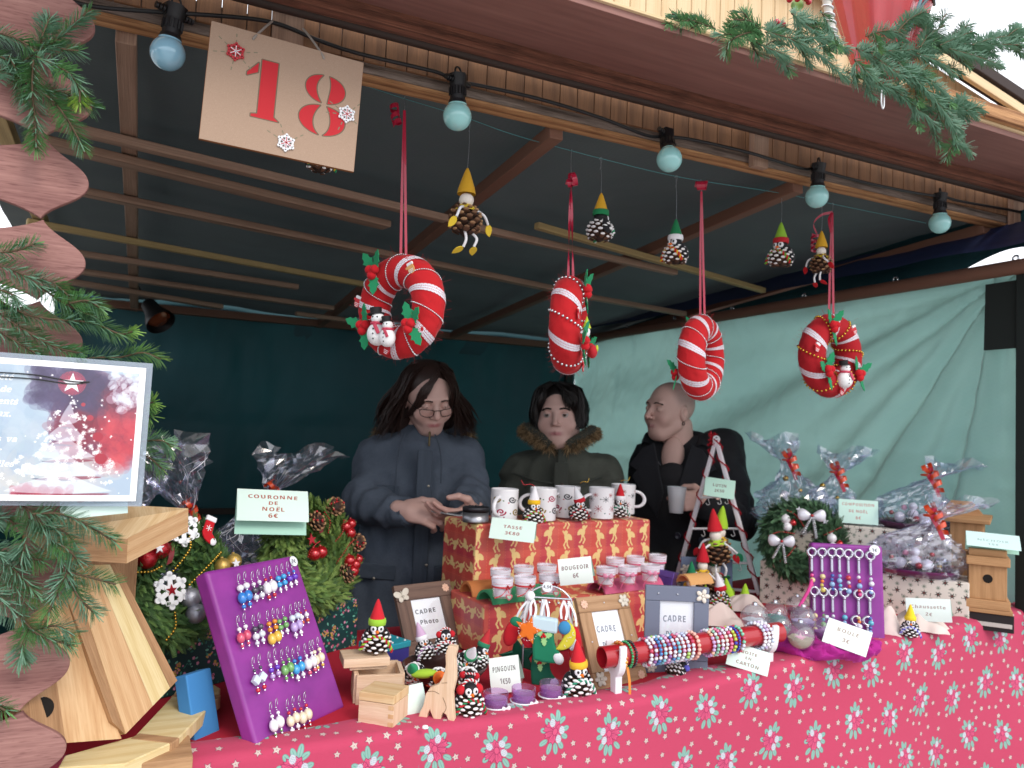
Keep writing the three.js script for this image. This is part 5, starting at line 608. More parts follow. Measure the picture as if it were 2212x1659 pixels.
const curl = (c, r, turns, w, axis, len) => { const n = Math.ceil(turns * 10), ax = axis.clone().normalize(), s = Math.abs(ax.y) < 0.9 ? V(0, 1, 0).cross(ax).normalize() : V(1, 0, 0).cross(ax).normalize(), t = ax.clone().cross(s), pts = []; for (let i = 0; i <= n; i++) { const a = i / n * turns * 2 * PI; pts.push(c.clone().addScaledVector(ax, len * i / n).addScaledVector(s, r * Math.cos(a)).addScaledVector(t, r * Math.sin(a))); } return strip(pts, w, ax); };
const satin = new THREE.MeshPhysicalMaterial({ color: 0xb3103a, roughness: 0.28, clearcoat: 0.4, sheen: 0.5, sheenRoughness: 0.3, sheenColor: 0xff6080, side: THREE.DoubleSide });
const orangeRib = new THREE.MeshPhysicalMaterial({ color: 0xd8481f, roughness: 0.3, clearcoat: 0.4, side: THREE.DoubleSide });
// the nylon line behind the beam
const LZ = -1.675, lineY = (x) => { const P = [[700, 158], [775, 181], [873, 213], [1000, 252], [1100, 288], [1235, 326], [1300, 343], [1460, 381], [1690, 418], [1795, 440], [2000, 482]]; for (let i = 1; i < P.length; i++) if (x <= P[i][0]) return lerp(P[i - 1][1], P[i][1], (x - P[i - 1][0]) / (P[i][0] - P[i - 1][0])); return P.at(-1)[1]; };
solo('nylon_line', 'thin pale green nylon line stretched behind the beam for hanging ornaments', 'line', tube([700, 775, 873, 1000, 1100, 1235, 1300, 1460, 1690, 1795, 2000].map((x) => onZ(x, lineY(x), LZ)), 0.0007, 5, 80), M(0x4d9aa0, 0.4));
const wire = M(0x9aa0a6, 0.3, { metalness: 0.8 });
for (const [x, y, ry, kind, label, top] of [
  [866, 663, 0.98, 0, 'red felt wreath with two snowmen and wide white lace, leftmost of the hanging wreaths', 'L'],
  [1229, 703, 1.85, 1, 'red felt wreath seen nearly edge on with silver beads and a red bird', 'C'],
  [1515, 773, -1.02, 2, 'red felt wreath turned away with plain back and small silver beads, above the bald man', 'R'],
  [1794, 769, 1.2, 3, 'red felt wreath with gold beads and a snowman against the pale tarpaulin', 'S']]) {
  const p = onZ(x, y, LZ), base = faceCam(p), s = [0.97, 1.0, 0.95, 1.02][kind], turn = base + [-0.75, 1.45, -1.9, 0.95][kind];
  const t = thing('hanging_wreath', label, 'wreath', p, turn, 'red felt wreaths hanging from the nylon line'); t.scale.setScalar(s);
  part(t, 'felt_ring', feltRing, felt(kind === 3 ? 0xa81420 : 0xb8161f)); part(t, 'fuzz', fuzz, M(0xb0242c, 0.9)).userData.kind = 'stuff';
  part(t, 'lace', kind === 1 || kind === 3 ? lace6 : lace7, laceMat); part(t, 'bead_chain', kind === 1 || kind === 3 ? bead6 : bead7, kind === 3 ? gold : silver);
  hollyCluster(t, 2.15, 1.35, [2.2, 1.1, -1.4]); hollyCluster(t, 3.75, 1.5, [2.8, 1.45, -1.35]); hollyCluster(t, 5.65, 1.5, [1.9, 0.8, -0.9]);
  if (kind === 0) { snowman(t, -0.02, -0.068, Wr + 0.014, 1.2, 0.3); snowman(t, 0.017, -0.078, Wr + 0.02, 0.95, 0.2); } else if (kind === 3) snowman(t, -0.002, -0.07, Wr + 0.012, 1.1, -0.3);
  else if (kind === 1) { const b = part(t, 'felt_bird', ell(0.022, 0.017, 0.012, 18), felt(0xb5202c), V(0.01, -0.062, Wr + 0.022)); part(b, 'wing', ell(0.012, 0.009, 0.004, 12), felt(0xb9d23c), V(0.004, 0.008, 0.01)); part(b, 'beak', new THREE.ConeGeometry(0.004, 0.014, 8).rotateZ(-PI / 2 - 0.4), felt(0xb9d23c), V(0.027, -0.004, 0.004)); const q = part(t, 'felt_penguin', ell(0.011, 0.014, 0.009, 14), white, V(-0.035, -0.02, Wr + 0.01)); part(q, 'cap', new THREE.ConeGeometry(0.011, 0.03, 14), felt(0xb9d23c), V(0, 0.024, 0)); }
  if (kind !== 2) { mitten(t, onTorus(1.0, 1.1, Wr + 0.003), 0.4, kind ? 0xc8323c : 0xd6a060); mitten(t, onTorus(2.95, 1.0, Wr + 0.003), -0.35, 0xc01828); mitten(t, onTorus(4.75, 1.3, Wr + 0.003), -0.4, 0xc01828); }
  // its ribbon, up to a wire hook on the line
  const hk = onZ(x + [8, 5, 0, 4][kind], lineY(x), LZ), loc = (q) => q.clone().sub(p).applyAxisAngle(V(0, 1, 0), -turn).divideScalar(s), up = loc(hk), tp = V(0, WR + Wr, 0), kn = up.clone().lerp(tp, kind === 1 ? 0.22 : 0.08), side = V(1, 0, 0).applyAxisAngle(V(0, 1, 0), -turn + base), side2 = (k) => side.clone().applyAxisAngle(V(0, 1, 0), kind === 1 ? k * 5 : 0.3);
  part(t, 'ribbon', merge([strip([tp.clone().addScaledVector(side, -0.006), tp.clone().lerp(kn, 0.5).addScaledVector(side, -0.004), kn], 0.0062, side2), strip([tp.clone().addScaledVector(side, 0.006), tp.clone().lerp(kn, 0.5).addScaledVector(side, 0.003), kn], 0.0062, side2)]), satin);
  const cs = kind === 3 ? [curl(kn.clone().addScaledVector(side, -0.045).add(V(0, -0.06, 0)), 0.012, 3.2, 0.008, V(0, -1, 0), 0.05), strip([kn, kn.clone().addScaledVector(side, -0.03).add(V(0, -0.006, 0)), kn.clone().addScaledVector(side, -0.05).add(V(0, -0.03, 0)), kn.clone().addScaledVector(side, -0.045).add(V(0.008, -0.06, 0))], 0.008, V(0, 1, 0.2)), strip([kn, kn.clone().addScaledVector(side, -0.016).add(V(0, -0.02, 0.01)), kn.clone().addScaledVector(side, -0.01).add(V(0, -0.06, 0.01))], 0.007, side)]
    : kind === 2 ? [curl(kn.clone().addScaledVector(side, -0.014).add(V(0, 0.016, 0)), 0.013, 2.3, 0.012, side, 0.026)] : kind === 1 ? [curl(kn.clone().add(V(0, -0.005, 0)), 0.017, 2.2, 0.007, V(0.3, 0.3, 1), 0.012), curl(kn.clone().addScaledVector(side, -0.01).add(V(0, -0.014, 0)), 0.01, 1.6, 0.008, side, 0.016)]
      : [curl(kn.clone().addScaledVector(side, -0.024).add(V(0, 0.008, 0)), 0.0105, 1.3, 0.011, V(0.2, -1, 0), 0.014), curl(kn.clone().addScaledVector(side, -0.022).add(V(0, -0.012, 0)), 0.011, 1.6, 0.012, V(0.4, -1, 0), 0.03)];
  part(t, 'curled_ribbon', merge(cs), satin); part(t, 'wire_hook', tube([kn, up.clone().add(V(0.003, -0.008, 0)), up.clone().add(V(0.002, 0.002, 0.001)), up.clone().add(V(-0.003, -0.002, 0))], 0.0007, 5, 12), wire);
}
// ---------- pine cone figures ----------
function coneScales(r, h, n, tip) { // a cone standing on its stalk end, scales in a spiral; tips painted
  const gs = [paint(ell(r * 0.72, h * 0.5, r * 0.72, 12).translate(0, h * 0.5, 0), 0x2a1a12)], c = new THREE.Color();
  for (let i = 0; i < n; i++) { const t = (i + 0.5) / n, a = i * 2.399963, y = h * (0.06 + 0.9 * t), rad = r * Math.sqrt(Math.max(0.12, 1 - Math.pow(Math.abs(t - 0.38) / 0.66, 2.2))) * 0.86, s = (0.6 + 0.5 * Math.sin(PI * (0.15 + 0.75 * t))) * r / 0.034;
    const b = ico(1, 1).scale(0.0085 * s, 0.0026 * s, 0.0105 * s).translate(0, 0, rad); c.setHex(pick([0x4a2f1f, 0x3b2418, 0x5a3b28])); paint(b, c); const e = ico(1, 1).scale(0.0072 * s, 0.0034 * s, 0.0042 * s).translate(0, 0.0008, rad + 0.0088 * s); paint(e, tip ? pick([0xe8e6e6, 0xdcdcdf, 0xf0f0f0]) : pick([0x8a6647, 0x6f5038, 0xa07c58])); const m = merge([b, e]); m.translate(0, 0, -rad).rotateX(-0.45).translate(0, 0, rad); m.rotateY(a).translate(0, y, 0); gs.push(m); }
  return merge(gs);
}
const CONE_W = [0, 1].map(() => coneScales(0.034, 0.062, 52, true)), CONE_N = [0, 1].map(() => coneScales(0.033, 0.07, 54, false));
function twist(pts, r, ca, cb, turns = 8) { const cv = new THREE.CatmullRomCurve3(pts), N = turns * 6, out = []; for (const [k, c] of [[0, ca], [PI, cb]]) { const q = []; for (let i = 0; i <= N; i++) { const t = i / N, p = cv.getPoint(t), T = cv.getTangent(t), s = T.clone().cross(V(0.3, 0.2, 1)).normalize(), b = T.clone().cross(s), a = t * turns * 2 * PI + k; q.push(p.addScaledVector(s, r * Math.cos(a)).addScaledVector(b, r * Math.sin(a))); } out.push(paint(flat(tube(q, r * 1.05, 5, N)), c)); } return merge(out); }
const hatGeo = lathe([[0.0215, 0], [0.0195, 0.012], [0.013, 0.032], [0.007, 0.05], [0.0025, 0.06], [0, 0.0615]], 20), bandGeo = lathe([[0.0195, -0.008], [0.0235, -0.0085], [0.0245, 0], [0.0232, 0.008], [0.0195, 0.0085]], 24);
const scarfGeos = new Map();
function penguin(label, p, turn, o = {}) { // o: hat, band, scarf [a, b], muff, s, tilt, group, lean
  const t = thing('pine_cone_penguin', label, 'pine cone penguin', p, turn, o.group ?? 'pine cone penguins on the counter'); if (o.s) t.scale.setScalar(o.s); if (o.tilt) { t.rotation.set(o.tilt[0], turn, o.tilt[1], 'YXZ'); }
  part(t, 'pine_cone', CONE_W[o.v ?? 0], VC); part(t, 'head', sph(0.0215, 18), black, V(0, 0.066, 0.002));
  for (const s of [-1, 1]) { const e = part(t, 'eye', ell(0.0088, 0.0095, 0.005, 14), white, V(s * 0.0095, 0.069, 0.0185), [0, s * 0.45, 0]); part(e, 'pupil', ell(0.0035, 0.004, 0.002, 10), black, V(s * -0.001, 0.0005, 0.0042)); part(t, 'wing', ell(0.006, 0.026, 0.016, 12), felt(0x17171c), V(s * 0.032, 0.042, -0.004), [0.15, 0, s * 0.32]); }
  part(t, 'beak', new THREE.ConeGeometry(0.0062, 0.017, 10).rotateX(PI / 2), felt(0xe8761c), V(0, 0.061, 0.028));
  const [a, b] = o.scarf ?? [0xb7152a, 0x1f8a5c], k = a + '_' + b; if (!scarfGeos.has(k)) scarfGeos.set(k, twist([V(-0.042, 0.014, 0.016), V(-0.032, 0.032, 0.022), V(-0.014, 0.048, 0.026), V(0.004, 0.05, 0.028), V(0.02, 0.042, 0.03), V(0.034, 0.026, 0.024), V(0.042, 0.008, 0.018)], 0.0028, a, b)); part(t, 'scarf', scarfGeos.get(k), VCfelt);
  if (o.muff) { part(t, 'ear_muff', pom, felt(o.muff), V(-0.024, 0.07, 0)).scale.setScalar(1.2); part(t, 'ear_muff', pom, felt(o.muff), V(0.024, 0.07, 0)).scale.setScalar(1.2); part(t, 'head_band', twist([V(-0.022, 0.078, 0), V(-0.012, 0.09, 0), V(0, 0.094, 0), V(0.012, 0.09, 0), V(0.022, 0.078, 0)], 0.0022, o.muff, 0xf0f0f0, 5), VCfelt); }
  else if (o.hat !== undefined) { part(t, 'felt_hat', hatGeo, felt(o.hat), V(0, 0.084, 0.001), [o.hatTilt ?? 0, 0, o.hatLean ?? 0]); part(t, 'hat_band', bandGeo, felt(o.band), V(0, 0.085, 0.001), [o.hatTilt ?? 0, 0, o.hatLean ?? 0]); }
  return t;
}
const TEAR = (() => { const s = new THREE.Shape(); s.moveTo(0, 0); s.bezierCurveTo(0.012, 0.004, 0.013, 0.018, 0, 0.03); s.bezierCurveTo(-0.013, 0.018, -0.012, 0.004, 0, 0); return extr(s, 0.0024, 0.0004, 1, 5); })();
function gnome(label, p, turn, o = {}) { // pine cone gnome with felt hat, pipe cleaner arms and legs; origin at the hat tip
  const t = thing('pine_cone_gnome', label, 'pine cone gnome', p, turn, o.group ?? 'pine cone gnomes on the ladder'); if (o.s) t.scale.setScalar(o.s); if (o.tilt) t.rotation.set(0, turn, o.tilt);
  const h = felt(o.hat), c2 = felt(o.collar ?? o.hat), hand = felt(o.hand ?? o.hat), Y = -0.075;
  part(t, 'felt_hat', hatGeo, h, V(0, Y + 0.013, 0)); part(t, 'head', sph(0.017, 16), M(0xeee6dc, 0.7), V(0, Y - 0.001, 0.001)); part(t, 'collar', lathe([[0.006, 0.004], [0.02, -0.006], [0.026, -0.016], [0.024, -0.016], [0.006, 0.0]], 12), c2, V(0, Y - 0.01, 0)); part(t, 'pine_cone', CONE_N[o.v ?? 0], VC, V(0, Y - 0.083, 0));
  const A = [[V(-0.02, Y - 0.022, 0.014), V(-0.036, Y - 0.03, 0.024), V(-0.046, Y - 0.052, 0.024)], [V(0.02, Y - 0.022, 0.014), V(0.034, Y - 0.034, 0.026), V(0.05, Y - 0.05, 0.022)], [V(-0.008, Y - 0.074, 0.01), V(-0.012, Y - 0.096, 0.02), V(-0.014, Y - 0.112, 0.014)], [V(0.01, Y - 0.074, 0.01), V(0.016, Y - 0.09, 0.024), V(0.012, Y - 0.108, 0.02)]];
  for (const [i, q] of A.entries()) { part(t, i < 2 ? 'arm' : 'leg', tube(q, 0.0032, 7, 10), white); part(t, i < 2 ? 'felt_hand' : 'felt_foot', TEAR, hand, q[2], [i < 2 ? 0.4 : 1.0, 0, PI + (i % 2 ? 0.5 : -0.5)]); }
  if (o.cord) part(t, 'cord', tube([V(0, Y + 0.072, 0), o.cord.clone().applyAxisAngle(V(0, 1, 0), -turn).divideScalar(o.s ?? 1).multiplyScalar(0.5).add(V(0.001, (Y + 0.072) * 0.5, 0)), o.cord.clone().applyAxisAngle(V(0, 1, 0), -turn).divideScalar(o.s ?? 1)], 0.0006, 4, 8), wire);
  return t;
}
function hookUp(t, tip, hk) { const s = t.scale.x; const f = (q) => t.worldToLocal(q.clone()); t.updateMatrixWorld(true); part(t, 'hanging_wire', merge([tube([f(tip), f(tip.clone().lerp(hk, 0.5).add(V(0.002, 0, 0))), f(hk)], 0.0006, 4, 10), tube([f(hk.clone().add(V(0, -0.03, 0))), f(hk.clone().add(V(0.004, -0.006, 0))), f(hk.clone().add(V(0.002, 0.003, 0.002))), f(hk.clone().add(V(-0.004, -0.004, 0)))], 0.0006, 4, 12)]), wire); }
{
  const G = 'pine cone figures hanging from the nylon line';
  { const p = onZ(1010, 362, LZ), t = gnome('yellow hatted pine cone gnome hanging beside the leftmost red wreath', p, faceCam(p, 0.7), { hat: 0xd8a52a, collar: 0xe0c23a, hand: 0xe0c23a, s: 1.02, group: G }); hookUp(t, p, onZ(1014, lineY(1014), LZ)); }
  { const p = onZ(1775, 498, LZ), t = gnome('yellow hatted pine cone gnome hanging in front of the gold beaded wreath ribbon', p, faceCam(p, -0.7), { hat: 0xd8a52a, collar: 0xd8c02a, hand: 0xc01522, s: 0.82, group: G, v: 1 }); hookUp(t, p, onZ(1775, lineY(1775), LZ)); }
  for (const [x, yt, yb, turn, hat, band, sc, label] of [[1295, 416, 522, 2.3, 0xd8a52a, 0x1b7a4a, [0xe8e8e8, 0x1f8a5c], 'pine cone penguin seen from behind in a yellow hat with green band'], [1458, 473, 572, -0.7, 0x1b7a4a, 0xe6e6ea, [0xc01522, 0xe0b020], 'hanging pine cone penguin in a dark green hat with white band'], [1686, 480, 578, -0.5, 0x8fc03a, 0xb5202c, [0xc01522, 0x6fae3a], 'hanging pine cone penguin in a lime hat with red band and big eyes'], [690, 268, 374, 0.4, 0x1b7a4a, 0xd8c02a, [0x1f8a5c, 0xe0c23a], 'pine cone penguin mostly hidden behind the number sign, only its bottom showing']]) {
    const p = onZ(x, yb, LZ), tip = onZ(x, yt, LZ), s = (tip.y - p.y) / 0.145, t = penguin(label, p, faceCam(p, turn), { hat, band, scarf: sc, s, group: G, v: x % 2 }); hookUp(t, V(p.x, tip.y - 0.002, p.z), onZ(x + 2, lineY(x), LZ)); }
}
// ---------- evergreen wreaths ----------
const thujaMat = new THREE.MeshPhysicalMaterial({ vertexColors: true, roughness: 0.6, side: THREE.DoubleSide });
function thuja(R, r, n, cols, shape = (u, v, k) => onTorus(u, v, r * k, R), spread = 1) {
  const pos = [], cl = [], nor = [], c = new THREE.Color(), push = (a, b, d, k) => { const nn = b.clone().sub(a).cross(d.clone().sub(a)).normalize(); for (const q of [a, b, d]) { pos.push(q.x, q.y, q.z); nor.push(nn.x, nn.y, nn.z); cl.push(k.r, k.g, k.b); } };
  for (let i = 0; i < n; i++) {
    const u = rr(0, 2 * PI), v = rr(0, 2 * PI), p = shape(u, v, rr(0.45, 0.95)), ctr = shape(u, v, 0), o = p.clone().sub(ctr).normalize(), tg = V(-Math.sin(u), Math.cos(u), 0), d = tg.multiplyScalar(rr(0.3, 1.1) * spread).addScaledVector(o, rr(0.4, 0.9)).add(V(rr(-0.5, 0.5), rr(-0.5, 0.5), rr(-0.4, 0.4))).normalize(), s = d.clone().cross(o).normalize().applyAxisAngle(d, rr(-0.7, 0.7)), nn = s.clone().cross(d), L = rr(0.022, 0.038);
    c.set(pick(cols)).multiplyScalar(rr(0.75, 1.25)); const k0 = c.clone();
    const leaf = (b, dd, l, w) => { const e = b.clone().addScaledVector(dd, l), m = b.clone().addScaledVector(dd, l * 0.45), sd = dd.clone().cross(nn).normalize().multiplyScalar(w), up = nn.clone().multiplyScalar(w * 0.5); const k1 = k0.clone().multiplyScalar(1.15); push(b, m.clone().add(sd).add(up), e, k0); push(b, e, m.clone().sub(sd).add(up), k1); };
    leaf(p, d, L, 0.0011); for (let j = 1; j < 10; j++) for (const sg of [-1, 1]) { const b = p.clone().addScaledVector(d, L * j / 10.5), dd = d.clone().multiplyScalar(0.75).addScaledVector(s, sg * 0.75).normalize(); leaf(b, dd, L * (0.36 - 0.028 * j), 0.0011); }
  }
  const g = new THREE.BufferGeometry(); g.setAttribute('position', new THREE.Float32BufferAttribute(pos, 3)); g.setAttribute('normal', new THREE.Float32BufferAttribute(nor, 3)); g.setAttribute('color', new THREE.Float32BufferAttribute(cl, 3)); return g;
}
const glit = tex(128, 128, () => { const q = rnd() < 0.25 ? rr(120, 255) : rr(90, 140); return [q, q, q]; }, false);
const glitter = (c) => new THREE.MeshPhysicalMaterial({ color: c, roughness: 0.35, metalness: 0.65, bumpMap: glit, bumpScale: 0.0012, clearcoat: 0.4, clearcoatRoughness: 0.2 });
const glRed = glitter(0xa8101e), glGold = glitter(0xc9a85a), glSilver = glitter(0xa8acb8), shinyRed = M(0xb01a22, 0.25, { metalness: 0.45, clearcoat: 0.8 }), pearl = M(0xd9d8dc, 0.3, { clearcoat: 0.5 });
const baubleGeo = merge([sph(1, 24, 18), cyl(0.2, 0.2, 0.2, 12).translate(0, 1.03, 0)]);
const starGeo = (() => { const s = []; for (let i = 0; i < 10; i++) { const a = i * PI / 5 + PI / 2, r = i % 2 ? 0.42 : 1; s.push([r * Math.cos(a), r * Math.sin(a)]); } return extr(poly(s), 0.3, 0.08); })();
function chain(pts, r, gap) { const cv = new THREE.CatmullRomCurve3(pts), n = Math.max(2, Math.round(cv.getLength() / gap)); return merge(Array.from({ length: n + 1 }, (_, i) => { const p = cv.getPointAt(i / n); return ico(r, 1).translate(p.x, p.y, p.z); })); }
const pineSmall = coneScales(0.022, 0.03, 34, false);
const bowGeo = (() => { const h = (s) => jitter(ell(0.017, 0.013, 0.007, 14).translate(s * 0.017, 0.003, 0), (v) => { v.y *= 0.6 + 1.0 * Math.abs(v.x) / 0.034; v.x *= 1; }); return merge([h(-1), h(1), sph(0.005, 10)]); })();
const coil = (a, b, r, turns) => { const pts = [], d = b.clone().sub(a); for (let i = 0; i <= turns * 8; i++) { const t = i / (turns * 8), w = t * turns * 2 * PI; pts.push(a.clone().addScaledVector(d, t).add(V(r * Math.cos(w), 0, r * Math.sin(w)))); } return tube(pts, 0.0011, 5, turns * 10); };
// ---------- goods on the counter: helpers ----------
// a board leaning back on the counter: photo corners TL, TR, BR, BL; finds the lean at which it is a true rectangle
function leanBoard(TL, TR, BR, BL) {
  const b0 = onTable(...BL), b1 = onTable(...BR); b1.y = b0.y; const e = b1.clone().sub(b0), w = e.length(); e.normalize(); const back = V(e.z, 0, -e.x); if (back.clone().dot(FWD) < 0) back.negate();
  let best = null; for (let a = 0.5; a < 1.56; a += 0.01) { const d = V(0, Math.sin(a), 0).addScaledVector(back, Math.cos(a)), n = e.clone().cross(d), hit = (q) => { const r = dirOf(...q), t = b0.clone().sub(EYE).dot(n) / r.dot(n); return EYE.clone().addScaledVector(r, t); }, p = hit(TL), q = hit(TR), err = Math.abs(p.distanceTo(q) - w) + 0.35 * Math.abs(p.clone().sub(b0).dot(e)); if (!best || err < best.err) best = { err, d, n, h: (p.clone().sub(b0).dot(d) + q.clone().sub(b1).dot(d)) / 2, a }; }
  let z = best.n.clone().normalize(); const q = new THREE.Quaternion().setFromRotationMatrix(new THREE.Matrix4().makeBasis(e, best.d, z)); return { pos: b0.clone().lerp(b1, 0.5), q, w, h: best.h, a: best.a };
}
const ink = (c, s, x, y, size, colr, jit = 0.08) => { c.font = `bold ${size}px sans-serif`; c.fillStyle = colr; c.textAlign = 'left'; let w = 0; for (const ch of s) w += c.measureText(ch).width * 1.12; x -= w / 2; for (const ch of s) { c.save(); c.translate(x, y + rr(-1, 1) * size * 0.05); c.rotate(rr(-jit, jit)); c.fillText(ch, 0, 0); c.restore(); x += c.measureText(ch).width * 1.12; } };
const scrawl = (c, x, y, w, h, colr) => { c.strokeStyle = colr; c.lineWidth = h * 0.14; c.beginPath(); for (let i = 0; i <= 40; i++) c.lineTo(x - w / 2 + w * i / 40, y + h * 0.5 * Math.sin(i * 1.3) * rr(0.4, 1)); c.stroke(); };
const cardBack = M(0xa9d6c4, 0.85);
// a folded price card: bottom centre of its front at a photo point, on a given depth
function card(label, pos, w, h, rz, yaw, lean, lines, colr = '#8a3a34', o = {}) {
  const t = thing('price_card', label, 'price card', pos, faceCam(pos, yaw)), g = new THREE.Group(); t.rotation.set(0, t.rotation.y, rz, 'YXZ');
  const map = canvasTex(320, 220, (c, W, H) => { c.fillStyle = o.paper ?? '#d8eee6'; c.fillRect(0, 0, W, H); lines.forEach(([s, y, size]) => s === '~' ? scrawl(c, W / 2, y, size, 30, colr) : ink(c, s, W / 2, y, size, colr)); });
  const b = o.bend ?? 0.006, front = jitter(sheet(w, h, 6, 10).translate(0, h / 2, 0), (v) => { const k = 1 - v.y / h; v.z += b * Math.sin(k * PI * 0.9) * 1.2 + (o.flare ?? 0) * k * k; }), back = jitter(sheet(w, h * (o.back ?? 1), 6, 6).translate(0, -h * (o.back ?? 1) / 2, 0), (v) => { v.z -= 0.006 * Math.sin(-v.y / h * 3); });
  part(t, 'front_leaf', front, new THREE.MeshStandardMaterial({ map, roughness: 0.85, side: THREE.DoubleSide }), V(0, 0, 0), [-lean, 0, 0]);
  part(t, 'back_leaf', back, cardBack, V(0, h * Math.cos(lean), -h * Math.sin(lean)), [o.backLean ?? 0.55, 0, 0]); return t;
}
const wood1 = wood(0xe2c9a0, 0xc39a68, { len: 0.3, wid: 0.1, fine: 50, rings: 3, pore: 0.25, s: 21 }), wood2 = wood(0xc09870, 0x8f6a48, { len: 0.3, wid: 0.12, fine: 55, rings: 3, pore: 0.4, s: 23 }), wood3 = wood(0xe6d6a8, 0xc9ae74, { len: 0.3, wid: 0.1, fine: 50, rings: 3, pore: 0.2, s: 25 }), wood4 = wood(0xddbb90, 0xb98b5e, { len: 0.3, wid: 0.1, fine: 60, rings: 4, pore: 0.25, s: 27 }), woodRaw = wood(0xe6cdb2, 0xcda987, { len: 0.25, wid: 0.08, fine: 40, rings: 3, pore: 0.2, s: 29 });
// ---------- wooden bird house at the lower left ----------
{
  // laid out in stall axes: it stands behind the cut-out boards
  const c = onY(295, 1628, 0.83), turn = -0.1, t = thing('large_bird_house', 'large wooden bird house with a slanting front of three planks and a flat roof', 'bird house', V(c.x, 0.82, c.z - 0.07), 0), L = (x, y, dep) => t.worldToLocal(at(x, y, dep)); t.updateMatrixWorld(true);
  const quadPrism = (q, th, m, name, grain) => { // a slab whose front face is the photo quad q = [[x, y, depth] * 4]
    const p = q.map((a) => L(...a)), n = p[1].clone().sub(p[0]).cross(p[3].clone().sub(p[0])).normalize(), b = p.map((v) => v.clone().addScaledVector(n, th)), pos = [], f = (...v) => { for (let i = 1; i < v.length - 1; i++) for (const w of [v[0], v[i], v[i + 1]]) pos.push(w.x, w.y, w.z); };
    f(p[0], p[3], p[2], p[1]); f(b[0], b[1], b[2], b[3]); for (let i = 0; i < 4; i++) { const j = (i + 1) % 4; f(p[i], p[j], b[j], b[i]); }
    const g = new THREE.BufferGeometry(); g.setAttribute('position', new THREE.Float32BufferAttribute(pos, 3)); g.computeVertexNormals(); g.setAttribute('uv', new THREE.Float32BufferAttribute(new Float32Array(pos.length / 3 * 2), 2));
    const u = p[grain ? 3 : 1].clone().sub(p[0]).normalize(), v = n.clone().cross(u), uv = g.attributes.uv, w = V(), o = rnd() * 2; for (let i = 0; i < uv.count; i++) { w.fromBufferAttribute(g.attributes.position, i).sub(p[0]); uv.setXY(i, w.dot(u) + o, w.dot(v) + w.dot(n) * 0.7 + o); }
    return part(t, name, g, m);
  };
  const dF = 1.33, dR = 1.52; // front corner, right corner
  // roof box: top edge with four battens round sunken boards
  const A = [130, 1160, 1.2], B = [275, 1162, dF], Cc = [407, 1099, dR], D = [255, 1088, 1.5];
  quadPrism([[110, 1150, 1.2], [275, 1163, dF], [273, 1217, dF], [105, 1206, 1.2]], 0.014, wood2, 'roof_side'); quadPrism([[276, 1163, dF], [407, 1100, dR], [406, 1148, dR], [274, 1217, dF]], 0.014, wood4, 'roof_side');
  quadPrism([[110, 1149, 1.2], [130, 1083, 1.4], [407, 1098, dR], [276, 1161, dF]], 0.012, wood1, 'roof_top'); quadPrism([[165, 1146, 1.25], [185, 1104, 1.36], [335, 1118, 1.44], [262, 1149, 1.335]].map(([x, y, d]) => [x, y, d - 0.004]), 0.004, wood3, 'roof_panel');
  // slanting front: three planks, then the side board with its bevelled cheek
  const T0 = [150, 1222, 1.33], T1 = [252, 1219, 1.42], Bt0 = [272, 1585, 1.34], Bt1 = [383, 1470, 1.47], mix = (a, b, k) => a.map((q, i) => lerp(q, b[i], k));
  for (const [k0, k1, m] of [[0, 0.52, wood4], [0.525, 0.86, wood3], [0.865, 1, wood2]]) quadPrism([mix(T0, T1, k0), mix(T0, T1, k1), mix(Bt0, Bt1, k1), mix(Bt0, Bt1, k0)], 0.016, m, 'front_plank', true);
  quadPrism([[120, 1225, 1.31], [149, 1222, 1.33], [270, 1586, 1.34], [243, 1560, 1.32]], 0.012, wood2, 'front_edge', true);
  quadPrism([[85, 1225, 1.3], [122, 1226, 1.31], [262, 1596, 1.335], [140, 1605, 1.26]], 0.014, wood4, 'side_board', true); quadPrism([[40, 1230, 1.25], [86, 1226, 1.3], [142, 1606, 1.26], [70, 1600, 1.2]], 0.014, wood2, 'side_board', true);
  const hole = part(t, 'dark_hole_disc', cyl(0.017, 0.017, 0.004, 24).rotateX(PI / 2), M(0x14100d, 0.9), L(90, 1530, 1.235)); part(t, 'entrance_ring', new THREE.TorusGeometry(0.0165, 0.002, 8, 28), white, L(80, 1530, 1.234));  // solid dark disc painted for the shade inside the hole
  part(t, 'back_board', uvBox(box(0.2, 0.36, 0.014, 0.002), 'y'), wood2, L(165, 1350, 1.52));
  // tray of boards with a cut corner
  const e = [[140, 1632, 1.25], [290, 1590, 1.36], [375, 1500, 1.47], [392, 1468, 1.5], [440, 1466, 1.54], [476, 1486, 1.52], [472, 1506, 1.51], [380, 1600, 1.37], [270, 1650, 1.28], [125, 1658, 1.2]];
  const P = e.map((q) => { const p = onY(q[0], q[1], 0.862); return t.worldToLocal(p); }), sh = new THREE.Shape(P.map((p) => new THREE.Vector2(p.x, -p.z)));
  part(t, 'tray', uvBox(extr(sh, 0.026, 0.002).rotateX(-PI / 2).translate(0, P[0].y - 0.013, 0), 'x'), wood3);
  for (const [a, b] of [[2, 6], [1, 7]]) { const p0 = P[a].clone().add(V(0, -0.0125, 0)), p1 = P[b].clone().add(V(0, -0.0125, 0)); part(t, 'tray_plank', uvBox(bar(p0, p1, 0.026, 0.0275), 'x'), wood2); }
  part(t, 'leg', uvBox(box(0.12, 0.03, 0.1, 0.002), 'x'), wood2, t.worldToLocal(onY(330, 1640, 0.835)));
  const cp = at(205, 1116, 1.19); card('pale green price card on the flat roof half hidden behind the poster', cp, 0.09, 0.05, 0.1, 0, 0.3, [['30€', 120, 90]], '#b0303a');
}
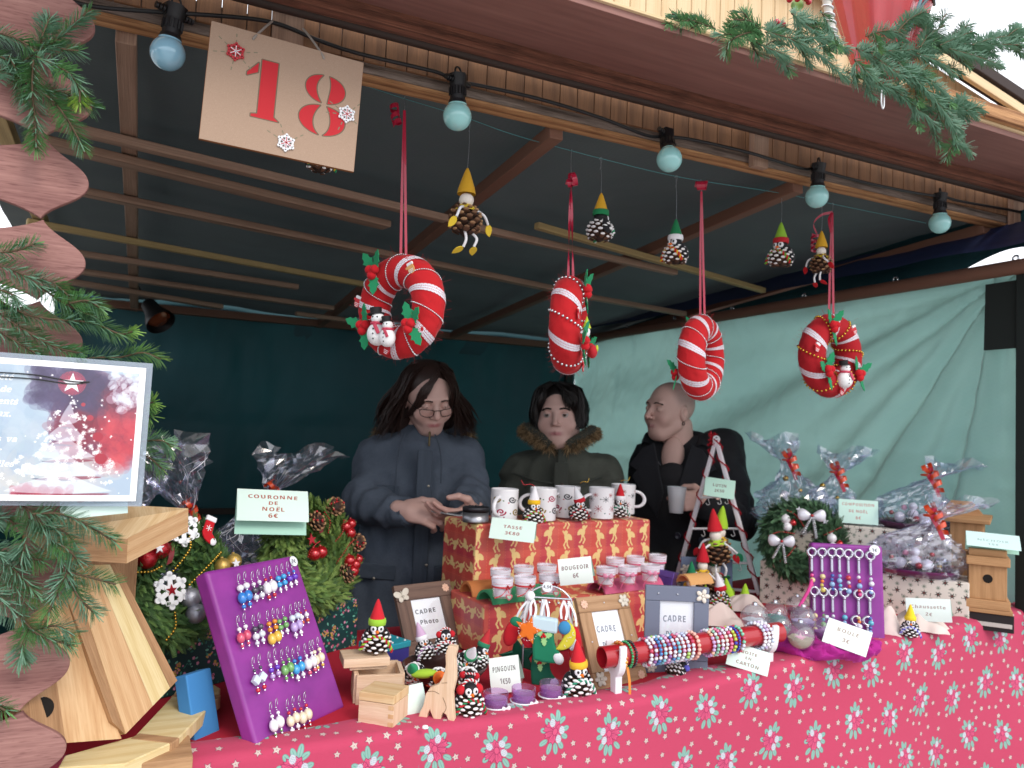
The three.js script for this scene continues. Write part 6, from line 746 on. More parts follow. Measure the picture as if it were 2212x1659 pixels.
// ---------- green printed box with evergreen wreaths ----------
const greenTex = canvasTex(512, 512, (c, W) => { c.fillStyle = '#123f40'; c.fillRect(0, 0, W, W); const w = (x, y, f) => { for (const dx of [-W, 0, W]) for (const dy of [-W, 0, W]) { c.save(); c.translate(x + dx, y + dy); f(); c.restore(); } }; for (let i = 0; i < 260; i++) { const a = rr(0, 6), k = pick(['#2f7a6a', '#4fa58e', '#77bfa8']), s = rr(3, 6); w(rnd() * W, rnd() * W, () => { c.rotate(a); c.fillStyle = k; c.beginPath(); c.ellipse(0, 0, s, s * 1.8, 0, 0, 7); c.fill(); }); } for (let i = 0; i < 70; i++) { const k = pick(['#c05a8a', '#d98ab0', '#b04a70']); w(rnd() * W, rnd() * W, () => { c.fillStyle = k; for (let q = 0; q < 5; q++) { c.beginPath(); c.arc(5 * Math.cos(q * 1.257), 5 * Math.sin(q * 1.257), 4, 0, 7); c.fill(); } c.fillStyle = '#f0e0a0'; c.beginPath(); c.arc(0, 0, 2, 0, 7); c.fill(); }); } for (let i = 0; i < 26; i++) { const a = rr(0, 6); w(rnd() * W, rnd() * W, () => { c.rotate(a); for (let q = 0; q < 9; q++) { c.fillStyle = q % 3 ? '#c9a24a' : '#c87a9a'; c.beginPath(); c.arc(rr(-16, 16), q * 4 - 18, 5, 0, 7); c.fill(); } }); } }, true);
greenTex.repeat.set(4.5, 4.5);
const greenCloth = new THREE.MeshPhysicalMaterial({ map: greenTex, roughness: 0.6, sheen: 0.4, sheenRoughness: 0.4, sheenColor: 0x70b0a0 });
const gA = onY(335, 1384, 0.945), gB = onY(776, 1292, 0.945), gDir = gB.clone().sub(gA), gLen = gDir.length(), gTurn = Math.atan2(-gDir.z, gDir.x);
const gAt = (u, h, back) => gA.clone().addScaledVector(gDir, u).add(V(-Math.sin(gTurn) * back, h - 0.945, -Math.cos(gTurn) * back)); // u along the front edge, h height, back behind it
{
  const g = uvBox(jitter(new RoundedBoxGeometry(gLen, 0.128, 0.34, 6, 0.006), (v) => { v.z += 0.004 * nz(v.x * 12, v.y * 14, 2); v.y += 0.003 * nz(v.x * 14, v.z * 14, 5); }), 'x'); solo('green_display_box', 'display box covered in dark green flowered cloth under the evergreen wreaths', 'display box', g, greenCloth, gAt(0.5, 0.882, 0.17), gTurn);
}
const wreathTurn = gTurn;
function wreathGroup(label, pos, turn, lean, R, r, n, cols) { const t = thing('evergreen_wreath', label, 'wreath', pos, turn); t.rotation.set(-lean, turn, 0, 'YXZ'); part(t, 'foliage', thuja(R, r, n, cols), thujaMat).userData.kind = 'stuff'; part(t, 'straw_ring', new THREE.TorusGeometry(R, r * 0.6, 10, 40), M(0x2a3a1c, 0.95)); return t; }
const GR = [0x44683a, 0x3a5a30, 0x557a42, 0x688a4a], GY = [0x6a8440, 0x587638, 0x7d964c, 0x4c6a34];
{
  const R = 0.088, r = 0.045, p = gAt(0.045, 1.068, -0.005), t = wreathGroup('evergreen wreath with white snowflakes, silver and gold glitter baubles and a felt stocking', p, wreathTurn - 0.05, 0.3, R, r, 4200, GR);
  const F = (x, y, z = 0.05) => V(x, y, z);
  for (const [x, y, s, m] of [[-0.075, 0.045, 0.0205, glRed], [-0.045, 0.062, 0.02, glRed], [0.012, -0.045, 0.021, glSilver], [0.02, -0.079, 0.021, glSilver], [0.05, -0.052, 0.019, glSilver], [0.093, 0.012, 0.018, glGold], [0.122, 0.02, 0.017, glGold]]) part(t, 'bauble', baubleGeo, m, F(x, y, 0.047)).scale.setScalar(s);
  for (const [x, y, s] of [[-0.035, -0.025, 0.036], [0.005, 0.1, 0.036]]) { const f = part(t, 'snowflake', SNOW(s), M(0xeef1f4, 0.45), F(x, y, 0.055)); part(f, 'star', starGeo, M(0xb5202c, 0.2, { metalness: 0.6 }), V(0, 0, 0.005)).scale.setScalar(0.012); }
  for (const [x, y] of [[-0.058, 0.062], [0.037, -0.058], [0.113, 0.012]]) part(t, 'white_star', starGeo, white, F(x, y, 0.068)).scale.setScalar(0.012);
  const st = new THREE.Shape(); st.moveTo(-0.01, 0.03); st.lineTo(0.01, 0.03); st.lineTo(0.011, 0); st.lineTo(0.026, -0.012); st.quadraticCurveTo(0.03, -0.022, 0.018, -0.024); st.quadraticCurveTo(-0.004, -0.022, -0.011, -0.004); const sg = extr(st, 0.005, 0.001);
  for (const [x, y, rz] of [[0.06, 0.09, -0.45], [0.055, -0.105, -0.2]]) { const s = part(t, 'felt_stocking', sg, feltRed, F(x, y, 0.055), [0, 0, rz]); part(s, 'cuff', box(0.024, 0.012, 0.008, 0.002), white, V(0, 0.029, 0)); part(s, 'toe', ell(0.008, 0.0085, 0.0035, 12), white, V(0.02, -0.017, 0.001)); part(s, 'print', merge([0, 1, 2].map((i) => box(0.0012, 0.014, 0.0008).rotateZ(i * PI / 3))), white, V(0, 0.007, 0.003)); }
  part(t, 'bead_chain', merge([chain([F(0.02, 0.088, 0.05), F(0.015, 0.06, 0.06), F(-0.005, 0.035, 0.06), F(-0.02, 0.015, 0.045)], 0.0028, 0.0068), chain([F(0.09, 0.042, 0.05), F(0.06, 0.022, 0.06), F(0.03, -0.002, 0.055), F(0.01, -0.018, 0.05)], 0.0028, 0.0068), chain([F(-0.03, -0.07, 0.055), F(-0.035, -0.1, 0.06), F(-0.05, -0.12, 0.05)], 0.0028, 0.0068), chain([F(-0.1, 0.02, 0.055), F(-0.075, 0.018, 0.06), F(-0.05, 0.026, 0.055)], 0.0028, 0.0068)]), gold);
  part(t, 'ribbon', strip([F(-0.02, 0.075, 0.04), F(-0.024, 0.05, 0.052), F(-0.03, 0.03, 0.05)], 0.014, V(1, 0.4, 0)), M(0x7a1c22, 0.5));
}
{
  const R = 0.092, r = 0.048, p = gAt(0.695, 1.078, 0.0), t = wreathGroup('evergreen wreath with red baubles, red bead chains and pine cones behind the purple board', p, wreathTurn + 0.05, 0.28, R, r, 4400, GY), F = (x, y, z = 0.05) => V(x, y, z);
  for (const [x, y, s] of [[0.088, 0.058, 0.0145], [0.108, 0.064, 0.0135], [0.1, 0.04, 0.0145], [0.082, -0.03, 0.0155], [0.1, -0.042, 0.0145], [0.088, -0.058, 0.0155], [-0.035, 0.0, 0.017], [-0.012, 0.002, 0.016], [0.115, -0.03, 0.012]]) part(t, 'bauble', baubleGeo, shinyRed, F(x, y, 0.052)).scale.setScalar(s);
  for (const [x, y, z] of [[-0.02, 0.075, 0.055], [0.075, 0.11, 0.04], [0.128, 0.01, 0.042], [0.058, -0.065, 0.052]]) { const c = part(t, 'pine_cone', pineSmall, VC, F(x, y, z - 0.012), [1.3, 0, rr(-0.4, 0.4)]); part(c, 'berry', merge(Array.from({ length: 7 }, () => { const a = rr(0, 6.3), q = rr(0.006, 0.022); return sph(0.0034, 10).translate(q * Math.cos(a), 0.02 + rr(0, 0.014), q * Math.sin(a)); })), shinyRed); }
  part(t, 'red_star', starGeo, M(0xb02030, 0.3, { metalness: 0.4 }), F(-0.045, 0.035, 0.06)).scale.setScalar(0.016);
  part(t, 'bead_chain', merge([chain([F(0.022, 0.1, 0.05), F(0.026, 0.075, 0.06), F(0.024, 0.048, 0.05)], 0.0022, 0.0066), chain([F(0.08, 0.075, 0.055), F(0.065, 0.045, 0.06), F(0.05, 0.025, 0.045)], 0.0022, 0.006), chain([F(0.105, 0.02, 0.055), F(0.08, 0.01, 0.062), F(0.058, -0.012, 0.055), F(0.046, -0.03, 0.04)], 0.0022, 0.006), chain([F(-0.02, 0.028, 0.06), F(-0.04, 0.02, 0.062), F(-0.055, -0.004, 0.05)], 0.0022, 0.006)]), shinyRed);
  part(t, 'ribbon', strip([F(0.01, 0.1, 0.035), F(0.006, 0.075, 0.05), F(0.0, 0.05, 0.05)], 0.014, V(1, 0.2, 0)), M(0x7a1c22, 0.5));
}
card('pale green tent card reading couronne de Noël above the evergreen wreaths', at(588, 1130, 1.86), 0.165, 0.082, -0.04, 0.15, 0.42, [['COURONNE', 66, 36], ['DE', 108, 34], ['NOËL', 152, 36], ['6€', 196, 38]], '#a0483a', { back: 1.3, backLean: -0.25, flare: 0.012 });
// ---------- cellophane parcels ----------
const cello = new THREE.MeshPhysicalMaterial({ color: 0xf3f5ff, roughness: 0.07, transmission: 0.96, ior: 2.3, side: THREE.DoubleSide, flatShading: true });
const glintM = M(0xf4f6ff, 0.15, { transmission: 0.25, side: THREE.DoubleSide });  // white strips painting reflected glints along the cellophane folds
function cellophane(h0, r0, rn, hn, h2, r2, lean, sd, ry = 1) { // belly, neck and flare of a tied bag
  const NU = 40, NV = 30, pos = [], idx = []; for (let j = 0; j <= NV; j++) for (let i = 0; i <= NU; i++) { const t = j / NV, a = i / NU * 2 * PI; let y = t * h2, r; if (y < hn) { const k = y / hn; r = lerp(r0 * (0.94 + 0.06 * Math.sin(k * 3)), rn, smooth(k, 0.35, 1)); } else { const k = (y - hn) / (h2 - hn); r = lerp(rn, r2, Math.pow(k, 0.8)); } const cr = nz(Math.cos(a) * 3.1 + sd, Math.sin(a) * 3.1, y * 26) * 0.34 + nz(Math.cos(a) * 7 + sd, Math.sin(a) * 7, y * 60 + sd) * 0.24, fold = y > hn ? 0.3 * Math.sin(a * 5 + sd) * (y - hn) / (h2 - hn) : 0.1 * Math.sin(a * 9 + sd + y * 20) * smooth(y / hn, 0.4, 1), off = y > hn * 0.6 ? Math.pow((y - hn * 0.6) / (h2 - hn * 0.6), 1.2) : 0; r *= 1 + cr + fold; pos.push(r * Math.cos(a) + lean[0] * off, y + 0.01 * nz(Math.cos(a) * 4, Math.sin(a) * 4, sd + j) + (y >= h2 * 0.99 ? 0.02 * Math.sin(a * 3 + sd) : 0), r * Math.sin(a) * ry + lean[1] * off); }
  for (let j = 0; j < NV; j++) for (let i = 0; i < NU; i++) { const a = j * (NU + 1) + i; idx.push(a, a + NU + 1, a + 1, a + 1, a + NU + 1, a + NU + 2); }
  const g = new THREE.BufferGeometry(); g.setAttribute('position', new THREE.Float32BufferAttribute(pos, 3)); g.setIndex(idx); const f = g.toNonIndexed(); f.computeVertexNormals(); const cr = []; for (let q = 0; q < 90; q++) { const i = Math.floor(rnd() * NU), j = Math.floor(rnd() * (NV - 6)), n = 2 + Math.floor(rnd() * 4), dir = pick([-1, 0, 0, 1]), w = rr(0.0005, 0.0014); let pr = null; for (let k = 0; k <= n; k++) { const a = ((j + k) * (NU + 1) + ((i + dir * k + NU) % NU)) * 3, p = V(pos[a], pos[a + 1], pos[a + 2]); p.x *= 1.012; p.z *= 1.012; if (pr) { const s = w * Math.sin(PI * (k - 0.5) / n); cr.push(strip([pr, p], s * 2, V(-p.z, 0.3 * rr(-0.05, 0.05), p.x))); } pr = p; } } return [f, merge(cr)];
}
function parcel(label, p, turn, s, o) {
  const t = thing('cellophane_parcel', label, 'gift parcel', p, turn), hn = o.hn * s, h2 = o.h2 * s, rn = 0.012 * s, ry = o.ry ?? 1;
  const [cg, cr] = cellophane(0, o.r * s, rn, hn, h2, o.r2 * s, o.lean.map((q) => q * s), o.sd, ry); part(t, 'cellophane', cg, cello); part(t, 'crease_glint', cr, glintM).userData.kind = 'stuff';
  if (o.log) part(t, 'log_slice', lathe([[0, 0], [o.r * 0.72 * s, 0], [o.r * 0.76 * s, 0.012 * s], [o.r * 0.73 * s, o.log * s], [0, o.log * s]], 20).scale(1, 1, ry), M(0x5a4130, 0.95)); else part(t, 'plate', lathe([[0, 0], [o.r * 0.85 * s, 0], [o.r * 0.98 * s, 0.014 * s], [o.r * 0.95 * s, 0.016 * s], [o.r * 0.8 * s, 0.005 * s], [0, 0.005 * s]], 26).scale(1, 1, ry), M(o.plate ?? 0x6a2a55, 0.4));
  const y0 = (o.log ?? 0.006) * s, gs = []; for (let i = 0; i < 70; i++) { const a = rr(0, 6.28), q = Math.sqrt(rnd()) * o.r * 0.7 * s, b = V(q * Math.cos(a), y0, q * Math.sin(a) * ry); gs.push(rod(b, b.clone().add(V(rr(-0.03, 0.03) * s, rr(0.015, 0.045) * s, rr(-0.03, 0.03) * s)), 0.0016 * s, 4, 0.0004)); } part(t, 'sprigs', merge(gs), M(0x38543f, 0.8)).userData.kind = 'stuff';
  for (const [x, y, z, q, c] of o.balls) part(t, 'ornament', sph(q * s, 14), c === 'w' ? M(0xe6e4ea, 0.4) : c === 'r' ? shinyRed : c === 'g' ? gold : c === 'p' ? M(0xd9a0b4, 0.5) : silver, V(x * s, y0 + y * s, z * s));
  const k = V(o.lean[0] * 0.32 * s, hn, o.lean[1] * 0.32 * s + rn * 1.2); part(t, 'curled_ribbon', merge([new THREE.TorusGeometry(rn * 1.25, 0.003 * s, 6, 18).rotateX(PI / 2).translate(k.x, k.y, k.z - rn * 1.2), curl(k.clone().add(V(0.012 * s, 0.01 * s, 0)), 0.011 * s, 2.2, 0.011 * s, V(0.3, -1, 0.2), 0.05 * s), curl(k.clone().add(V(-0.01 * s, 0.012 * s, 0)), 0.012 * s, 1.3, 0.011 * s, V(1, 0.5, 0.2), 0.02 * s)]), orangeRib);
  part(t, 'ribbon_tail', merge([strip([k, k.clone().add(V(0.012, -0.02, 0.008).multiplyScalar(s)), k.clone().add(V(0.026, -0.052, 0.01).multiplyScalar(s))], 0.009 * s, V(1, 0.4, 0)), curl(k.clone(), 0.008 * s, 1.2, 0.01 * s, V(0.2, 1, 0.2), 0.02 * s)]), satin); return t;
}
const inBox = [[0.0, 0.02, 0.03, 0.014, 'w'], [0.0, 0.045, 0.03, 0.01, 'w'], [0.03, 0.015, 0.03, 0.006, 'r'], [-0.03, 0.02, 0.025, 0.006, 'r'], [0.02, 0.03, 0.02, 0.005, 'g'], [-0.02, 0.03, 0.03, 0.012, 'p'], [0.035, 0.03, 0.0, 0.006, 'r'], [-0.038, 0.012, 0.02, 0.005, 's']];
{
  const p = gAt(0.07, 0.946, 0.22); parcel('cellophane parcel half hidden behind the poster with an orange curled ribbon', p, gTurn, 1.0, { r: 0.09, hn: 0.23, h2: 0.31, r2: 0.06, lean: [0.02, 0], sd: 2, log: 0.05, balls: inBox });
  const q = gAt(0.42, 0.946, 0.23); parcel('tall cellophane parcel whose top flares to the left, gold and orange ribbon', q, gTurn, 1.0, { r: 0.1, hn: 0.24, h2: 0.42, r2: 0.1, lean: [-0.17, 0.02], sd: 5, log: 0.06, balls: inBox });
  const w = gAt(0.68, 0.946, 0.24); parcel('cellophane parcel with its top flaring to the right behind the couronne card', w, gTurn, 1.02, { r: 0.115, hn: 0.27, h2: 0.38, r2: 0.1, lean: [0.16, 0], sd: 9, log: 0.05, balls: inBox });
}
// ---------- purple board with earrings ----------
const purple = (() => { const t = tex(256, 256, (u, v) => blend([150, 54, 152], [116, 38, 126], clamp(0.4 + 0.9 * tfbm(u, v, 4, 6, 4, 40), 0, 1))); t.repeat.set(3, 3); return new THREE.MeshPhysicalMaterial({ map: t, roughness: 0.5, sheen: 0.7, sheenRoughness: 0.35, sheenColor: 0xc080d0 }); })();
function clothBoard(b, d) { const g = new RoundedBoxGeometry(b.w, b.h, d, 14, 0.008); return uvBox(jitter(g.translate(0, b.h / 2, -d / 2), (v) => { v.z += (v.z > -d / 2 ? 1 : 0) * (0.0022 * nz(v.x * 25, v.y * 10, 3) + 0.0016 * nz(v.x * 8, v.y * 40, 6)); v.x += 0.002 * nz(v.y * 20, v.z * 30, 1); }), 'x'); }
const eHook = tube([V(0, 0, 0.002), V(-0.0018, 0.004, 0.004), V(-0.0014, 0.009, 0.006), V(0.0014, 0.0112, 0.006), V(0.0034, 0.0085, 0.004), V(0.0037, 0.003, 0.002)], 0.00045, 5, 14);
{
  const b = leanBoard([447, 1238], [616, 1198], [746, 1529], [556, 1618]), t = thing('earring_display_board', 'purple cloth covered board leaning back with rows of earrings on it', 'display board', b.pos); t.quaternion.copy(b.q);
  part(t, 'cloth_cover', clothBoard(b, 0.036), purple); part(t, 'prop', box(0.06, 0.2, 0.034, 0.003), M(0x3f86c4, 0.8), V(-b.w / 2 + 0.0, 0.078, -0.125), [b.a - 0.9, 0, 0.0]); const pt = canvasTex(64, 64, (c) => { c.fillStyle = '#e8ecf2'; c.fillRect(0, 0, 64, 64); ink(c, '3€', 32, 42, 30, '#20242c'); }); part(t, 'price_sticker', new THREE.CircleGeometry(0.0115, 24), new THREE.MeshStandardMaterial({ map: pt, roughness: 0.5 }), V(b.w / 2 - 0.016, b.h - 0.014, 0.0035));
  const toB = (x, y) => { const n = V(0, 0, 1).applyQuaternion(b.q), r = dirOf(x, y), k = b.pos.clone().sub(EYE).dot(n) / r.dot(n); return EYE.clone().addScaledVector(r, k).addScaledVector(n, 0.005); };
  const D = (zx, zy) => [zx * 0.3424, 1080 + zy * 0.3424]; // places read on the enlargement
  const C = { bl: 0x2f7fd0, lb: 0x3aa0dc, wh: 0xe8e6ee, gy: 0x4a4658, sv: 0xd8dde6, rd: 0xc02030, pu: 0x6a3ac0, pk: 0xd05070, am: 0xd8861c, ye: 0xe0b848, gr: 0x6fa860, li: 0xb9a0d8, cr: 0xeadcc0, or: 0xc8502c, cl: 0xcfdcea };
  const list = [[1500, 480, 'wh bl bl', [8, 10, 5], 'blue glass'], [1585, 465, 'wh gy sv', [5, 8, 7], 'dark grey'], [1660, 440, 'rd wh rd', [4, 11, 5], 'frosted white and red'], [1738, 425, 'lb lb wh', [7, 7, 4], 'turquoise'], [1805, 400, 'bl pu wh', [4, 8, 5], 'violet'],
    [1495, 745, 'wh pk pk', [5, 9, 4], 'coral red'], [1590, 740, 'gy sv sv', [7, 8, 5], 'smoke and silver'], [1680, 710, 'am am ye', [6, 6, 10], 'amber and yellow'], [1745, 695, 'gr gr wh', [6, 7, 5], 'green'], [1825, 670, 'cl li wh', [8, 9, 5], 'lilac'], [1880, 650, 'rd wh or', [3, 6, 5], 'small white and orange'],
    [1590, 1005, 'gy cl rd', [4, 11, 5], 'clear diamond and red'], [1690, 970, 'wh pu li', [4, 6, 6], 'purple and clear'], [1770, 955, 'gr gr gr', [4, 9, 4], 'leaf green'], [1840, 945, 'bl lb wh', [5, 9, 5], 'sky blue'], [1915, 915, 'wh wh pk', [4, 10, 5], 'white and pink'], [1965, 890, 'cr cr ye', [5, 9, 4], 'cream'],
    [1700, 1290, 'wh wh gr', [4, 10, 3], 'white porcelain'], [1805, 1270, 'rd cr wh', [4, 9, 5], 'painted cream with red'], [1880, 1245, 'rd cr rd', [4, 10, 3], 'ivory with red band']];
  const rowName = (i) => i < 5 ? 'top row' : i < 11 ? 'second row' : i < 17 ? 'third row' : 'bottom row';
  list.forEach(([zx, zy, cs, rs, nm], i) => {
    const p = toB(...D(zx + 4, zy + 38)), e = thing('earring_pair', `pair of ${nm} bead earrings in the ${rowName(i)} of the purple board`, 'earrings', p, 0, 'earrings on the purple board'); e.quaternion.copy(b.q).multiply(new THREE.Quaternion().setFromEuler(new THREE.Euler(0, 0, -0.13))); e.scale.setScalar(1.4);
    for (const k of [-1, 1]) { const q = part(e, 'earring_hook', eHook, silver, V(k * 0.0058, k * 0.0015, 0)); let y = -0.003; part(q, 'link', merge([ico(0.0013, 1).translate(0, 0, 0.002), ico(0.0011, 1).translate(0.0006, -0.003, 0.002)]), silver); y = -0.005; cs.split(' ').forEach((c, j) => { const r = rs[j] * 0.00064; const tall = rs[j] >= 9 ? 1.3 : 0.95; y -= r * tall; part(q, 'bead', i === 11 && j === 1 ? box(r * 1.5, r * 1.5, r, 0.001).rotateZ(PI / 4) : ell(r, r * tall, r, 12), M(C[c], 0.12, { clearcoat: 0.8, clearcoatRoughness: 0.05 }), V(0, y, 0.004)); y -= r * tall + 0.0012; part(q, 'spacer', cyl(0.0016, 0.0016, 0.0014, 8), silver, V(0, y, 0.004)); }); }
  });
}
// ---------- wooden boxes, the turquoise gift box and the penguin on the lid ----------
function aligned(name, label, cat, pos, turn, group) { return thing(name, label, cat, pos, turn, group); }
{
  const p = onTable(822, 1514), s = mPer(p), t = aligned('open_wooden_box', 'open square raw wooden box with its lid laid across the top', 'wooden box', p.clone().add(V(0, 0, -0.03)), faceCam(p, 0.1)), w = 98 * s, h = 62 * s;
  for (const [x, z, a, n] of [[0, w / 2, 0, 'front'], [0, -w / 2, 0, 'back'], [w / 2, 0, 1, 'side'], [-w / 2, 0, 1, 'side']]) part(t, n + '_panel', uvBox(box(a ? 0.01 : w, h, a ? w - 0.011 : 0.01, 0.001), a ? 'z' : 'x'), woodRaw, V(x, h / 2, z)); part(t, 'bottom_panel', box(w, 0.006, w, 0.001), woodRaw, V(0, 0.004, 0));
  part(t, 'lid', uvBox(merge([box(w * 1.02, 0.019, w * 0.8, 0.002), box(w * 0.82, 0.008, w * 0.62, 0.001).translate(0.005, -0.013, 0)]), 'x'), woodRaw, V(-0.03, h + 0.019, -0.012), [0, 0.08, 0]);
  const q = t.localToWorld(V(-0.012, h + 0.03, -0.01)); t.updateMatrixWorld(true); const q2 = t.localToWorld(V(-0.006, h + 0.029, -0.01)); penguin('penguin in a red and lime hat standing on the lid of the open wooden box', q2, faceCam(q2, 0.05), { hat: 0xc8202e, band: 0x9acb3c, scarf: [0xb7152a, 0x9ac63c], s: 0.82 });
  const g = onTable(842, 1440), b = thing('turquoise_gift_box', 'small turquoise gift box with white dots behind the open wooden box', 'gift box', g.clone().add(V(0.0, 0, -0.05)), faceCam(g, 0.7)); part(b, 'base', box(0.1, 0.035, 0.075, 0.002).translate(0, 0.018, 0), M(0x343a8c, 0.5)); part(b, 'lid', box(0.106, 0.016, 0.081, 0.003).translate(0, 0.043, 0), M(0x2a9fb2, 0.4)); part(b, 'dot', merge(Array.from({ length: 9 }, (_, i) => ico(0.003, 1).translate(-0.04 + 0.04 * (i % 3), 0.051, -0.03 + 0.03 * Math.floor(i / 3)))), white);
}
{
  const p = onTable(838, 1572), s = mPer(p), w = 0.076, h = 0.066, t = thing('closed_wooden_box', 'closed square raw wooden box nearest the cloth edge', 'wooden box', p.clone().add(V(0, 0, -0.035)), faceCam(p, -0.42));
  part(t, 'case', uvBox(box(w, h - 0.018, w * 0.95, 0.0012).translate(0, (h - 0.018) / 2, 0), 'x'), woodRaw); part(t, 'lid', uvBox(box(w + 0.0005, 0.017, w * 0.95 + 0.0005, 0.0012).translate(0, h - 0.0085, 0), 'x'), wood1);
  for (let i = 0; i < 3; i++) part(t, 'finger_joint', uvBox(box(0.011, 0.008, 0.0012).translate(w / 2 - 0.0055, 0.01 + i * 0.016, w * 0.475 + 0.0004), 'y'), wood4);
  const c = onTable(893, 1560); card('pale green price card standing behind the wooden dinosaur', c.clone().add(V(0.01, 0, -0.03)), 0.055, 0.062, 0.05, 0.5, 0.2, [], '#8a3a34');
}
{ // wooden long necked dinosaur, cut from a board
  const p = onTable(945, 1556), s = mPer(p), o = [[1525, 716], [1545, 706], [1640, 712], [1642, 760], [1622, 850], [1640, 1000], [1645, 1130], [1612, 1290], [1622, 1400], [1655, 1659], [1590, 1659], [1545, 1560], [1500, 1540], [1480, 1600], [1470, 1659], [1395, 1659], [1345, 1560], [1330, 1520], [1300, 1580], [1290, 1655], [1176, 1650], [1200, 1560], [1240, 1480], [1262, 1340], [1320, 1250], [1430, 1195], [1475, 1110], [1500, 1040], [1512, 940], [1500, 830]];
  const sc = 0.1709 * s, sh = new THREE.Shape(o.map(([x, y]) => new THREE.Vector2((x - 1420) * sc, (1659 - y) * sc))), t = thing('wooden_dinosaur', 'flat wooden long necked dinosaur cut from a pale board', 'wooden figure', p, faceCam(p, -0.3));
  part(t, 'body', uvBox(extr(sh, 0.017, 0.0012), 'y'), woodRaw); part(t, 'jigsaw_seam', merge([tube([V(-0.02, 0.058, 0.0088), V(-0.008, 0.06, 0.0088), V(0.004, 0.056, 0.0088)], 0.0005, 4, 10), tube([V(0.012, 0.05, 0.0088), V(0.02, 0.03, 0.0088), V(0.012, 0.014, 0.0088)], 0.0005, 4, 10), tube([V(0.008, 0.078, 0.0088), V(0.02, 0.08, 0.0088)], 0.0005, 4, 6)]), M(0x6b4f38, 0.9)); part(t, 'eye', cyl(0.0018, 0.0018, 0.001, 10).rotateX(PI / 2), black, V(0.016, 0.148, 0.0088));
}
// ---------- photo frames ----------
function frameStand(label, q, face, inner, edge, ink2, deco) {
  const b = leanBoard(...q), t = thing('photo_frame', label, 'photo frame', b.pos); t.quaternion.copy(b.q); const w = b.w, h = b.h, m = w * 0.235, iw = w - 2 * m, ih = h - 2 * m * (inner ?? 1.02), d = 0.014;
  for (const [x, y, ww, hh] of [[0, m / 2, w, m], [0, h - m / 2, w, m], [-w / 2 + m / 2, h / 2, m, h - 2 * m - 0.0004], [w / 2 - m / 2, h / 2, m, h - 2 * m - 0.0004]]) part(t, 'rail', uvBox(box(ww, hh, d, 0.002), ww > hh ? 'x' : 'y'), face, V(x, y, -d / 2));
  part(t, 'back_panel', box(w - 0.01, h - 0.01, 0.004), M(edge, 0.9), V(0, h / 2, -d - 0.001)); const map = canvasTex(256, 340, (c, W, H) => { c.fillStyle = '#e9eef6'; c.fillRect(0, 0, W, H); ink(c, 'CADRE', W * 0.45, H * 0.36, 50, ink2, 0.06); ink(c, 'Photo', W * 0.5, H * 0.62, 50, ink2, 0.06); });
  part(t, 'insert', sheet(iw + 0.002, h - 2 * m + 0.002, 1, 1), new THREE.MeshPhysicalMaterial({ map, roughness: 0.4 }), V(0, h / 2, -d * 0.55)); part(t, 'glass', box(iw + 0.002, h - 2 * m + 0.002, 0.0012), M(0xffffff, 0.03, { transmission: 1 }), V(0, h / 2, -d * 0.35)); part(t, 'strut', box(0.04, h * 0.62, 0.004), M(edge, 0.9), V(0, h * 0.32, -0.052), [0.42, 0, 0]);
  deco(t, w, h, m); return t;
}
const petalFlower = (n, r, c) => merge([...Array.from({ length: n }, (_, i) => ell(r * 0.42, r * 0.3, r * 0.16, 12).translate(r * 0.58, 0, 0).rotateZ(i / n * 2 * PI)), sph(r * 0.2, 10).scale(1, 1, 0.7).translate(0, 0, r * 0.08)]);
const resin = M(0xcfc8bb, 0.6), peach = M(0xdcb49c, 0.6);
const butterfly = merge([...[-1, 1].flatMap((s) => [ell(0.013, 0.009, 0.0022, 12).rotateZ(s * 0.5).translate(s * 0.013, 0.006, 0), ell(0.008, 0.007, 0.0022, 12).rotateZ(-s * 0.6).translate(s * 0.009, -0.009, 0)]), ell(0.0018, 0.014, 0.0026, 8)]);
frameStand('brown photo frame with a resin butterfly on its upper left corner', [[850, 1265], [967, 1253], [1008, 1402], [884, 1424]], wood(0x7d6458, 0x55423a, { len: 0.3, wid: 0.1, fine: 70, s: 41 }), 1.0, 0x3a2c26, '#262c38', (t, w, h, m) => { part(t, 'butterfly', butterfly, resin, V(-w / 2 + 0.018, h - 0.03, 0.004), [0, 0, 0.25]); part(t, 'flower', petalFlower(8, 0.012), peach, V(w / 2 - m / 2, h - m / 2, 0.002)); });
frameStand('tan photo frame with resin flowers on its corners', [[1244, 1292], [1357, 1279], [1402, 1463], [1288, 1492]], wood(0xb99572, 0x8f6c4c, { len: 0.3, wid: 0.1, fine: 70, s: 43 }), 1.0, 0x8a5f38, '#46505f', (t, w, h, m) => { part(t, 'flower', petalFlower(8, 0.011), peach, V(-w / 2 + m / 2, h - m / 2, 0.002)); part(t, 'rose', petalFlower(6, 0.017), resin, V(w / 2 - m / 2, h - m / 2, 0.003)); part(t, 'rose', petalFlower(6, 0.018), resin, V(-w / 2 + m / 2, m * 0.6, 0.003)); part(t, 'flower', petalFlower(8, 0.011), peach, V(w / 2 - m / 2, m / 2, 0.002)); part(t, 'stud', merge([[0, h - m * 0.5], [-w / 2 + m / 2, h * 0.5], [w / 2 - m / 2, h * 0.52], [0, m / 2]].map(([x, y]) => ico(0.002, 1).translate(x, y, 0.001))), pearl); });
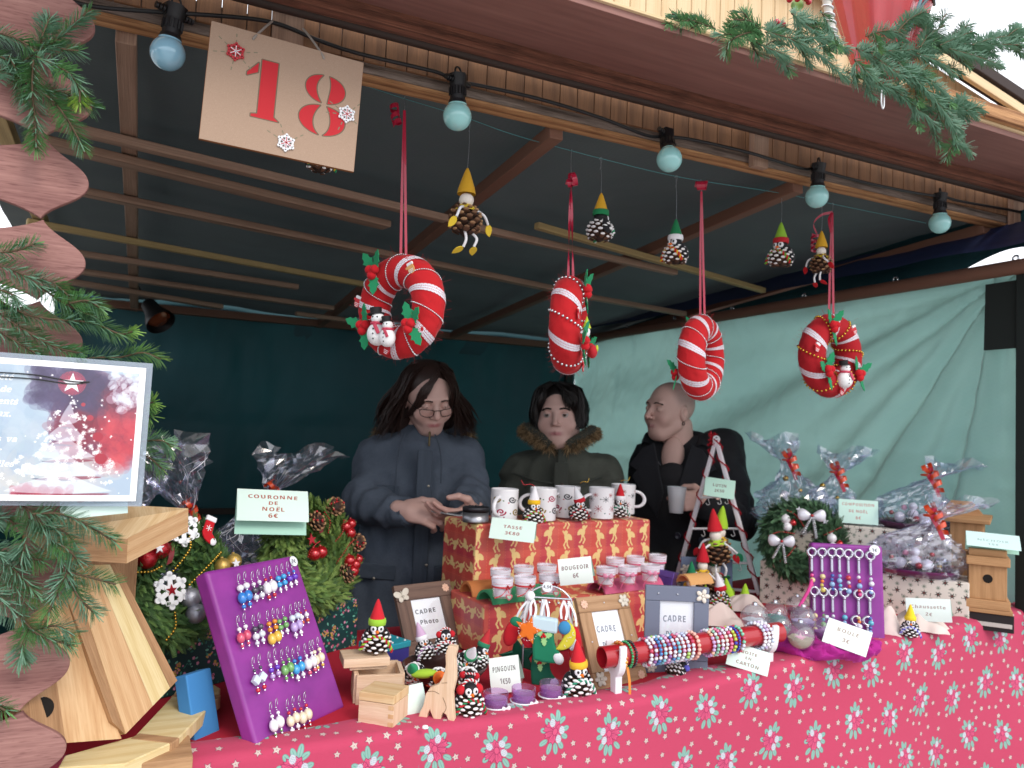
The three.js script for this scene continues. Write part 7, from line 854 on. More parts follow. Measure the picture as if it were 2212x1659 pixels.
frameStand('grey blue photo frame with a cream flower, right of the tan frame', [[1373, 1267], [1514, 1265], [1529, 1450], [1390, 1456]], M(0x6d7488, 0.55), 1.0, 0x4a4f60, '#7a8494', (t, w, h, m) => { part(t, 'flower', petalFlower(5, 0.018), M(0xe0d8cc, 0.6), V(w / 2 - m * 0.45, h - m * 0.55, 0.003)); part(t, 'rose', petalFlower(6, 0.014), resin, V(-w / 2 + m / 2, m * 0.5, 0.003)); part(t, 'stud', merge([[-w * 0.3, h - m / 2], [0, h - m / 2], [w / 2 - m / 2, h * 0.5], [w / 2 - m / 2, m * 0.6]].map(([x, y]) => ico(0.0022, 1).translate(x, y, 0.001))), silver); });
{ const p = at(1500, 1300, 2.62); const b = thing('small_blue_frame', 'blue grey frame with a resin rose behind the ladder rungs', 'photo frame', p.clone().add(V(0, -0.06, 0)), faceCam(p, 0.1)); part(b, 'panel', box(0.17, 0.21, 0.012, 0.002).translate(0.04, 0.1, 0), M(0x5f6f8c, 0.6), undefined, [-0.2, 0, 0]); part(b, 'rose', petalFlower(6, 0.02), resin, V(-0.028, 0.16, -0.02)); }
{ const p = at(1432, 1238, 2.45); const b = thing('purple_box', 'small glittering purple box at the right end of the gold print step', 'box', p.clone().add(V(0, -0.03, 0)), faceCam(p, -0.3)); part(b, 'case', box(0.075, 0.075, 0.05, 0.003), glitter(0x5a4090), undefined, [-0.15, 0, -0.1]); part(b, 'lid', box(0.078, 0.02, 0.053, 0.003).translate(0, 0.03, 0), glitter(0x6a50a4), undefined, [-0.15, 0, -0.1]); }
// ---------- the red and gold step with mugs ----------
const cherub = (c, x, y, s, fl) => { c.save(); c.translate(x, y); c.scale(fl * s, s); c.beginPath(); c.arc(4, -38, 11, 0, 7); c.fill(); c.beginPath(); c.ellipse(0, -12, 13, 21, 0.2, 0, 7); c.fill(); c.beginPath(); c.ellipse(-20, -18, 18, 9, -0.7, 0, 7); c.fill(); c.beginPath(); c.ellipse(-24, -4, 13, 6, -0.2, 0, 7); c.fill(); c.lineWidth = 9; c.lineCap = 'round'; c.strokeStyle = c.fillStyle; for (const q of [[6, -22, 22, -44], [2, 4, 14, 26, 4, 44], [-4, 4, -8, 28, -18, 40]]) { c.beginPath(); c.moveTo(q[0], q[1]); for (let i = 2; i < q.length; i += 2) c.lineTo(q[i], q[i + 1]); c.stroke(); } c.restore(); };
const goldTex = canvasTex(1024, 1024, (c, W) => { c.fillStyle = '#c2564c'; c.fillRect(0, 0, W, W); for (let i = 0; i < 8; i++) { c.fillStyle = i % 2 ? 'rgba(200,70,60,.5)' : 'rgba(160,20,70,.35)'; c.fillRect(i * 128, 0, 70, W); } for (let i = 0; i < 8; i++) { c.fillStyle = 'rgba(220,110,90,.3)'; c.fillRect(0, i * 128 + 20, W, 44); } c.strokeStyle = 'rgba(235,190,140,.5)'; c.lineWidth = 2; c.setLineDash([10, 8]); for (let i = 0; i < 8; i++) { c.beginPath(); c.moveTo(i * 128 + 6, 0); c.lineTo(i * 128 + 6, W); c.stroke(); } c.fillStyle = '#e2c687'; for (let r = 0; r < 8; r++) for (let k = 0; k < 8; k++) { const y = r * 128 + (k % 2) * 30 + 66; for (const dy of [-W, 0, W]) cherub(c, k * 128 + 68, y + dy, 1.25, (r + k) % 2 ? 1 : -1); } }, true);
goldTex.repeat.set(2.1, 2.1);
const goldCloth = new THREE.MeshPhysicalMaterial({ map: goldTex, roughness: 0.45, sheen: 0.6, sheenRoughness: 0.35, sheenColor: 0xff9080 });
const sA = at(1030, 1133, 2.2), sTop = sA.y, sR = onY(1406, 1122, sTop), sDir = sR.clone().sub(sA), sTurn = Math.atan2(-sDir.z, sDir.x), sLen = sDir.length(), onTop = (x, y) => onY(x, y, sTop + 0.002);
{
  const t = thing('gold_print_step', 'tall step covered in sheer red cloth printed with gold cherubs, mugs on top', 'display step', sA.clone().lerp(sR, 0.5), sTurn), h = sTop - 0.83;
  const g = new RoundedBoxGeometry(sLen, h, 0.2, 8, 0.008); jitter(g.translate(0, -h / 2, -0.1), (v) => { const k = -v.y / h; v.z += 0.008 * k * Math.sin(v.x * 28) + 0.003 * nz(v.x * 30, v.y * 12, 2); v.x += (v.x < -sLen / 2 + 0.02 ? -1 : 0) * (0.03 * Math.sin(k * 3.0) + 0.012 * Math.sin(v.z * 50 + k * 4)); }); part(t, 'cloth', uvBox(g, 'x', 0.1, 0.4), goldCloth);
  const lowA = at(1046, 1306, 2.02), lh = lowA.y - 0.825, b = thing('lower_step', 'low step under the candle glasses covered in the same red and gold cloth', 'display step', lowA.clone().addScaledVector(sDir, 0.5), sTurn); const g2 = new RoundedBoxGeometry(sLen * 1.0, lh, 0.2, 8, 0.006); jitter(g2.translate(0, -lh / 2, -0.1), (v) => { v.z += 0.005 * Math.sin(v.x * 34) * (-v.y / lh); }); part(b, 'cloth', uvBox(g2, 'x', 0.3, 0.1), goldCloth);
}
const mugGlaze = (draw) => new THREE.MeshPhysicalMaterial({ map: canvasTex(512, 256, (c, W, H) => { c.fillStyle = '#e6e6ea'; c.fillRect(0, 0, W, H); draw(c, W, H); }), roughness: 0.2, clearcoat: 0.8, clearcoatRoughness: 0.06 });
const swirl = (c, x, y, r, k) => { c.strokeStyle = k; c.lineWidth = r * 0.34; c.lineCap = 'round'; c.beginPath(); for (let i = 0; i <= 50; i++) { const a = i / 50 * 9.2, q = r * (1 - i / 58); c.lineTo(x + q * Math.cos(a), y + q * Math.sin(a)); } c.stroke(); };
const mugSwirl = mugGlaze((c) => { for (let k = 0; k < 5; k++) { const o = k * 102; swirl(c, o + 40, 74, 27, ['#8a7434', '#2d3038', '#a02048'][k % 3]); swirl(c, o + 72, 172, 30, ['#a01c44', '#8a7434', '#2d3038'][k % 3]); for (const [x, y, q] of [[86, 84, '#4f7a52'], [16, 100, '#b02040'], [92, 214, '#8c2040'], [30, 184, '#3a6a40']]) { c.fillStyle = q; c.beginPath(); c.arc(o + x, y, 5, 0, 7); c.fill(); } } });
const mugFlake = mugGlaze((c) => { const fl = (x, y, r, k) => { c.strokeStyle = k; c.lineWidth = 3.2; for (let i = 0; i < 8; i++) { c.beginPath(); c.moveTo(x, y); c.lineTo(x + r * Math.cos(i * PI / 4), y + r * Math.sin(i * PI / 4)); c.stroke(); } }; for (let k = 0; k < 5; k++) { const o = k * 102; fl(o + 36, 172, 30, '#9a3040'); fl(o + 84, 92, 26, '#30343c'); fl(o + 14, 56, 20, '#a04848'); for (const [x, y, q] of [[50, 90, '#4a5a50'], [80, 210, '#4f7a72'], [12, 214, '#a02a3c']]) { c.fillStyle = q; c.beginPath(); c.arc(o + x, y, 5, 0, 7); c.fill(); } } });
const mugBody = merge([cyl(0.0385, 0.0404, 0.092, 40, true).translate(0, 0.049, 0), lathe([[0, 0], [0.036, 0], [0.0385, 0.003]], 40), lathe([[0.0404, 0.095], [0.0398, 0.0975], [0.0385, 0.0968], [0.0368, 0.008], [0, 0.007]], 40)].map((g, i) => { if (i) { const u = g.attributes.uv; for (let k = 0; k < u.count; k++) u.setXY(k, 0.002, 0.998); } return g; })), mugHandle = new THREE.TorusGeometry(0.029, 0.0058, 12, 28, PI * 1.12).scale(0.85, 1.05, 1).rotateZ(-PI * 0.56).translate(0.04, 0.05, 0);
for (const [x, y, turn, m, s, hl, l] of [[1088, 1128, 1.4, mugSwirl, 0.99, 2.0, 'white mug with coloured swirls at the left end of the step'], [1172, 1124, -2.3, mugSwirl, 1.0, PI, 'white mug with its handle to the left behind the yellow banded penguin'], [1224, 1118, 0.8, mugSwirl, 1.0, 2.4, 'white mug standing at the back between two penguins'], [1298, 1120, 0.6, mugFlake, 1.0, 2.6, 'white mug with star flakes at the front right of the step'], [1345, 1110, 2.4, mugFlake, 1.02, -0.15, 'white mug with its big handle to the right at the end of the step']]) {
  const p = onTop(x, y), t = thing('mug', l, 'mug', p, faceCam(p, 0)); t.scale.setScalar(s); part(t, 'mug_body', mugBody, m, undefined, [0, turn, 0]); part(t, 'handle', mugHandle, M(0xe2e2e7, 0.2, { clearcoat: 0.8 }), undefined, [0, -hl, 0]);
}
{ const p = onTop(1027, 1127), t = thing('metal_tin', 'low brushed metal tin with a dark lid at the left end of the step', 'tin', p); part(t, 'tin_body', lathe([[0, 0], [0.037, 0], [0.0375, 0.003], [0.0375, 0.028], [0, 0.028]], 36), M(0xa6a8ae, 0.35, { metalness: 0.85 })); part(t, 'lid', lathe([[0, 0.043], [0.035, 0.043], [0.0385, 0.041], [0.0388, 0.029], [0, 0.029]], 36), M(0x3b3b40, 0.4, { metalness: 0.6 })); part(t, 'knob', merge([-1, 0, 1].map((i) => sph(0.0035, 8).translate(i * 0.02, 0.045, 0))), M(0x26262a, 0.4)); }
for (const [x, y, o, turn, l] of [[1152, 1133, { hat: 0xe4e4ea, band: 0xe8b820, scarf: [0xb7152a, 0x6fae3a], s: 0.75 }, 0.35, 'penguin in a white hat with yellow band in front of the mugs'], [1250, 1125, { hat: 0xe4e4ea, band: 0xb81a2c, scarf: [0xb7152a, 0x2a2a2e], s: 0.73, hatLean: 0.35, v: 1 }, 0.3, 'penguin in a leaning white hat with red band between the mugs'], [1338, 1118, { hat: 0xc01a28, band: 0xe8e8ee, scarf: [0xe8e8ee, 0x2a8a6a], s: 0.74 }, 0.1, 'penguin in a red hat with white band beside the right mug handle']]) { const p = onTop(x, y), t = penguin(l, p, faceCam(p, turn), o); part(t, 'hanging_cord', tube([V(0.0, 0.145, 0), V(-0.02, 0.152, 0.004), V(-0.045, 0.15, 0.004), V(-0.055, 0.166, 0)].map((q) => x > 1200 ? V(-q.x * 0.7, q.y + 0.01, q.z) : q), 0.0012, 5, 16), x > 1200 ? gold : M(0xb5202c, 0.4)); }
card('price card reading tasse hanging over the front edge of the gold print step', at(1105, 1170, 2.17), 0.125, 0.062, -0.06, -0.1, 0.35, [['TASSE', 100, 44], ['3€80', 165, 44]], '#9a5a58', { flare: 0.012 });
// ---------- roof tiles with candle glasses ----------
const tileGeo = (() => { const s = new THREE.Shape(), R = 0.052, r = 0.043; s.absarc(0, 0, R, 0.25, PI - 0.25, false); s.absarc(0, 0, r, PI - 0.25, 0.25, true); return extr(s, 0.24, 0.001, 1, 14).rotateY(PI / 2).translate(0, -0.012, 0); })();
const lowY = at(1046, 1306, 2.02).y, onLow = (x, y, h = 0) => onY(x, y, lowY + h);
for (const [x, y, c, tr, l, sc] of [[1118, 1298, 0x2f8a5c, 0.12, 'green painted curved roof tile under the left candle glasses', 0.95], [1352, 1276, 0xc85a80, 0.12, 'pink painted curved roof tile under the right candle glasses', 1.0]]) { const p = onLow(x, y), t = thing('roof_tile', l, 'roof tile', p.clone().add(V(0.02, 0, -0.03)), sTurn + tr); t.scale.set(sc, 0.8, 0.8); part(t, 'clay', tileGeo, M(c, 0.7)); const d = V(0.02, 0, -0.03); part(t, 'painted_bow', petalFlower(5, 0.009), M(x > 1200 ? 0xe9d5e2 : 0x8fc0a8, 0.5), V(-0.09, 0.02, 0.038)); }
{ const p = onLow(1068, 1291), t = thing('clay_tile', 'bare orange clay tile behind the green one at the left', 'roof tile', p.clone().add(V(0, 0, -0.06)), sTurn); part(t, 'clay', tileGeo, M(0xb9703c, 0.8)); t.scale.set(0.5, 0.9, 0.8); }
{ const p = onLow(1500, 1258), t = thing('bread_shaped_tile', 'pale orange clay piece at the right end of the low step', 'clay piece', p, sTurn); part(t, 'clay', tileGeo, M(0xd9a468, 0.8)); t.scale.set(0.4, 0.7, 0.7); }
const glassTh = M(0xffffff, 0.03, { transmission: 1 }), candleGlass = lathe([[0, 0.0], [0.022, 0.0], [0.0235, 0.002], [0.0275, 0.052], [0.0265, 0.052], [0.0225, 0.004], [0, 0.004]], 28), waxGeo = cyl(0.0205, 0.0222, 0.017, 24).translate(0, 0.0125, 0), lb = (() => { const g = cyl(0.0264, 0.0281, 0.02, 28, true).translate(0, 0.038, 0), u = g.attributes.uv; for (let i = 0; i < u.count; i++) u.setX(i, u.getX(i) * 4); return g; })(), heart = (() => { const s = new THREE.Shape(); s.moveTo(0, -0.009); s.bezierCurveTo(-0.014, 0.0, -0.009, 0.011, 0, 0.005); s.bezierCurveTo(0.009, 0.011, 0.014, 0.0, 0, -0.009); return extr(s, 0.003, 0.0006, 1, 6); })();
for (const [x, y, side, row, l] of [[1084, 1289, 0, 0, 'candle glass with lace and red ribbon, front left on the green tile'], [1133, 1286, 0, 0, 'candle glass with lace and red ribbon, front middle on the green tile'], [1186, 1281, 0, 0, 'candle glass with lace and red ribbon, front right on the green tile'], [1080, 1268, 0, 1, 'candle glass half hidden in the back left of the green tile'], [1130, 1261, 0, 1, 'candle glass half hidden in the back middle of the green tile'], [1180, 1257, 0, 1, 'candle glass half hidden in the back right of the green tile'],
  [1308, 1263, 1, 0, 'candle glass with pink checked bow, front left on the pink tile'], [1355, 1260, 1, 0, 'candle glass with pink checked bow, front middle on the pink tile'], [1404, 1256, 1, 0, 'candle glass with pink checked bow, front right on the pink tile'], [1328, 1240, 1, 1, 'candle glass half hidden in the back left of the pink tile'], [1372, 1236, 1, 1, 'candle glass half hidden in the back middle of the pink tile'], [1420, 1232, 1, 1, 'candle glass half hidden in the back right of the pink tile']]) {
  const p = onY(x, y, lowY + 0.03), t = thing('candle_glass', l, 'candle holder', p, faceCam(p), side ? 'candle glasses on the pink tile' : 'candle glasses on the green tile'); part(t, 'glass', candleGlass, glassTh); part(t, 'wax', waxGeo, M(0xe9e4ee, 0.4)); part(t, 'lace_band', lb, laceMat);
  const rc = side ? M(0xd2507c, 0.5) : M(0xc8333c, 0.5); part(t, 'ribbon', cyl(0.0268, 0.0272, 0.0045, 24, true).translate(0, 0.027, 0), rc);
  if (!row) { if (side) { part(t, 'checked_bow', bowGeo, M(0xd98aa8, 0.7), V(0.006, 0.027, 0.028)).scale.setScalar(0.42); part(t, 'ribbon_tail', merge([strip([V(0.004, 0.025, 0.028), V(-0.01, 0.01, 0.034), V(-0.018, -0.008, 0.04)], 0.003, V(1, 0.5, 0)), strip([V(0.008, 0.025, 0.028), V(0.02, 0.012, 0.034), V(0.03, 0.0, 0.04)], 0.003, V(1, -0.5, 0))]), rc); } else { part(t, 'berry', merge([[0.014, 0.031], [0.018, 0.026], [0.011, 0.024]].map(([a, b]) => sph(0.003, 10).translate(a, b, 0.026))), shinyRed); const h = part(t, 'felt_heart', heart, felt(0xc86a78), V(0.018, 0.006, 0.03)); part(h, 'heart_centre', heart, felt(0xa8cdb4), V(0, 0, 0.0016)).scale.set(0.6, 0.6, 1); part(t, 'ribbon_tail', merge([strip([V(0.012, 0.025, 0.027), V(0.0, 0.01, 0.031), V(-0.018, 0.002, 0.03)], 0.0028, V(0, 1, 0)), strip([V(0.014, 0.024, 0.027), V(0.018, 0.014, 0.03)], 0.002, V(1, 0, 0))]), rc); } }
}
card('white price card reading bougeoir between the two groups of candle glasses', at(1247, 1262, 2.0), 0.086, 0.066, 0.17, -0.1, 0.12, [['BOUGEOIR', 95, 46], ['6€', 165, 50]], '#7a5a60', { paper: '#e9f3ee' });
// ---------- penguin bowl ----------
{
  const p = onTable(978, 1498).add(V(0, 0, -0.055)), t = thing('brown_bowl', 'ribbed dark brown bowl full of pine cone penguins', 'bowl', p, faceCam(p)); const R = 0.098; part(t, 'bowl', lathe([[0, 0.002], [0.05, 0], [0.055, 0.002], ...Array.from({ length: 22 }, (_, i) => { const k = i / 21; return [0.055 + (R - 0.055) * Math.pow(k, 0.75) + 0.0013 * Math.sin(i * 2.1), 0.004 + 0.044 * k]; }), [R + 0.002, 0.051], [R - 0.003, 0.0515], [R - 0.014, 0.035], [0.05, 0.012], [0, 0.01]], 56), M(0x3f2421, 0.35, { clearcoat: 0.3 }));
  t.updateMatrixWorld(true); const L = (x, y, z) => t.localToWorld(V(x, y, z)), G = 'pine cone penguins heaped in the brown bowl';
  for (const [x, y, z, turn, tilt, o, l] of [[-0.066, 0.03, 0.03, 0.5, [0.9, 0.5], { hat: 0x2a9a6a, band: 0xe8e8ee, scarf: [0xc01a28, 0xf0f0f0] }, 'penguin with green hat and red white scarf, left in the brown bowl'], [-0.04, 0.05, -0.03, 0.3, [-0.2, 0.3], { hat: 0xc9a8c8, band: 0xe8e8ee, scarf: [0xe8e8ee, 0x9a70a0] }, 'penguin with a pale lilac hat, back left in the brown bowl'], [0.0, 0.07, -0.02, 0.1, [0.05, 0.05], { muff: 0xc01a28, scarf: [0xc01a28, 0xf0f0f0] }, 'penguin with red ear muffs on top of the heap in the bowl'], [0.045, 0.052, 0.02, -0.4, [0.7, -0.5], { hat: 0xe8e8ee, band: 0x2a8a5c, scarf: [0xf0f0f0, 0x1f8a5c] }, 'penguin with white hat and green white scarf, right of the heap'], [0.07, 0.045, 0.0, 0.9, [0.2, -0.3], { hat: 0xb02a30, band: 0x2a7a5a, scarf: [0x2a8a5c, 0xf0f0f0] }, 'penguin with a red hat and green band, back right in the bowl'], [0.05, 0.03, 0.055, -0.1, [1.0, -0.2], { muff: 0xc01a28, scarf: [0x6fae3a, 0xc01a28] }, 'penguin with red muffs and lime scarf lying at the front of the bowl'], [-0.015, 0.03, 0.05, 0.2, [1.2, 0.1], { hat: 0xe86a1a, band: 0xe8761c, scarf: [0xe86a1a, 0xc01a28] }, 'penguin with an orange scarf lying at the front middle of the bowl']]) { const w = L(x, y, z), g = penguin(l, w, t.rotation.y + turn, { ...o, s: 0.62, tilt, group: G }); }
  solo('lime_felt_cushion', 'lime green felt piece lying on the bowl rim below the dinosaur neck', 'felt piece', ell(0.03, 0.01, 0.014, 18).rotateZ(0.08), felt(0xa4c93a), L(-0.045, 0.052, 0.082), t.rotation.y);
}
card('white price card reading pingouin in front of the brown bowl', onTable(1096, 1496), 0.07, 0.078, 0.2, -0.1, 0.28, [['PINGOUIN', 90, 44], ['1€50', 165, 46]], '#5f5558', { paper: '#eaf4ee', flare: 0.006 });
{ const p = onTable(1012, 1548); penguin('penguin with red ear muff beside the leftmost lilac glass', p, faceCam(p, 0.35), { muff: 0xc01a28, scarf: [0xb7152a, 0x1f7a4a], s: 0.8 }); const q = onTable(1247, 1506); penguin('penguin in a red hat with yellow band in front of the tan photo frame', q, faceCam(q, 0.45), { hat: 0xc8202e, band: 0xe8b830, scarf: [0xe8eaee, 0x2a8a6a], s: 0.88, hatLean: 0.12, v: 1 }); const w = onTable(1448, 1464); penguin('pine cone penguin lying on its front below the bracelet roll', w, faceCam(w, 2.6), { muff: 0x5a5ac0, scarf: [0x5a5ac0, 0xe8e8ee], s: 0.62, tilt: [0.9, 0.3], v: 1 }); }
// ---------- lilac glasses ----------
for (const [x, y, l] of [[1070, 1533, 'lilac glass tea light holder on the left, nearest the penguin with muffs'], [1130, 1522, 'lilac glass tea light holder in the middle with a white bead'], [1190, 1510, 'lilac glass tea light holder on the right with dark rim']]) { const p = onTable(x, y), t = thing('lilac_glass', l, 'candle holder', p, 0, 'lilac glass tea light holders'); part(t, 'glass', lathe([[0, 0], [0.023, 0], [0.0265, 0.003], [0.0272, 0.037], [0.0262, 0.038], [0.0252, 0.036], [0.0245, 0.006], [0, 0.005]], 36), M(0xf0e0f6, 0.03, { transmission: 0.96 })); part(t, 'lilac_filling', cyl(0.0235, 0.024, 0.019, 30).translate(0, 0.016, 0), M(0xdcbfe8, 0.15, { transmission: 0.6 })); part(t, 'lace_cord', loop(Array.from({ length: 16 }, (_, i) => V(0.0282 * Math.cos(i * PI / 8), 0.009, 0.0282 * Math.sin(i * PI / 8))), 0.0017, 6, 48), white); part(t, 'bow', bowGeo, white, V(0.026 * Math.sin(0.5), 0.009, 0.028)).scale.setScalar(0.3); }
// ---------- ornament stand ----------
{
  const p = onTable(1178, 1476), s = mPer(p), t = thing('wire_ornament_stand', 'chrome wire stand with an arched top for felt ornaments', 'display stand', p, faceCam(p, -0.05)), q = (x, y) => V((x - 1178) * s, (1476 - y) * s, 0);
  part(t, 'arch', tube([q(1127, 1312), q(1131, 1294), q(1150, 1276), q(1177, 1268), q(1204, 1274), q(1226, 1294), q(1231, 1312)], 0.0023, 8, 40), silver); part(t, 'post', rod(q(1127, 1312), q(1127, 1474), 0.0024, 8), silver); part(t, 'post', rod(q(1231, 1312), q(1231, 1474), 0.0024, 8), silver); part(t, 'rail', rod(q(1130, 1294), q(1229, 1294), 0.0024, 8), silver); part(t, 'hook', merge([1140, 1160, 1180, 1200, 1220].map((x) => sph(0.003, 8).translate(q(x, 1303).x, q(x, 1303).y, 0.004))), silver); for (const x of [1127, 1231]) part(t, 'foot', rod(q(x, 1474).add(V(0, 0.003, 0.035)), q(x, 1474).add(V(0, 0.003, -0.035)), 0.0026, 8), silver);
  const pt = canvasTex(64, 64, (c) => { c.fillStyle = '#e8ecf2'; c.fillRect(0, 0, 64, 64); ink(c, '4,5€', 32, 40, 24, '#20242c'); }); part(t, 'price_sticker', new THREE.CircleGeometry(0.0125, 22), new THREE.MeshStandardMaterial({ map: pt, roughness: 0.5 }), q(1175, 1270).add(V(0, 0, 0.0035))); part(t, 'cotton_ball', ico(0.012, 2), white, q(1138, 1291).add(V(0, 0, 0.004)));
  t.updateMatrixWorld(true); const W = (x, y, z) => t.localToWorld(q(x, y).add(V(0, 0, z))), sc = s;
  const stock = (() => { const f = new THREE.Shape(); f.moveTo(-0.02, 0); f.lineTo(0.022, 0); f.quadraticCurveTo(0.02, -0.03, 0.03, -0.042); f.quadraticCurveTo(0.044, -0.056, 0.036, -0.07); f.quadraticCurveTo(0.01, -0.074, -0.02, -0.066); f.quadraticCurveTo(-0.026, -0.03, -0.02, 0); return extr(f, 0.012, 0.005, 2, 8); })();
  const orn = (name, label, x, y, z, geo, m, rz, sz, deco) => { const pos = W(x, y, z), o = thing(name, label, 'felt ornament', pos, t.rotation.y, 'felt ornaments on the wire stand'); o.rotation.z = rz; o.scale.setScalar(sz); part(o, 'felt_body', geo, m); deco?.(o); const up = o.worldToLocal(W(x + (x < 1178 ? 6 : -4), 1296, 0.003)); o.updateMatrixWorld(true); const u2 = o.worldToLocal(W(clamp(x, 1138, 1222), 1297, 0.003)), top = V(0, 0.004, 0); part(o, 'ribbon_loop', merge([strip([top.clone().add(V(-0.004, 0, 0)), top.clone().lerp(u2, 0.5).add(V(-0.006, 0, 0.004)), u2], 0.0055, V(1, 0, 0.3)), strip([top.clone().add(V(0.006, 0, 0)), top.clone().lerp(u2, 0.5).add(V(0.008, 0, 0.004)), u2], 0.0055, V(1, 0, -0.3))]), M(0xe4e6ea, 0.4)); return o; };
  const star = (r) => { const a = []; for (let i = 0; i < 10; i++) { const k = i * PI / 5 + PI / 2, q2 = i % 2 ? r * 0.48 : r; a.push([q2 * Math.cos(k), q2 * Math.sin(k) - r * 0.9]); } return extr(poly(a), 0.011, 0.004, 2); };
  const holl = (o, x, y) => { for (const a of [2.4, 0.3, -1.4]) part(o, 'felt_holly', HOLLY, felt(0x9ccf8a), V(x, y, 0.008), [0, 0, a - PI / 2]).scale.set(0.5, 0.4, 0.6); part(o, 'berry', merge([[-0.003, 0], [0.003, 0.001], [0, 0.005]].map(([a, b]) => sph(0.003, 8).translate(a, b, 0.01))), feltRed, V(x, y, 0)); };
  orn('felt_stocking', 'large green felt stocking with pale blue cuff and holly, front of the wire stand', 1172, 1352, 0.03, stock, felt(0x167a58), 0.0, 1.12, (o) => { part(o, 'cuff', jitter(box(0.056, 0.03, 0.02, 0.005), (v) => { v.y += 0.002 * Math.sin(v.x * 200); }), felt(0xbfd6e0), V(0.001, 0.008, 0)); part(o, 'toe', ell(0.011, 0.014, 0.009, 14), felt(0xe4e6ea), V(0.032, -0.06, 0.001), [0, 0, 0.6]); holl(o, 0.0, -0.016); });
  orn('felt_stocking', 'dark green felt stocking hanging low with a pale grey toe', 1166, 1418, 0.005, stock, felt(0x0d5a44), 0.02, 1.0, (o) => { part(o, 'toe', ell(0.011, 0.013, 0.009, 14), felt(0xc6cad4), V(0.033, -0.06, 0.001), [0, 0, 0.6]); holl(o, -0.002, -0.014); });
  orn('felt_star', 'orange felt star with white stitches hanging left on the wire stand', 1146, 1330, 0.038, star(0.034), felt(0xe0701e), -0.25, 1.0, (o) => part(o, 'stitch', merge(Array.from({ length: 22 }, (_, i) => box(0.0008, 0.0036, 0.001).rotateZ(i).translate(0.022 * Math.cos(i * 0.286), -0.031 + 0.022 * Math.sin(i * 0.286), 0.0062))), white));
  orn('felt_mitten', 'red felt mitten with green cuff at the far left of the wire stand', 1112, 1345, 0.01, ell(0.019, 0.034, 0.01, 18).translate(0, -0.03, 0), felt(0xc01826), -0.35, 1.0, (o) => part(o, 'cuff', ell(0.016, 0.013, 0.011, 14), felt(0x1d7a58), V(0, -0.004, 0)));
  orn('felt_heart', 'red felt heart behind the orange star', 1133, 1352, 0.02, ell(0.018, 0.028, 0.01, 18).translate(0, -0.024, 0), felt(0xc81a30), 0.2, 1.0, null);
  orn('felt_star', 'dark green glittering felt star at the lower left of the wire stand', 1108, 1390, -0.02, star(0.05), glitter(0x0f5a44), 0.25, 1.0, null);
  orn('felt_moon', 'yellow dotted felt moon with a blue patch on the right of the wire stand', 1212, 1335, 0.03, (() => { const f = new THREE.Shape(); f.absarc(0, -0.03, 0.034, PI * 0.42, -PI * 0.55, true); f.quadraticCurveTo(0.014, -0.03, 0.01, 0.002); return extr(f, 0.012, 0.004, 2, 14); })(), felt(0xd2c83c), -0.15, 1.05, (o) => { part(o, 'blue_patch', ell(0.014, 0.015, 0.008, 14), felt(0x3a86b8), V(0.006, -0.012, 0.007)); part(o, 'dot', merge(Array.from({ length: 14 }, () => ico(0.0011, 0).translate(rr(0.012, 0.03), rr(-0.055, -0.015), 0.0064))), white); });
  orn('felt_santa', 'red felt figure with grey beard at the far right of the wire stand', 1236, 1352, 0.012, ell(0.017, 0.04, 0.012, 18).translate(0, -0.036, 0), felt(0xc01826), 0.05, 1.0, (o) => { part(o, 'beard', ell(0.012, 0.017, 0.009, 12), felt(0xbfc3cc), V(-0.004, -0.034, 0.008)); });
}
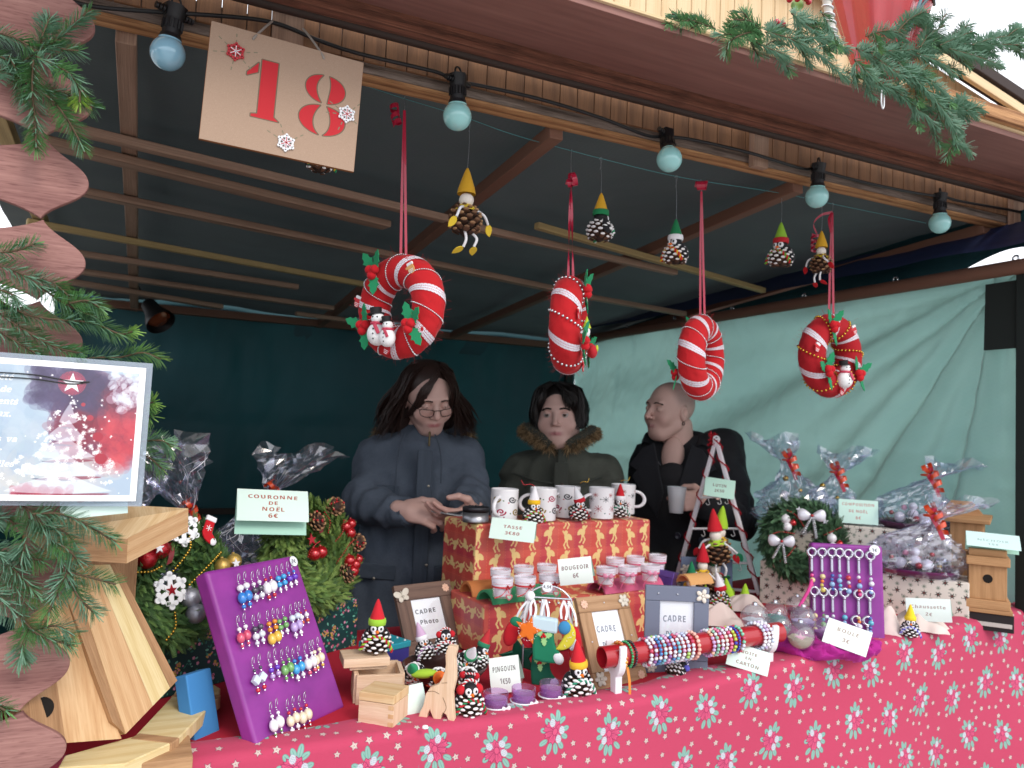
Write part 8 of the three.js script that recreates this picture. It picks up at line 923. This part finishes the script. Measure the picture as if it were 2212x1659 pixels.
// ---------- bracelet roll ----------
{
  const a = at(1300, 1420, 1.78), b = at(1684, 1365, 2.0), d = b.clone().sub(a), L = d.length(), q = new THREE.Quaternion().setFromUnitVectors(V(1, 0, 0), d.clone().normalize()), t = thing('bracelet_roll', 'red tube on two white forked holders carrying rows of bead bracelets', 'display roll', a); t.quaternion.copy(q);
  part(t, 'red_tube', lathe([[0.0215, 0], [0.0245, 0], [0.0245, L], [0.0215, L], [0.0215, 0]], 40).rotateZ(-PI / 2), M(0xa81a26, 0.3, { clearcoat: 0.5 }));
  const fork = (() => { const s = new THREE.Shape(); s.moveTo(-0.011, -0.085); s.lineTo(0.011, -0.085); s.lineTo(0.012, -0.045); s.quadraticCurveTo(0.034, -0.032, 0.033, 0.026); s.lineTo(0.026, 0.028); s.quadraticCurveTo(0.027, -0.024, 0, -0.0262); s.quadraticCurveTo(-0.027, -0.024, -0.026, 0.028); s.lineTo(-0.033, 0.026); s.quadraticCurveTo(-0.034, -0.032, -0.012, -0.045); return extr(s, 0.018, 0.002, 2, 10).rotateY(PI / 2); })();
  const wpl = M(0xe6e6ec, 0.3, { clearcoat: 0.4 }); part(t, 'forked_holder', fork, wpl, V(0.038, 0, 0)); part(t, 'forked_holder', fork, wpl, V(L - 0.04, 0, 0));
  const xs = (D) => { const p = lerp(0, 1, (D - 1300) / 384); const k = 1.78 / (2.0 - (2.0 - 1.78) * p); return p * k * L; };
  const bead = ico(1, 1); const P = { multi: ['#d8dce8', '#b8c4e4', '#8a5a9a', '#c23a5c', '#3a78b8', '#e4e4ee', '#7ac0d0', '#a8d468', '#d8a0c8'], pastel: ['#e8b8a0', '#f0d0c0', '#c8a8d8', '#8ac0a8', '#e878a0', '#e4e0d0', '#d85a8a'], blue: ['#2a3ab0', '#6ab8d8', '#c23a5c', '#b8d048', '#9a88d8', '#78c8a8'] };
  t.updateMatrixWorld(true);
  const ring = (D, label, cols, r, R2 = 0.0255, tiltz = 0) => { const n = Math.round(2 * PI * (R2 + r) / (r * 2.05)), g = merge(Array.from({ length: n }, (_, i) => paint(bead.clone().scale(r, r, r).translate(rr(-0.0006, 0.0006), (R2 + r * 0.9) * Math.cos(i / n * 2 * PI), (R2 + r * 0.9) * Math.sin(i / n * 2 * PI)), cols[Array.isArray(cols) ? Math.floor(rnd() * cols.length) : 0]))); const m = solo('bead_bracelet', label, 'bracelet', g, VCgloss, t.localToWorld(V(xs(D), -0.0015, 0)), 0, 'bead bracelets on the red tube'); m.quaternion.copy(q).multiply(new THREE.Quaternion().setFromEuler(new THREE.Euler(0, tiltz, 0))); return m; };
  ring(1338, 'amber orange bead bracelet at the left end of the roll', ['#d88a2a', '#e0a040', '#c8662a'], 0.0044); ring(1352, 'knotted green cord bracelet on the left part of the roll', ['#1fa060', '#188a50'], 0.0034); ring(1361, 'knotted black cord bracelet next to the green one', ['#121218', '#1c1c24'], 0.0032);
  [1392, 1402, 1412, 1422, 1432, 1442, 1452, 1462, 1472, 1482].forEach((D, i) => ring(D, ['violet and white', 'turquoise and white', 'sky blue and pearl', 'lime and white', 'purple and pearl', 'red and white', 'royal blue and white', 'plum and pearl', 'raspberry and green', 'teal and white'][i] + ' bead bracelet, number ' + ['one', 'two', 'three', 'four', 'five', 'six', 'seven', 'eight', 'nine', 'ten'][i] + ' of the thick left bundle', [P.multi[(i * 2) % 9], '#dfe0ea', P.multi[(i * 2 + 3) % 9]], 0.0046));
  ring(1494, 'peach pink pearl bracelet right of the thick bundle', ['#e8b0a0', '#f0c0b0'], 0.005);
  [1526, 1535, 1545, 1554, 1563, 1572, 1581, 1590].forEach((D, i) => ring(D, ['salmon glass', 'pale orange glass', 'mixed pastel', 'hot pink and clear', 'mint and pink', 'yellow green', 'deep blue', 'lavender and red'][i] + ' bead bracelet in the right bundle on the roll', i < 5 ? [P.pastel[i], P.pastel[(i + 2) % 7], '#dfe0ea'] : i === 6 ? ['#1f2fa8', '#2a44c0'] : [P.blue[i - 2], P.blue[(i + 1) % 6], '#d8d8e8'], i === 6 ? 0.0034 : 0.0045));
  [1630, 1638, 1646].forEach((D, i) => ring(D, ['pearly white bracelet', 'pale lilac bracelet', 'white and ice blue bracelet'][i] + ' in the single wide group by the right holder', ['#e4e4f0', i === 1 ? '#cdb8e0' : '#c8d8ec', '#f0f0f6'], 0.0048, 0.0275, 0.25));
  solo('orange_ribbon', 'thin orange ribbon hanging from the left end of the bracelet roll', 'ribbon', strip([V(0, 0, 0), V(0.004, -0.03, 0.004), V(0.008, -0.07, 0.002)], 0.006, V(1, 0, 0.3)), M(0xe08a3a, 0.5), t.localToWorld(V(xs(1346), -0.024, 0.018)));
}
card('pale green price card reading boîte en carton under the bracelet roll', onTable(1612, 1452).add(V(0, 0.004, 0)), 0.1, 0.058, -0.2, 0.05, 0.5, [['BOITE', 80, 40], ['EN', 130, 36], ['CARTON', 185, 40]], '#8a6a64', { back: 0.5, backLean: 0.2 });
// ---------- ladder with gnomes ----------
{
  const A = onTable(1456, 1268), B = onTable(1640, 1286), mid = A.clone().lerp(B, 0.5), turn = Math.atan2(-(B.z - A.z), B.x - A.x), dep = (depthOf(A) + depthOf(B)) / 2, top = at(1547, 950, dep + 0.02), t = thing('tinsel_ladder', 'white pointed ladder wound with red tinsel, hung with pine cone gnomes', 'ladder', mid, turn); t.updateMatrixWorld(true);
  const a = t.worldToLocal(A.clone()), b = t.worldToLocal(B.clone()), c = t.worldToLocal(top.clone()); const stickM = M(0xd9d5dc, 0.5), q = (p, r, k) => p.clone().lerp(r, k);
  part(t, 'pole', bar(a, q(c, a, -0.012), 0.014, 0.019, V(0, 0, 1)), stickM); part(t, 'pole', bar(b, c, 0.014, 0.019, V(0, 0, 1)), stickM); part(t, 'foot_bar', bar(q(a, b, 0.0).add(V(0, 0.012, 0.004)), b.clone().add(V(0, 0.012, 0.004)), 0.012, 0.01), stickM);
  for (const k of [0.2, 0.42, 0.63]) { const p = q(a, c, k), r = q(b, c, k); part(t, 'rung', rod(p.setY(p.y - 0.01), r, 0.0042, 10), white); for (const h of [0.25, 0.62, 0.85]) part(t, 'rung_hook', tube([p.clone().lerp(r, h), p.clone().lerp(r, h).add(V(0.004, -0.012, 0.003)), p.clone().lerp(r, h).add(V(0.007, -0.022, 0.003)), p.clone().lerp(r, h).add(V(-0.001, -0.026, 0.003)), p.clone().lerp(r, h).add(V(-0.006, -0.02, 0.003))], 0.0013, 5, 14), white); }
  const gs = []; for (const [p, ph] of [[a, 0], [b, 2]]) { const d = c.clone().sub(p), L = d.length(), pts = []; for (let i = 0; i <= 120; i++) { const k = i / 120, w = k * 2 * PI * 7 + ph; pts.push(p.clone().addScaledVector(d, k).add(V(0.0135 * Math.cos(w), 0.002, 0.0125 * Math.sin(w)))); } const cv = new THREE.CatmullRomCurve3(pts); for (let i = 0; i < 420; i++) { const o = cv.getPointAt(rnd()); gs.push(box(0.0014, rr(0.006, 0.011), 0.0006).rotateZ(rr(0, 3)).rotateY(rr(0, 3)).translate(o.x, o.y, o.z)); } gs.push(tube(pts.filter((_, i) => i % 2 === 0), 0.0022, 5, 240)); } for (let i = 0; i < 110; i++) gs.push(box(0.0018, rr(0.01, 0.02), 0.0006).rotateZ(rr(0, 3)).rotateY(rr(0, 3)).translate(c.x - 0.012 + rr(-0.012, 0.012), c.y + rr(-0.02, 0.022), c.z + rr(-0.008, 0.01))); part(t, 'tinsel', merge(gs), M(0xb5152a, 0.25, { metalness: 0.6 })).userData.kind = 'stuff';
  const pt = canvasTex(64, 64, (x) => { x.fillStyle = '#dfe4ea'; x.fillRect(0, 0, 64, 64); ink(x, '4,5', 32, 42, 28, '#20242c'); }); part(t, 'price_sticker', cyl(0.013, 0.013, 0.002, 24).rotateX(PI / 2), new THREE.MeshStandardMaterial({ map: pt, roughness: 0.4 }), c.clone().add(V(0.004, 0.002, 0.011)));
  const G = (x, y, dz, o, label) => { const p = at(x, y, dep + dz); return gnome(label, p, faceCam(p, o.turn ?? 0), o); };
  G(1540, 1098, -0.1, { hat: 0xc81f2c, collar: 0xa9cf3c, hand: 0x1f8a5c, s: 1.2, turn: 0.2, tilt: 0.12 }, 'gnome with a red pointed hat and lime collar at the top of the ladder'); G(1562, 1092, -0.08, { hat: 0xa4cf34, collar: 0xe3bb2c, hand: 0xc81f2c, s: 1.2, turn: -0.2, tilt: -0.1, v: 1 }, 'gnome with a lime pointed hat and yellow collar at the top of the ladder');
  G(1519, 1172, -0.14, { hat: 0xc0182a, collar: 0xe3b92a, hand: 0xe3b92a, s: 1.0, turn: 0.1 }, 'gnome with a small red hat and yellow cape on the left of the ladder'); G(1546, 1180, -0.1, { hat: 0x1a6a4a, collar: 0xe6e4da, hand: 0xa4cf34, s: 1.02, turn: -0.15, v: 1 }, 'gnome with a dark green hat and white collar in the middle of the ladder'); G(1494, 1212, -0.16, { hat: 0x1a7a52, collar: 0xb5202c, hand: 0xe8e8ee, s: 0.95, turn: 0.4 }, 'gnome with a green cone hat at the lower left of the ladder'); G(1568, 1248, -0.2, { hat: 0xa4cf34, collar: 0xe6e4da, hand: 0xb5202c, s: 0.95, turn: -0.3, tilt: 0.15 }, 'gnome with a leaning lime hat hanging low on the ladder');
  { const p = at(1555, 1318, dep - 0.28); penguin('penguin with a white and red hat at the foot of the ladder', p, faceCam(p, 0.1), { hat: 0xe6e6ec, band: 0xc0182a, scarf: [0x6fae3a, 0xb7152a], s: 0.8, hatLean: 0.25 }); } G(1524, 1262, -0.24, { hat: 0xa4cf34, collar: 0xe3b92a, hand: 0x1f8a5c, s: 0.9, turn: 0.2, v: 1 }, 'gnome with a lime hat and yellow collar left of the foot penguin'); { const p = at(1610, 1258, dep - 0.2); G(1610, 1260, -0.2, { hat: 0xa8d238, collar: 0xd8dce0, hand: 0xd8dce0, s: 1.0, turn: -0.1 }, 'gnome with a tall lime hat and white face at the right foot of the ladder'); }
  card('pale green price card reading lutin clipped between the ladder poles', at(1552, 1076, dep - 0.06), 0.1, 0.068, -0.1, 0.05, 0.3, [['LUTIN', 100, 46], ['2€50', 160, 44]], '#7a6a66', { paper: '#bfe6d6', flare: 0.01 });
}
// ---------- cream boxes ----------
const creamTex = canvasTex(512, 512, (c, W) => { c.fillStyle = '#d9d2c8'; c.fillRect(0, 0, W, W); const w = (x, y, f) => { for (const dx of [-W, 0, W]) for (const dy of [-W, 0, W]) { c.save(); c.translate(x + dx, y + dy); f(); c.restore(); } }; for (let r = 0; r < 5; r++) for (let k = 0; k < 5; k++) { const x = k * 102 + (r % 2) * 51 + 20, y = r * 102 + 30, a = rr(0, 3); w(x, y, () => { c.rotate(a); starPath(c, 0, 0, 30, 11, 6); c.fillStyle = '#3f3f38'; c.fill(); c.fillStyle = '#7a2c30'; c.beginPath(); c.arc(0, 0, 6, 0, 7); c.fill(); }); w(x + 51, y + 48, () => { c.rotate(a); c.strokeStyle = '#5f7262'; c.lineWidth = 3; for (let i = 0; i < 9; i++) { c.beginPath(); c.moveTo(0, 0); c.lineTo(18 * Math.cos(i * 0.7), 18 * Math.sin(i * 0.7)); c.stroke(); } }); } for (let i = 0; i < 60; i++) w(rnd() * W, rnd() * W, () => { c.fillStyle = pick(['#57604e', '#6a6250', '#4a4a42']); c.beginPath(); c.ellipse(0, 0, 3, 8, rr(0, 3), 0, 7); c.fill(); }); }, true); creamTex.repeat.set(5.5, 5.5);
const cream = new THREE.MeshPhysicalMaterial({ map: creamTex, roughness: 0.8 });
const cA = onTable(1640, 1300), cB = onTable(2094, 1342), cDir = cB.clone().sub(cA).setY(0), cLen = cDir.length(), cTurn = Math.atan2(-cDir.z, cDir.x), cBack = V(-Math.sin(cTurn), 0, -Math.cos(cTurn)), cY = (cA.y + cB.y) / 2, cAt = (u, h, k) => cA.clone().lerp(cB, u).setY(cY + h).addScaledVector(cBack, k);
solo('cream_display_box', 'low display box covered in cream paper printed with dark stars at the right', 'display box', uvBox(box(cLen, 0.145, 0.15, 0.004), 'x'), cream, cAt(0.5, 0.05, 0.075), cTurn); solo('tall_cream_box', 'taller cream star printed box standing behind the low one', 'display box', uvBox(box(cLen * 0.93, 0.27, 0.2, 0.004), 'x'), cream, cAt(0.46, 0.11, 0.253), cTurn); { const p = cAt(-0.012, 0.11, 0.26); solo('cardboard_edge', 'open brown cardboard edge of the cream box at its left end', 'cardboard', uvBox(jitter(box(0.012, 0.265, 0.2, 0.003), (v) => { v.x += 0.004 * nz(v.y * 30, v.z * 30, 1); }), 'y'), M(0x7d5f48, 0.95), p, cTurn); }
// ---------- white and green wreath with bows ----------
{
  const p = cAt(0.22, 0.2, -0.005), t = wreathGroup('evergreen wreath with silver bows, white baubles and red bead chains before the cream box', p, cTurn + 0.25, 0.18, 0.088, 0.04, 3800, [0x35553a, 0x426544, 0x2d4a32, 0x4f7350]), F = (x, y, z = 0.045) => V(x, y, z);
  for (const [x, y, s, m] of [[-0.055, 0.06, 0.0145, pearl], [-0.05, 0.036, 0.014, pearl], [-0.032, 0.05, 0.01, shinyRed], [0.082, 0.01, 0.0145, pearl], [0.085, -0.018, 0.015, pearl], [0.105, -0.006, 0.0105, shinyRed]]) part(t, 'bauble', baubleGeo, m, F(x, y)).scale.setScalar(s);
  for (const [x, y, s] of [[0.022, 0.072, 1.25], [-0.068, -0.014, 1.2], [0.05, -0.065, 1.0]]) { const b = part(t, 'silver_bow', bowGeo, M(0xcfcfd8, 0.35, { metalness: 0.3 }), F(x, y, 0.056)); b.scale.setScalar(s); part(b, 'bow_bead', sph(0.004, 10), shinyRed, V(0, 0.002, 0.007)); part(b, 'coiled_wire', merge([coil(V(-0.003, -0.004, 0.004), V(-0.022, -0.044, 0.006), 0.0042, 9), coil(V(0.003, -0.004, 0.004), V(0.01, -0.054, 0.006), 0.0042, 11)]), silver); }
  for (const [x, y] of [[0.062, 0.06], [-0.015, 0.092]]) part(t, 'white_star', starGeo, M(0xd8d8e4, 0.4), F(x, y, 0.05)).scale.setScalar(0.011);
  part(t, 'bead_chain', merge([chain([F(-0.055, 0.09, 0.042), F(-0.03, 0.078, 0.05), F(-0.008, 0.052, 0.05), F(0.004, 0.034, 0.036)], 0.0024, 0.006), chain([F(-0.105, 0.004, 0.04), F(-0.075, 0.018, 0.052), F(-0.03, 0.016, 0.046)], 0.0024, 0.006), chain([F(0.06, 0.018, 0.046), F(0.085, 0.032, 0.046), F(0.11, 0.046, 0.036)], 0.0024, 0.006), chain([F(-0.028, -0.025, 0.046), F(-0.045, -0.05, 0.05), F(-0.07, -0.072, 0.04)], 0.0024, 0.006), chain([F(0.03, -0.045, 0.04), F(0.06, -0.04, 0.05), F(0.09, -0.055, 0.04)], 0.0024, 0.006)]), shinyRed);
}
// ---------- cellophane parcels on the right ----------
{
  const W = [[-0.02, 0.045, 0.02, 0.012, 'w'], [0.02, 0.06, 0.02, 0.006, 'g'], [-0.02, 0.09, 0.01, 0.008, 'g'], [0.03, 0.03, 0.03, 0.007, 'r'], [0.0, 0.03, 0.03, 0.009, 's']], X = [[0.0, 0.03, 0.04, 0.013, 'w'], [0.0, 0.05, 0.04, 0.01, 'w'], [0.025, 0.022, 0.04, 0.014, 'w'], [-0.03, 0.02, 0.03, 0.014, 'w'], [0.008, 0.02, 0.05, 0.008, 'r'], [0.035, 0.045, 0.02, 0.006, 'r'], [-0.05, 0.03, 0.02, 0.006, 'r'], [0.05, 0.02, 0.03, 0.006, 'g'], [-0.02, 0.045, 0.03, 0.007, 'p'], [0.06, 0.03, 0.0, 0.009, 's']];
  parcel('tall cellophane parcel on a brown log beside the ladder with a red and orange bow', cAt(0.1, 0.2, 0.27), cTurn, 1.3, { r: 0.095, hn: 0.19, h2: 0.25, r2: 0.06, lean: [-0.05, 0], sd: 12, log: 0.05, balls: W }); parcel('cellophane parcel with a pink and orange bow behind the bow wreath', cAt(0.3, 0.2, 0.3), cTurn, 1.25, { r: 0.085, hn: 0.17, h2: 0.23, r2: 0.07, lean: [0.04, 0], sd: 17, log: 0.04, balls: W });
  parcel('domed cellophane parcel on a dark plate with its top flaring to the right', cAt(0.74, 0.246, 0.26), cTurn, 1.3, { r: 0.09, hn: 0.135, h2: 0.17, r2: 0.06, lean: [0.1, 0], sd: 23, balls: X, plate: 0x5c2a4e }); parcel('wide cellophane parcel with white flowers on a purple plate, front right', cAt(0.76, 0.124, 0.06), cTurn, 1.3, { r: 0.095, hn: 0.14, h2: 0.18, r2: 0.055, lean: [0.1, 0.02], sd: 31, ry: 0.75, balls: X, plate: 0x6a2a5c }); 
}
card('pale green price card reading composition between the cellophane parcels', cAt(0.47, 0.25, 0.17), 0.12, 0.08, 0.0, 0.05, 0.18, [['COMPOSITION', 56, 34], ['DE NOËL', 120, 34], ['8€', 180, 36]], '#b87c76', { paper: '#cdeee4', flare: 0.012 });
// ---------- bird houses at the right ----------
const cedar = wood(0xc09468, 0x9a7048, { len: 0.3, wid: 0.12, fine: 60, rings: 4, pore: 0.3, s: 51 });
{
  const p = at(2131, 1318, 2.32), t = thing('small_bird_house', 'small cedar bird house with a round hole at the right end of the counter', 'bird house', p, faceCam(p, 0.06)), w = 0.108; part(t, 'base', uvBox(box(w + 0.016, 0.012, w, 0.002).translate(0, 0.006, 0), 'x'), cedar); part(t, 'lower_band', uvBox(box(w + 0.004, 0.026, w - 0.006, 0.002).translate(0, 0.025, 0.004), 'x'), cedar);
  part(t, 'body', uvBox(box(w - 0.012, 0.098, w - 0.02, 0.002).translate(0, 0.087, 0), 'y'), cedar); part(t, 'roof_band', uvBox(box(w + 0.002, 0.026, w + 0.002, 0.003).translate(0, 0.149, 0.002), 'x'), cedar); part(t, 'top_board', uvBox(box(w - 0.012, 0.02, w - 0.02, 0.002).translate(0, 0.172, 0), 'x'), cedar); part(t, 'dark_hole_disc', cyl(0.0125, 0.0125, 0.002, 28).rotateX(PI / 2).translate(0, 0.098, (w - 0.02) / 2), M(0x120d0a, 0.95));  // the hole is a flat black disc, its inner shade put into the colour
  card('pale green price card reading nichoir on top of the small bird house', t.localToWorld(V(0.012, 0.178, 0.05)), 0.135, 0.06, -0.03, 0.1, 0.6, [['NICHOIR', 130, 40], ['15€', 185, 38]], '#9ab0b0', { paper: '#cfeeea', flare: 0.02, back: 0.9, backLean: -0.2 });
  const k = onTable(2128, 1345), b = thing('dark_stand', 'dark box with a pale tray raising the small bird house', 'stand', V(p.x, (p.y + k.y) / 2 - 0.012, p.z), faceCam(p, 0.06)), hh = p.y - k.y + 0.024; part(b, 'dark_side', box(0.13, hh - 0.002, 0.1, 0.002), M(0x1b1416, 0.8)); part(b, 'pale_edge', box(0.1, 0.012, 0.004, 0.001), M(0xb9b2ac, 0.7), V(0.01, -hh * 0.1, 0.052));
  const o = at(2076, 1112, 2.5), h2 = thing('wall_bird_house', 'cedar bird house with an eight sided back board behind the parcels', 'bird house', o, faceCam(o, -0.1)), q = 0.062; part(h2, 'back_board', uvBox(extr(poly([[-q, 0], [q, 0], [q, 0.004], [q * 0.5, 0.044], [-q * 0.45, 0.044], [-q, 0.004]]), 0.014, 0.001), 'x'), cedar); part(h2, 'sloping_roof', uvBox(box(0.13, 0.012, 0.09, 0.002), 'x'), cedar, V(0.02, -0.006, 0.03), [0.15, 0, 0]); part(h2, 'body', uvBox(box(0.09, 0.19, 0.07, 0.002), 'y'), cedar, V(0.02, -0.105, 0.02)); part(h2, 'screw', cyl(0.0025, 0.0025, 0.003, 10).rotateX(PI / 2), M(0x4a3a30, 0.5), V(0.0, 0.034, 0.008));
}
// ---------- key ring board ----------
{
  const b = leanBoard([1734, 1175], [1888, 1175], [1913, 1384], [1755, 1384]), t = thing('key_ring_display_board', 'purple cloth covered board with two rows of beaded key rings', 'display board', b.pos); t.quaternion.copy(b.q); part(t, 'cloth_cover', clothBoard(b, 0.034), purple); const pt = canvasTex(64, 64, (c) => { c.fillStyle = '#e8ecf2'; c.fillRect(0, 0, 64, 64); ink(c, '3€', 32, 42, 28, '#20242c'); }); part(t, 'price_sticker', new THREE.CircleGeometry(0.0145, 24), new THREE.MeshStandardMaterial({ map: pt, roughness: 0.5 }), V(b.w / 2 - 0.024, b.h - 0.012, 0.006));
  const nrm = V(0, 0, 1).applyQuaternion(b.q), toB = (x, y) => { const r = dirOf(x, y), k = b.pos.clone().sub(EYE).dot(nrm) / r.dot(nrm); return EYE.clone().addScaledVector(r, k).addScaledVector(nrm, 0.008); };
  const C = { pk: 0xd8408a, cr: 0xd8c890, ye: 0xc8b858, bl: 0x3a5ca8, lb: 0x8ab0d8, rd: 0xb83040, wh: 0xdcdce8, pu: 0x6038b8, or: 0xe0762a, gr: 0x7ab86a, aq: 0x58b0c8, sv: 0xc4c8d4 };
  [[950, 350, 'pk cr pk', 'pink tassel'], [1010, 352, 'cr or ye ye', 'yellow and orange'], [1068, 352, 'bl bl lb bl', 'navy blue'], [1113, 354, 'lb lb aq lb', 'ice blue'], [1165, 360, 'rd sv rd lb', 'red and grey'], [1226, 362, 'wh rd lb rd pk', 'white and raspberry'], [1295, 372, 'sv wh pu lb', 'violet and white'], [965, 580, 'cr or gr cr', 'green and orange'], [1018, 585, 'gr aq gr', 'small green'], [1073, 588, 'sv bl pu', 'grey blue'], [1143, 590, 'aq lb aq wh', 'turquoise'], [1225, 598, 'cr or wh gr', 'cream and lime'], [1292, 600, 'bl aq bl lb', 'bright blue'], [1210, 752, 'gr gr', 'short green'], [1278, 755, 'or or', 'big orange bead']].forEach(([zx, zy, cs, nm], i) => {
    const k = thing('key_ring', `silver key ring with ${nm} beads, ${i < 7 ? 'upper' : i < 13 ? 'lower' : 'bottom'} row of the key ring board`, 'key ring', toB(1404 + zx * 0.3652, 1053 + zy * 0.3652), 0, 'key rings on the purple board'); k.quaternion.copy(b.q); k.scale.setScalar(1.12); part(k, 'ring', merge([new THREE.TorusGeometry(0.0095, 0.0033, 10, 26), new THREE.TorusGeometry(0.0095, 0.0024, 8, 26).rotateZ(0.6).translate(0.0006, 0, 0.002)]).translate(0, -0.0125, 0), M(0xc9c8d4, 0.22, { metalness: 0.8 })); part(k, 'clasp', merge([cyl(0.0042, 0.0036, 0.028, 12).translate(0, -0.042, 0), sph(0.0048, 10).translate(0, -0.026, 0), sph(0.0036, 10).translate(0, -0.058, 0)]), M(0xb9b6c6, 0.25, { metalness: 0.8 })); let y = -0.064; cs.split(' ').forEach((c, j) => { const r = 0.0046 + 0.0022 * ((j + i) % 3 === 1); y -= r; part(k, 'bead', ell(r, r * 0.95, r, 12), M(C[c], 0.15, { clearcoat: 0.7 }), V(0.0012 * Math.sin(j * 2 + i), y, 0.002)); y -= r; }); if (!i) part(k, 'tassel', tube([V(0, -0.078, 0.004), V(-0.008, -0.1, 0.008), V(-0.022, -0.125, 0.01), V(-0.034, -0.145, 0.012)], 0.0042, 8, 20), M(0xd23a8c, 0.6)); });
}
// ---------- glass baubles in the pink fur basket ----------
{
  const p = onTable(1752, 1418), t = thing('pink_fur_basket', 'shallow basket lined with bright magenta fur holding clear glass baubles', 'basket', p.clone().addScaledVector(cBack, 0.075), cTurn + 0.1), ring = Array.from({ length: 18 }, (_, i) => V(0.135 * Math.cos(i * PI / 9), 0.02 + 0.008 * Math.sin(i * 2.3) + (Math.cos(i * PI / 9) > 0.3 ? 0.012 : 0), 0.085 * Math.sin(i * PI / 9))); const fm = M(0xb0268c, 0.95, { sheen: 0.8, sheenRoughness: 0.4, sheenColor: 0xff80d8 });
  part(t, 'basket_base', jitter(lathe([[0, 0.002], [0.12, 0], [0.135, 0.02], [0.128, 0.03], [0.1, 0.012], [0, 0.012]], 40).scale(1, 1, 0.64), (v) => { v.y += 0.003 * nz(v.x * 40, v.z * 40, 1); }), fm); part(t, 'fur_rim', jitter(loop(ring, 0.025, 14, 120), (v) => { const k = 0.014 * nz(v.x * 50, v.y * 50, v.z * 50) + 0.006 * nz(v.x * 160, v.y * 160, v.z * 160); v.x += k; v.y = v.y * 0.75 + k; v.z += 1.5 * k; }), fm); part(t, 'fur_hair', furRing(V(0, -0.02, 0), [...ring, ring[0]], 7000, 0.016, [0xb0268c, 0xc83aa4, 0x8a1c70]), VC).userData.kind = 'stuff';
  for (const [x, y, r, dz, inn, l] of [[1630, 1334, 29, 0.05, 0xd8dce2, 'glass bauble with white snow inside behind the bracelet roll'], [1674, 1327, 27, 0.1, 0x2f8f80, 'clear glass bauble with a green ornament inside'], [1722, 1312, 25, 0.14, 0x8a3a5c, 'clear glass bauble with dark red inside at the back of the basket'], [1735, 1336, 27, 0.06, 0xb8a8cc, 'clear glass bauble in the middle of the basket'], [1682, 1352, 27, 0.03, 0x7ab0a0, 'clear glass bauble behind the one with a pink star'], [1729, 1373, 30, -0.04, 0xb9ad94, 'glass bauble with cream sand and a pink star at the front'], [1785, 1360, 28, 0.0, 0x9a50a0, 'purple tinted glass bauble by the boule price card']]) {
    const q = at(x, y, depthOf(p) + 0.03 + dz), s = mPer(q) * r, g = thing('glass_bauble', l, 'bauble', q, faceCam(q)); part(g, 'glass', sph(s, 32, 22), M(0xf4f6fa, 0.04, { transmission: 0.93, ior: 1.9 })); part(g, 'filling', jitter(sph(s * 0.9, 22, 14), (v) => { v.y = Math.min(v.y, s * (-0.15 + 0.12 * nz(v.x * 60, v.z * 60, x))); }), M(inn, 0.6)); part(g, 'cap', cyl(s * 0.2, s * 0.17, s * 0.2, 14).translate(0, s * 1.02, 0), silver); if (x === 1729) part(g, 'pink_star', starGeo, M(0xe0a0b8, 0.5), V(0, -s * 0.05, s * 0.5), [-0.7, 0, 0]).scale.setScalar(s * 0.42);
  }
  card('white price card reading boule lying against the pink fur basket', at(1822, 1404, depthOf(onTable(1822, 1412)) - 0.06), 0.105, 0.068, -0.22, -0.1, 0.55, [['BOULE', 90, 46], ['3€', 165, 46]], '#a08a80', { paper: '#eaf6f2', flare: 0.004, back: 0.3 });
}
// ---------- socks, card and penguin at the front right ----------
{
  const sock = (x, y, w, h, l) => { const p = onTable(x, y), s = mPer(p), g = sheet(w * s, 0.1, 40, 24).rotateX(-PI / 2); jitter(g, (v) => { const a = v.x / (w * s / 2), b = v.z / 0.05, e = Math.max(0, 1 - a * a * 0.9) * Math.max(0, 1 - b * b); v.y = 0.003 + h * s * e * (0.75 + 0.5 * (0.5 - Math.abs(nz(v.x * 16 + v.z * 22, v.z * 8, x)))) + 0.006 * e * Math.sin(v.x * 90 + v.z * 60); v.x += 0.012 * nz(v.z * 30, x, 2); v.z += 0.01 * nz(v.x * 30, y, 3); }); solo('wool_sock', l, 'sock', g, M(0xdccbc4, 0.95, { sheen: 0.5, sheenRoughness: 0.5, sheenColor: 0xffe8e0, side: THREE.DoubleSide }), p.add(V(0, 0, -0.03)), faceCam(p)); };
  sock(1932, 1372, 60, 56, 'pinkish beige wool sock right of the key ring board'); sock(2010, 1364, 110, 44, 'pinkish beige wool sock lying under the chaussette card'); sock(1560, 1352, 120, 44, 'beige wool sock heap left of the glass baubles'); sock(1620, 1322, 90, 34, 'beige wool sock behind the glass baubles');
  card('white price card reading chaussette above the wool socks', onTable(2008, 1366).add(V(0, 0.03, 0.0)), 0.112, 0.062, 0.1, -0.05, 0.12, [['Chaussette', 95, 42], ['2€', 165, 42]], '#a08a88', { paper: '#e6f4f0' });
  const q = onTable(1966, 1377); penguin('penguin in a tall yellow hat at the front right beside the chaussette card', q, faceCam(q, 0.1), { hat: 0xe8cc30, band: 0xe8cc30, scarf: [0x5a5ac8, 0xd8dcf0], s: 0.62 });
}
renderer.render(scene, camera);
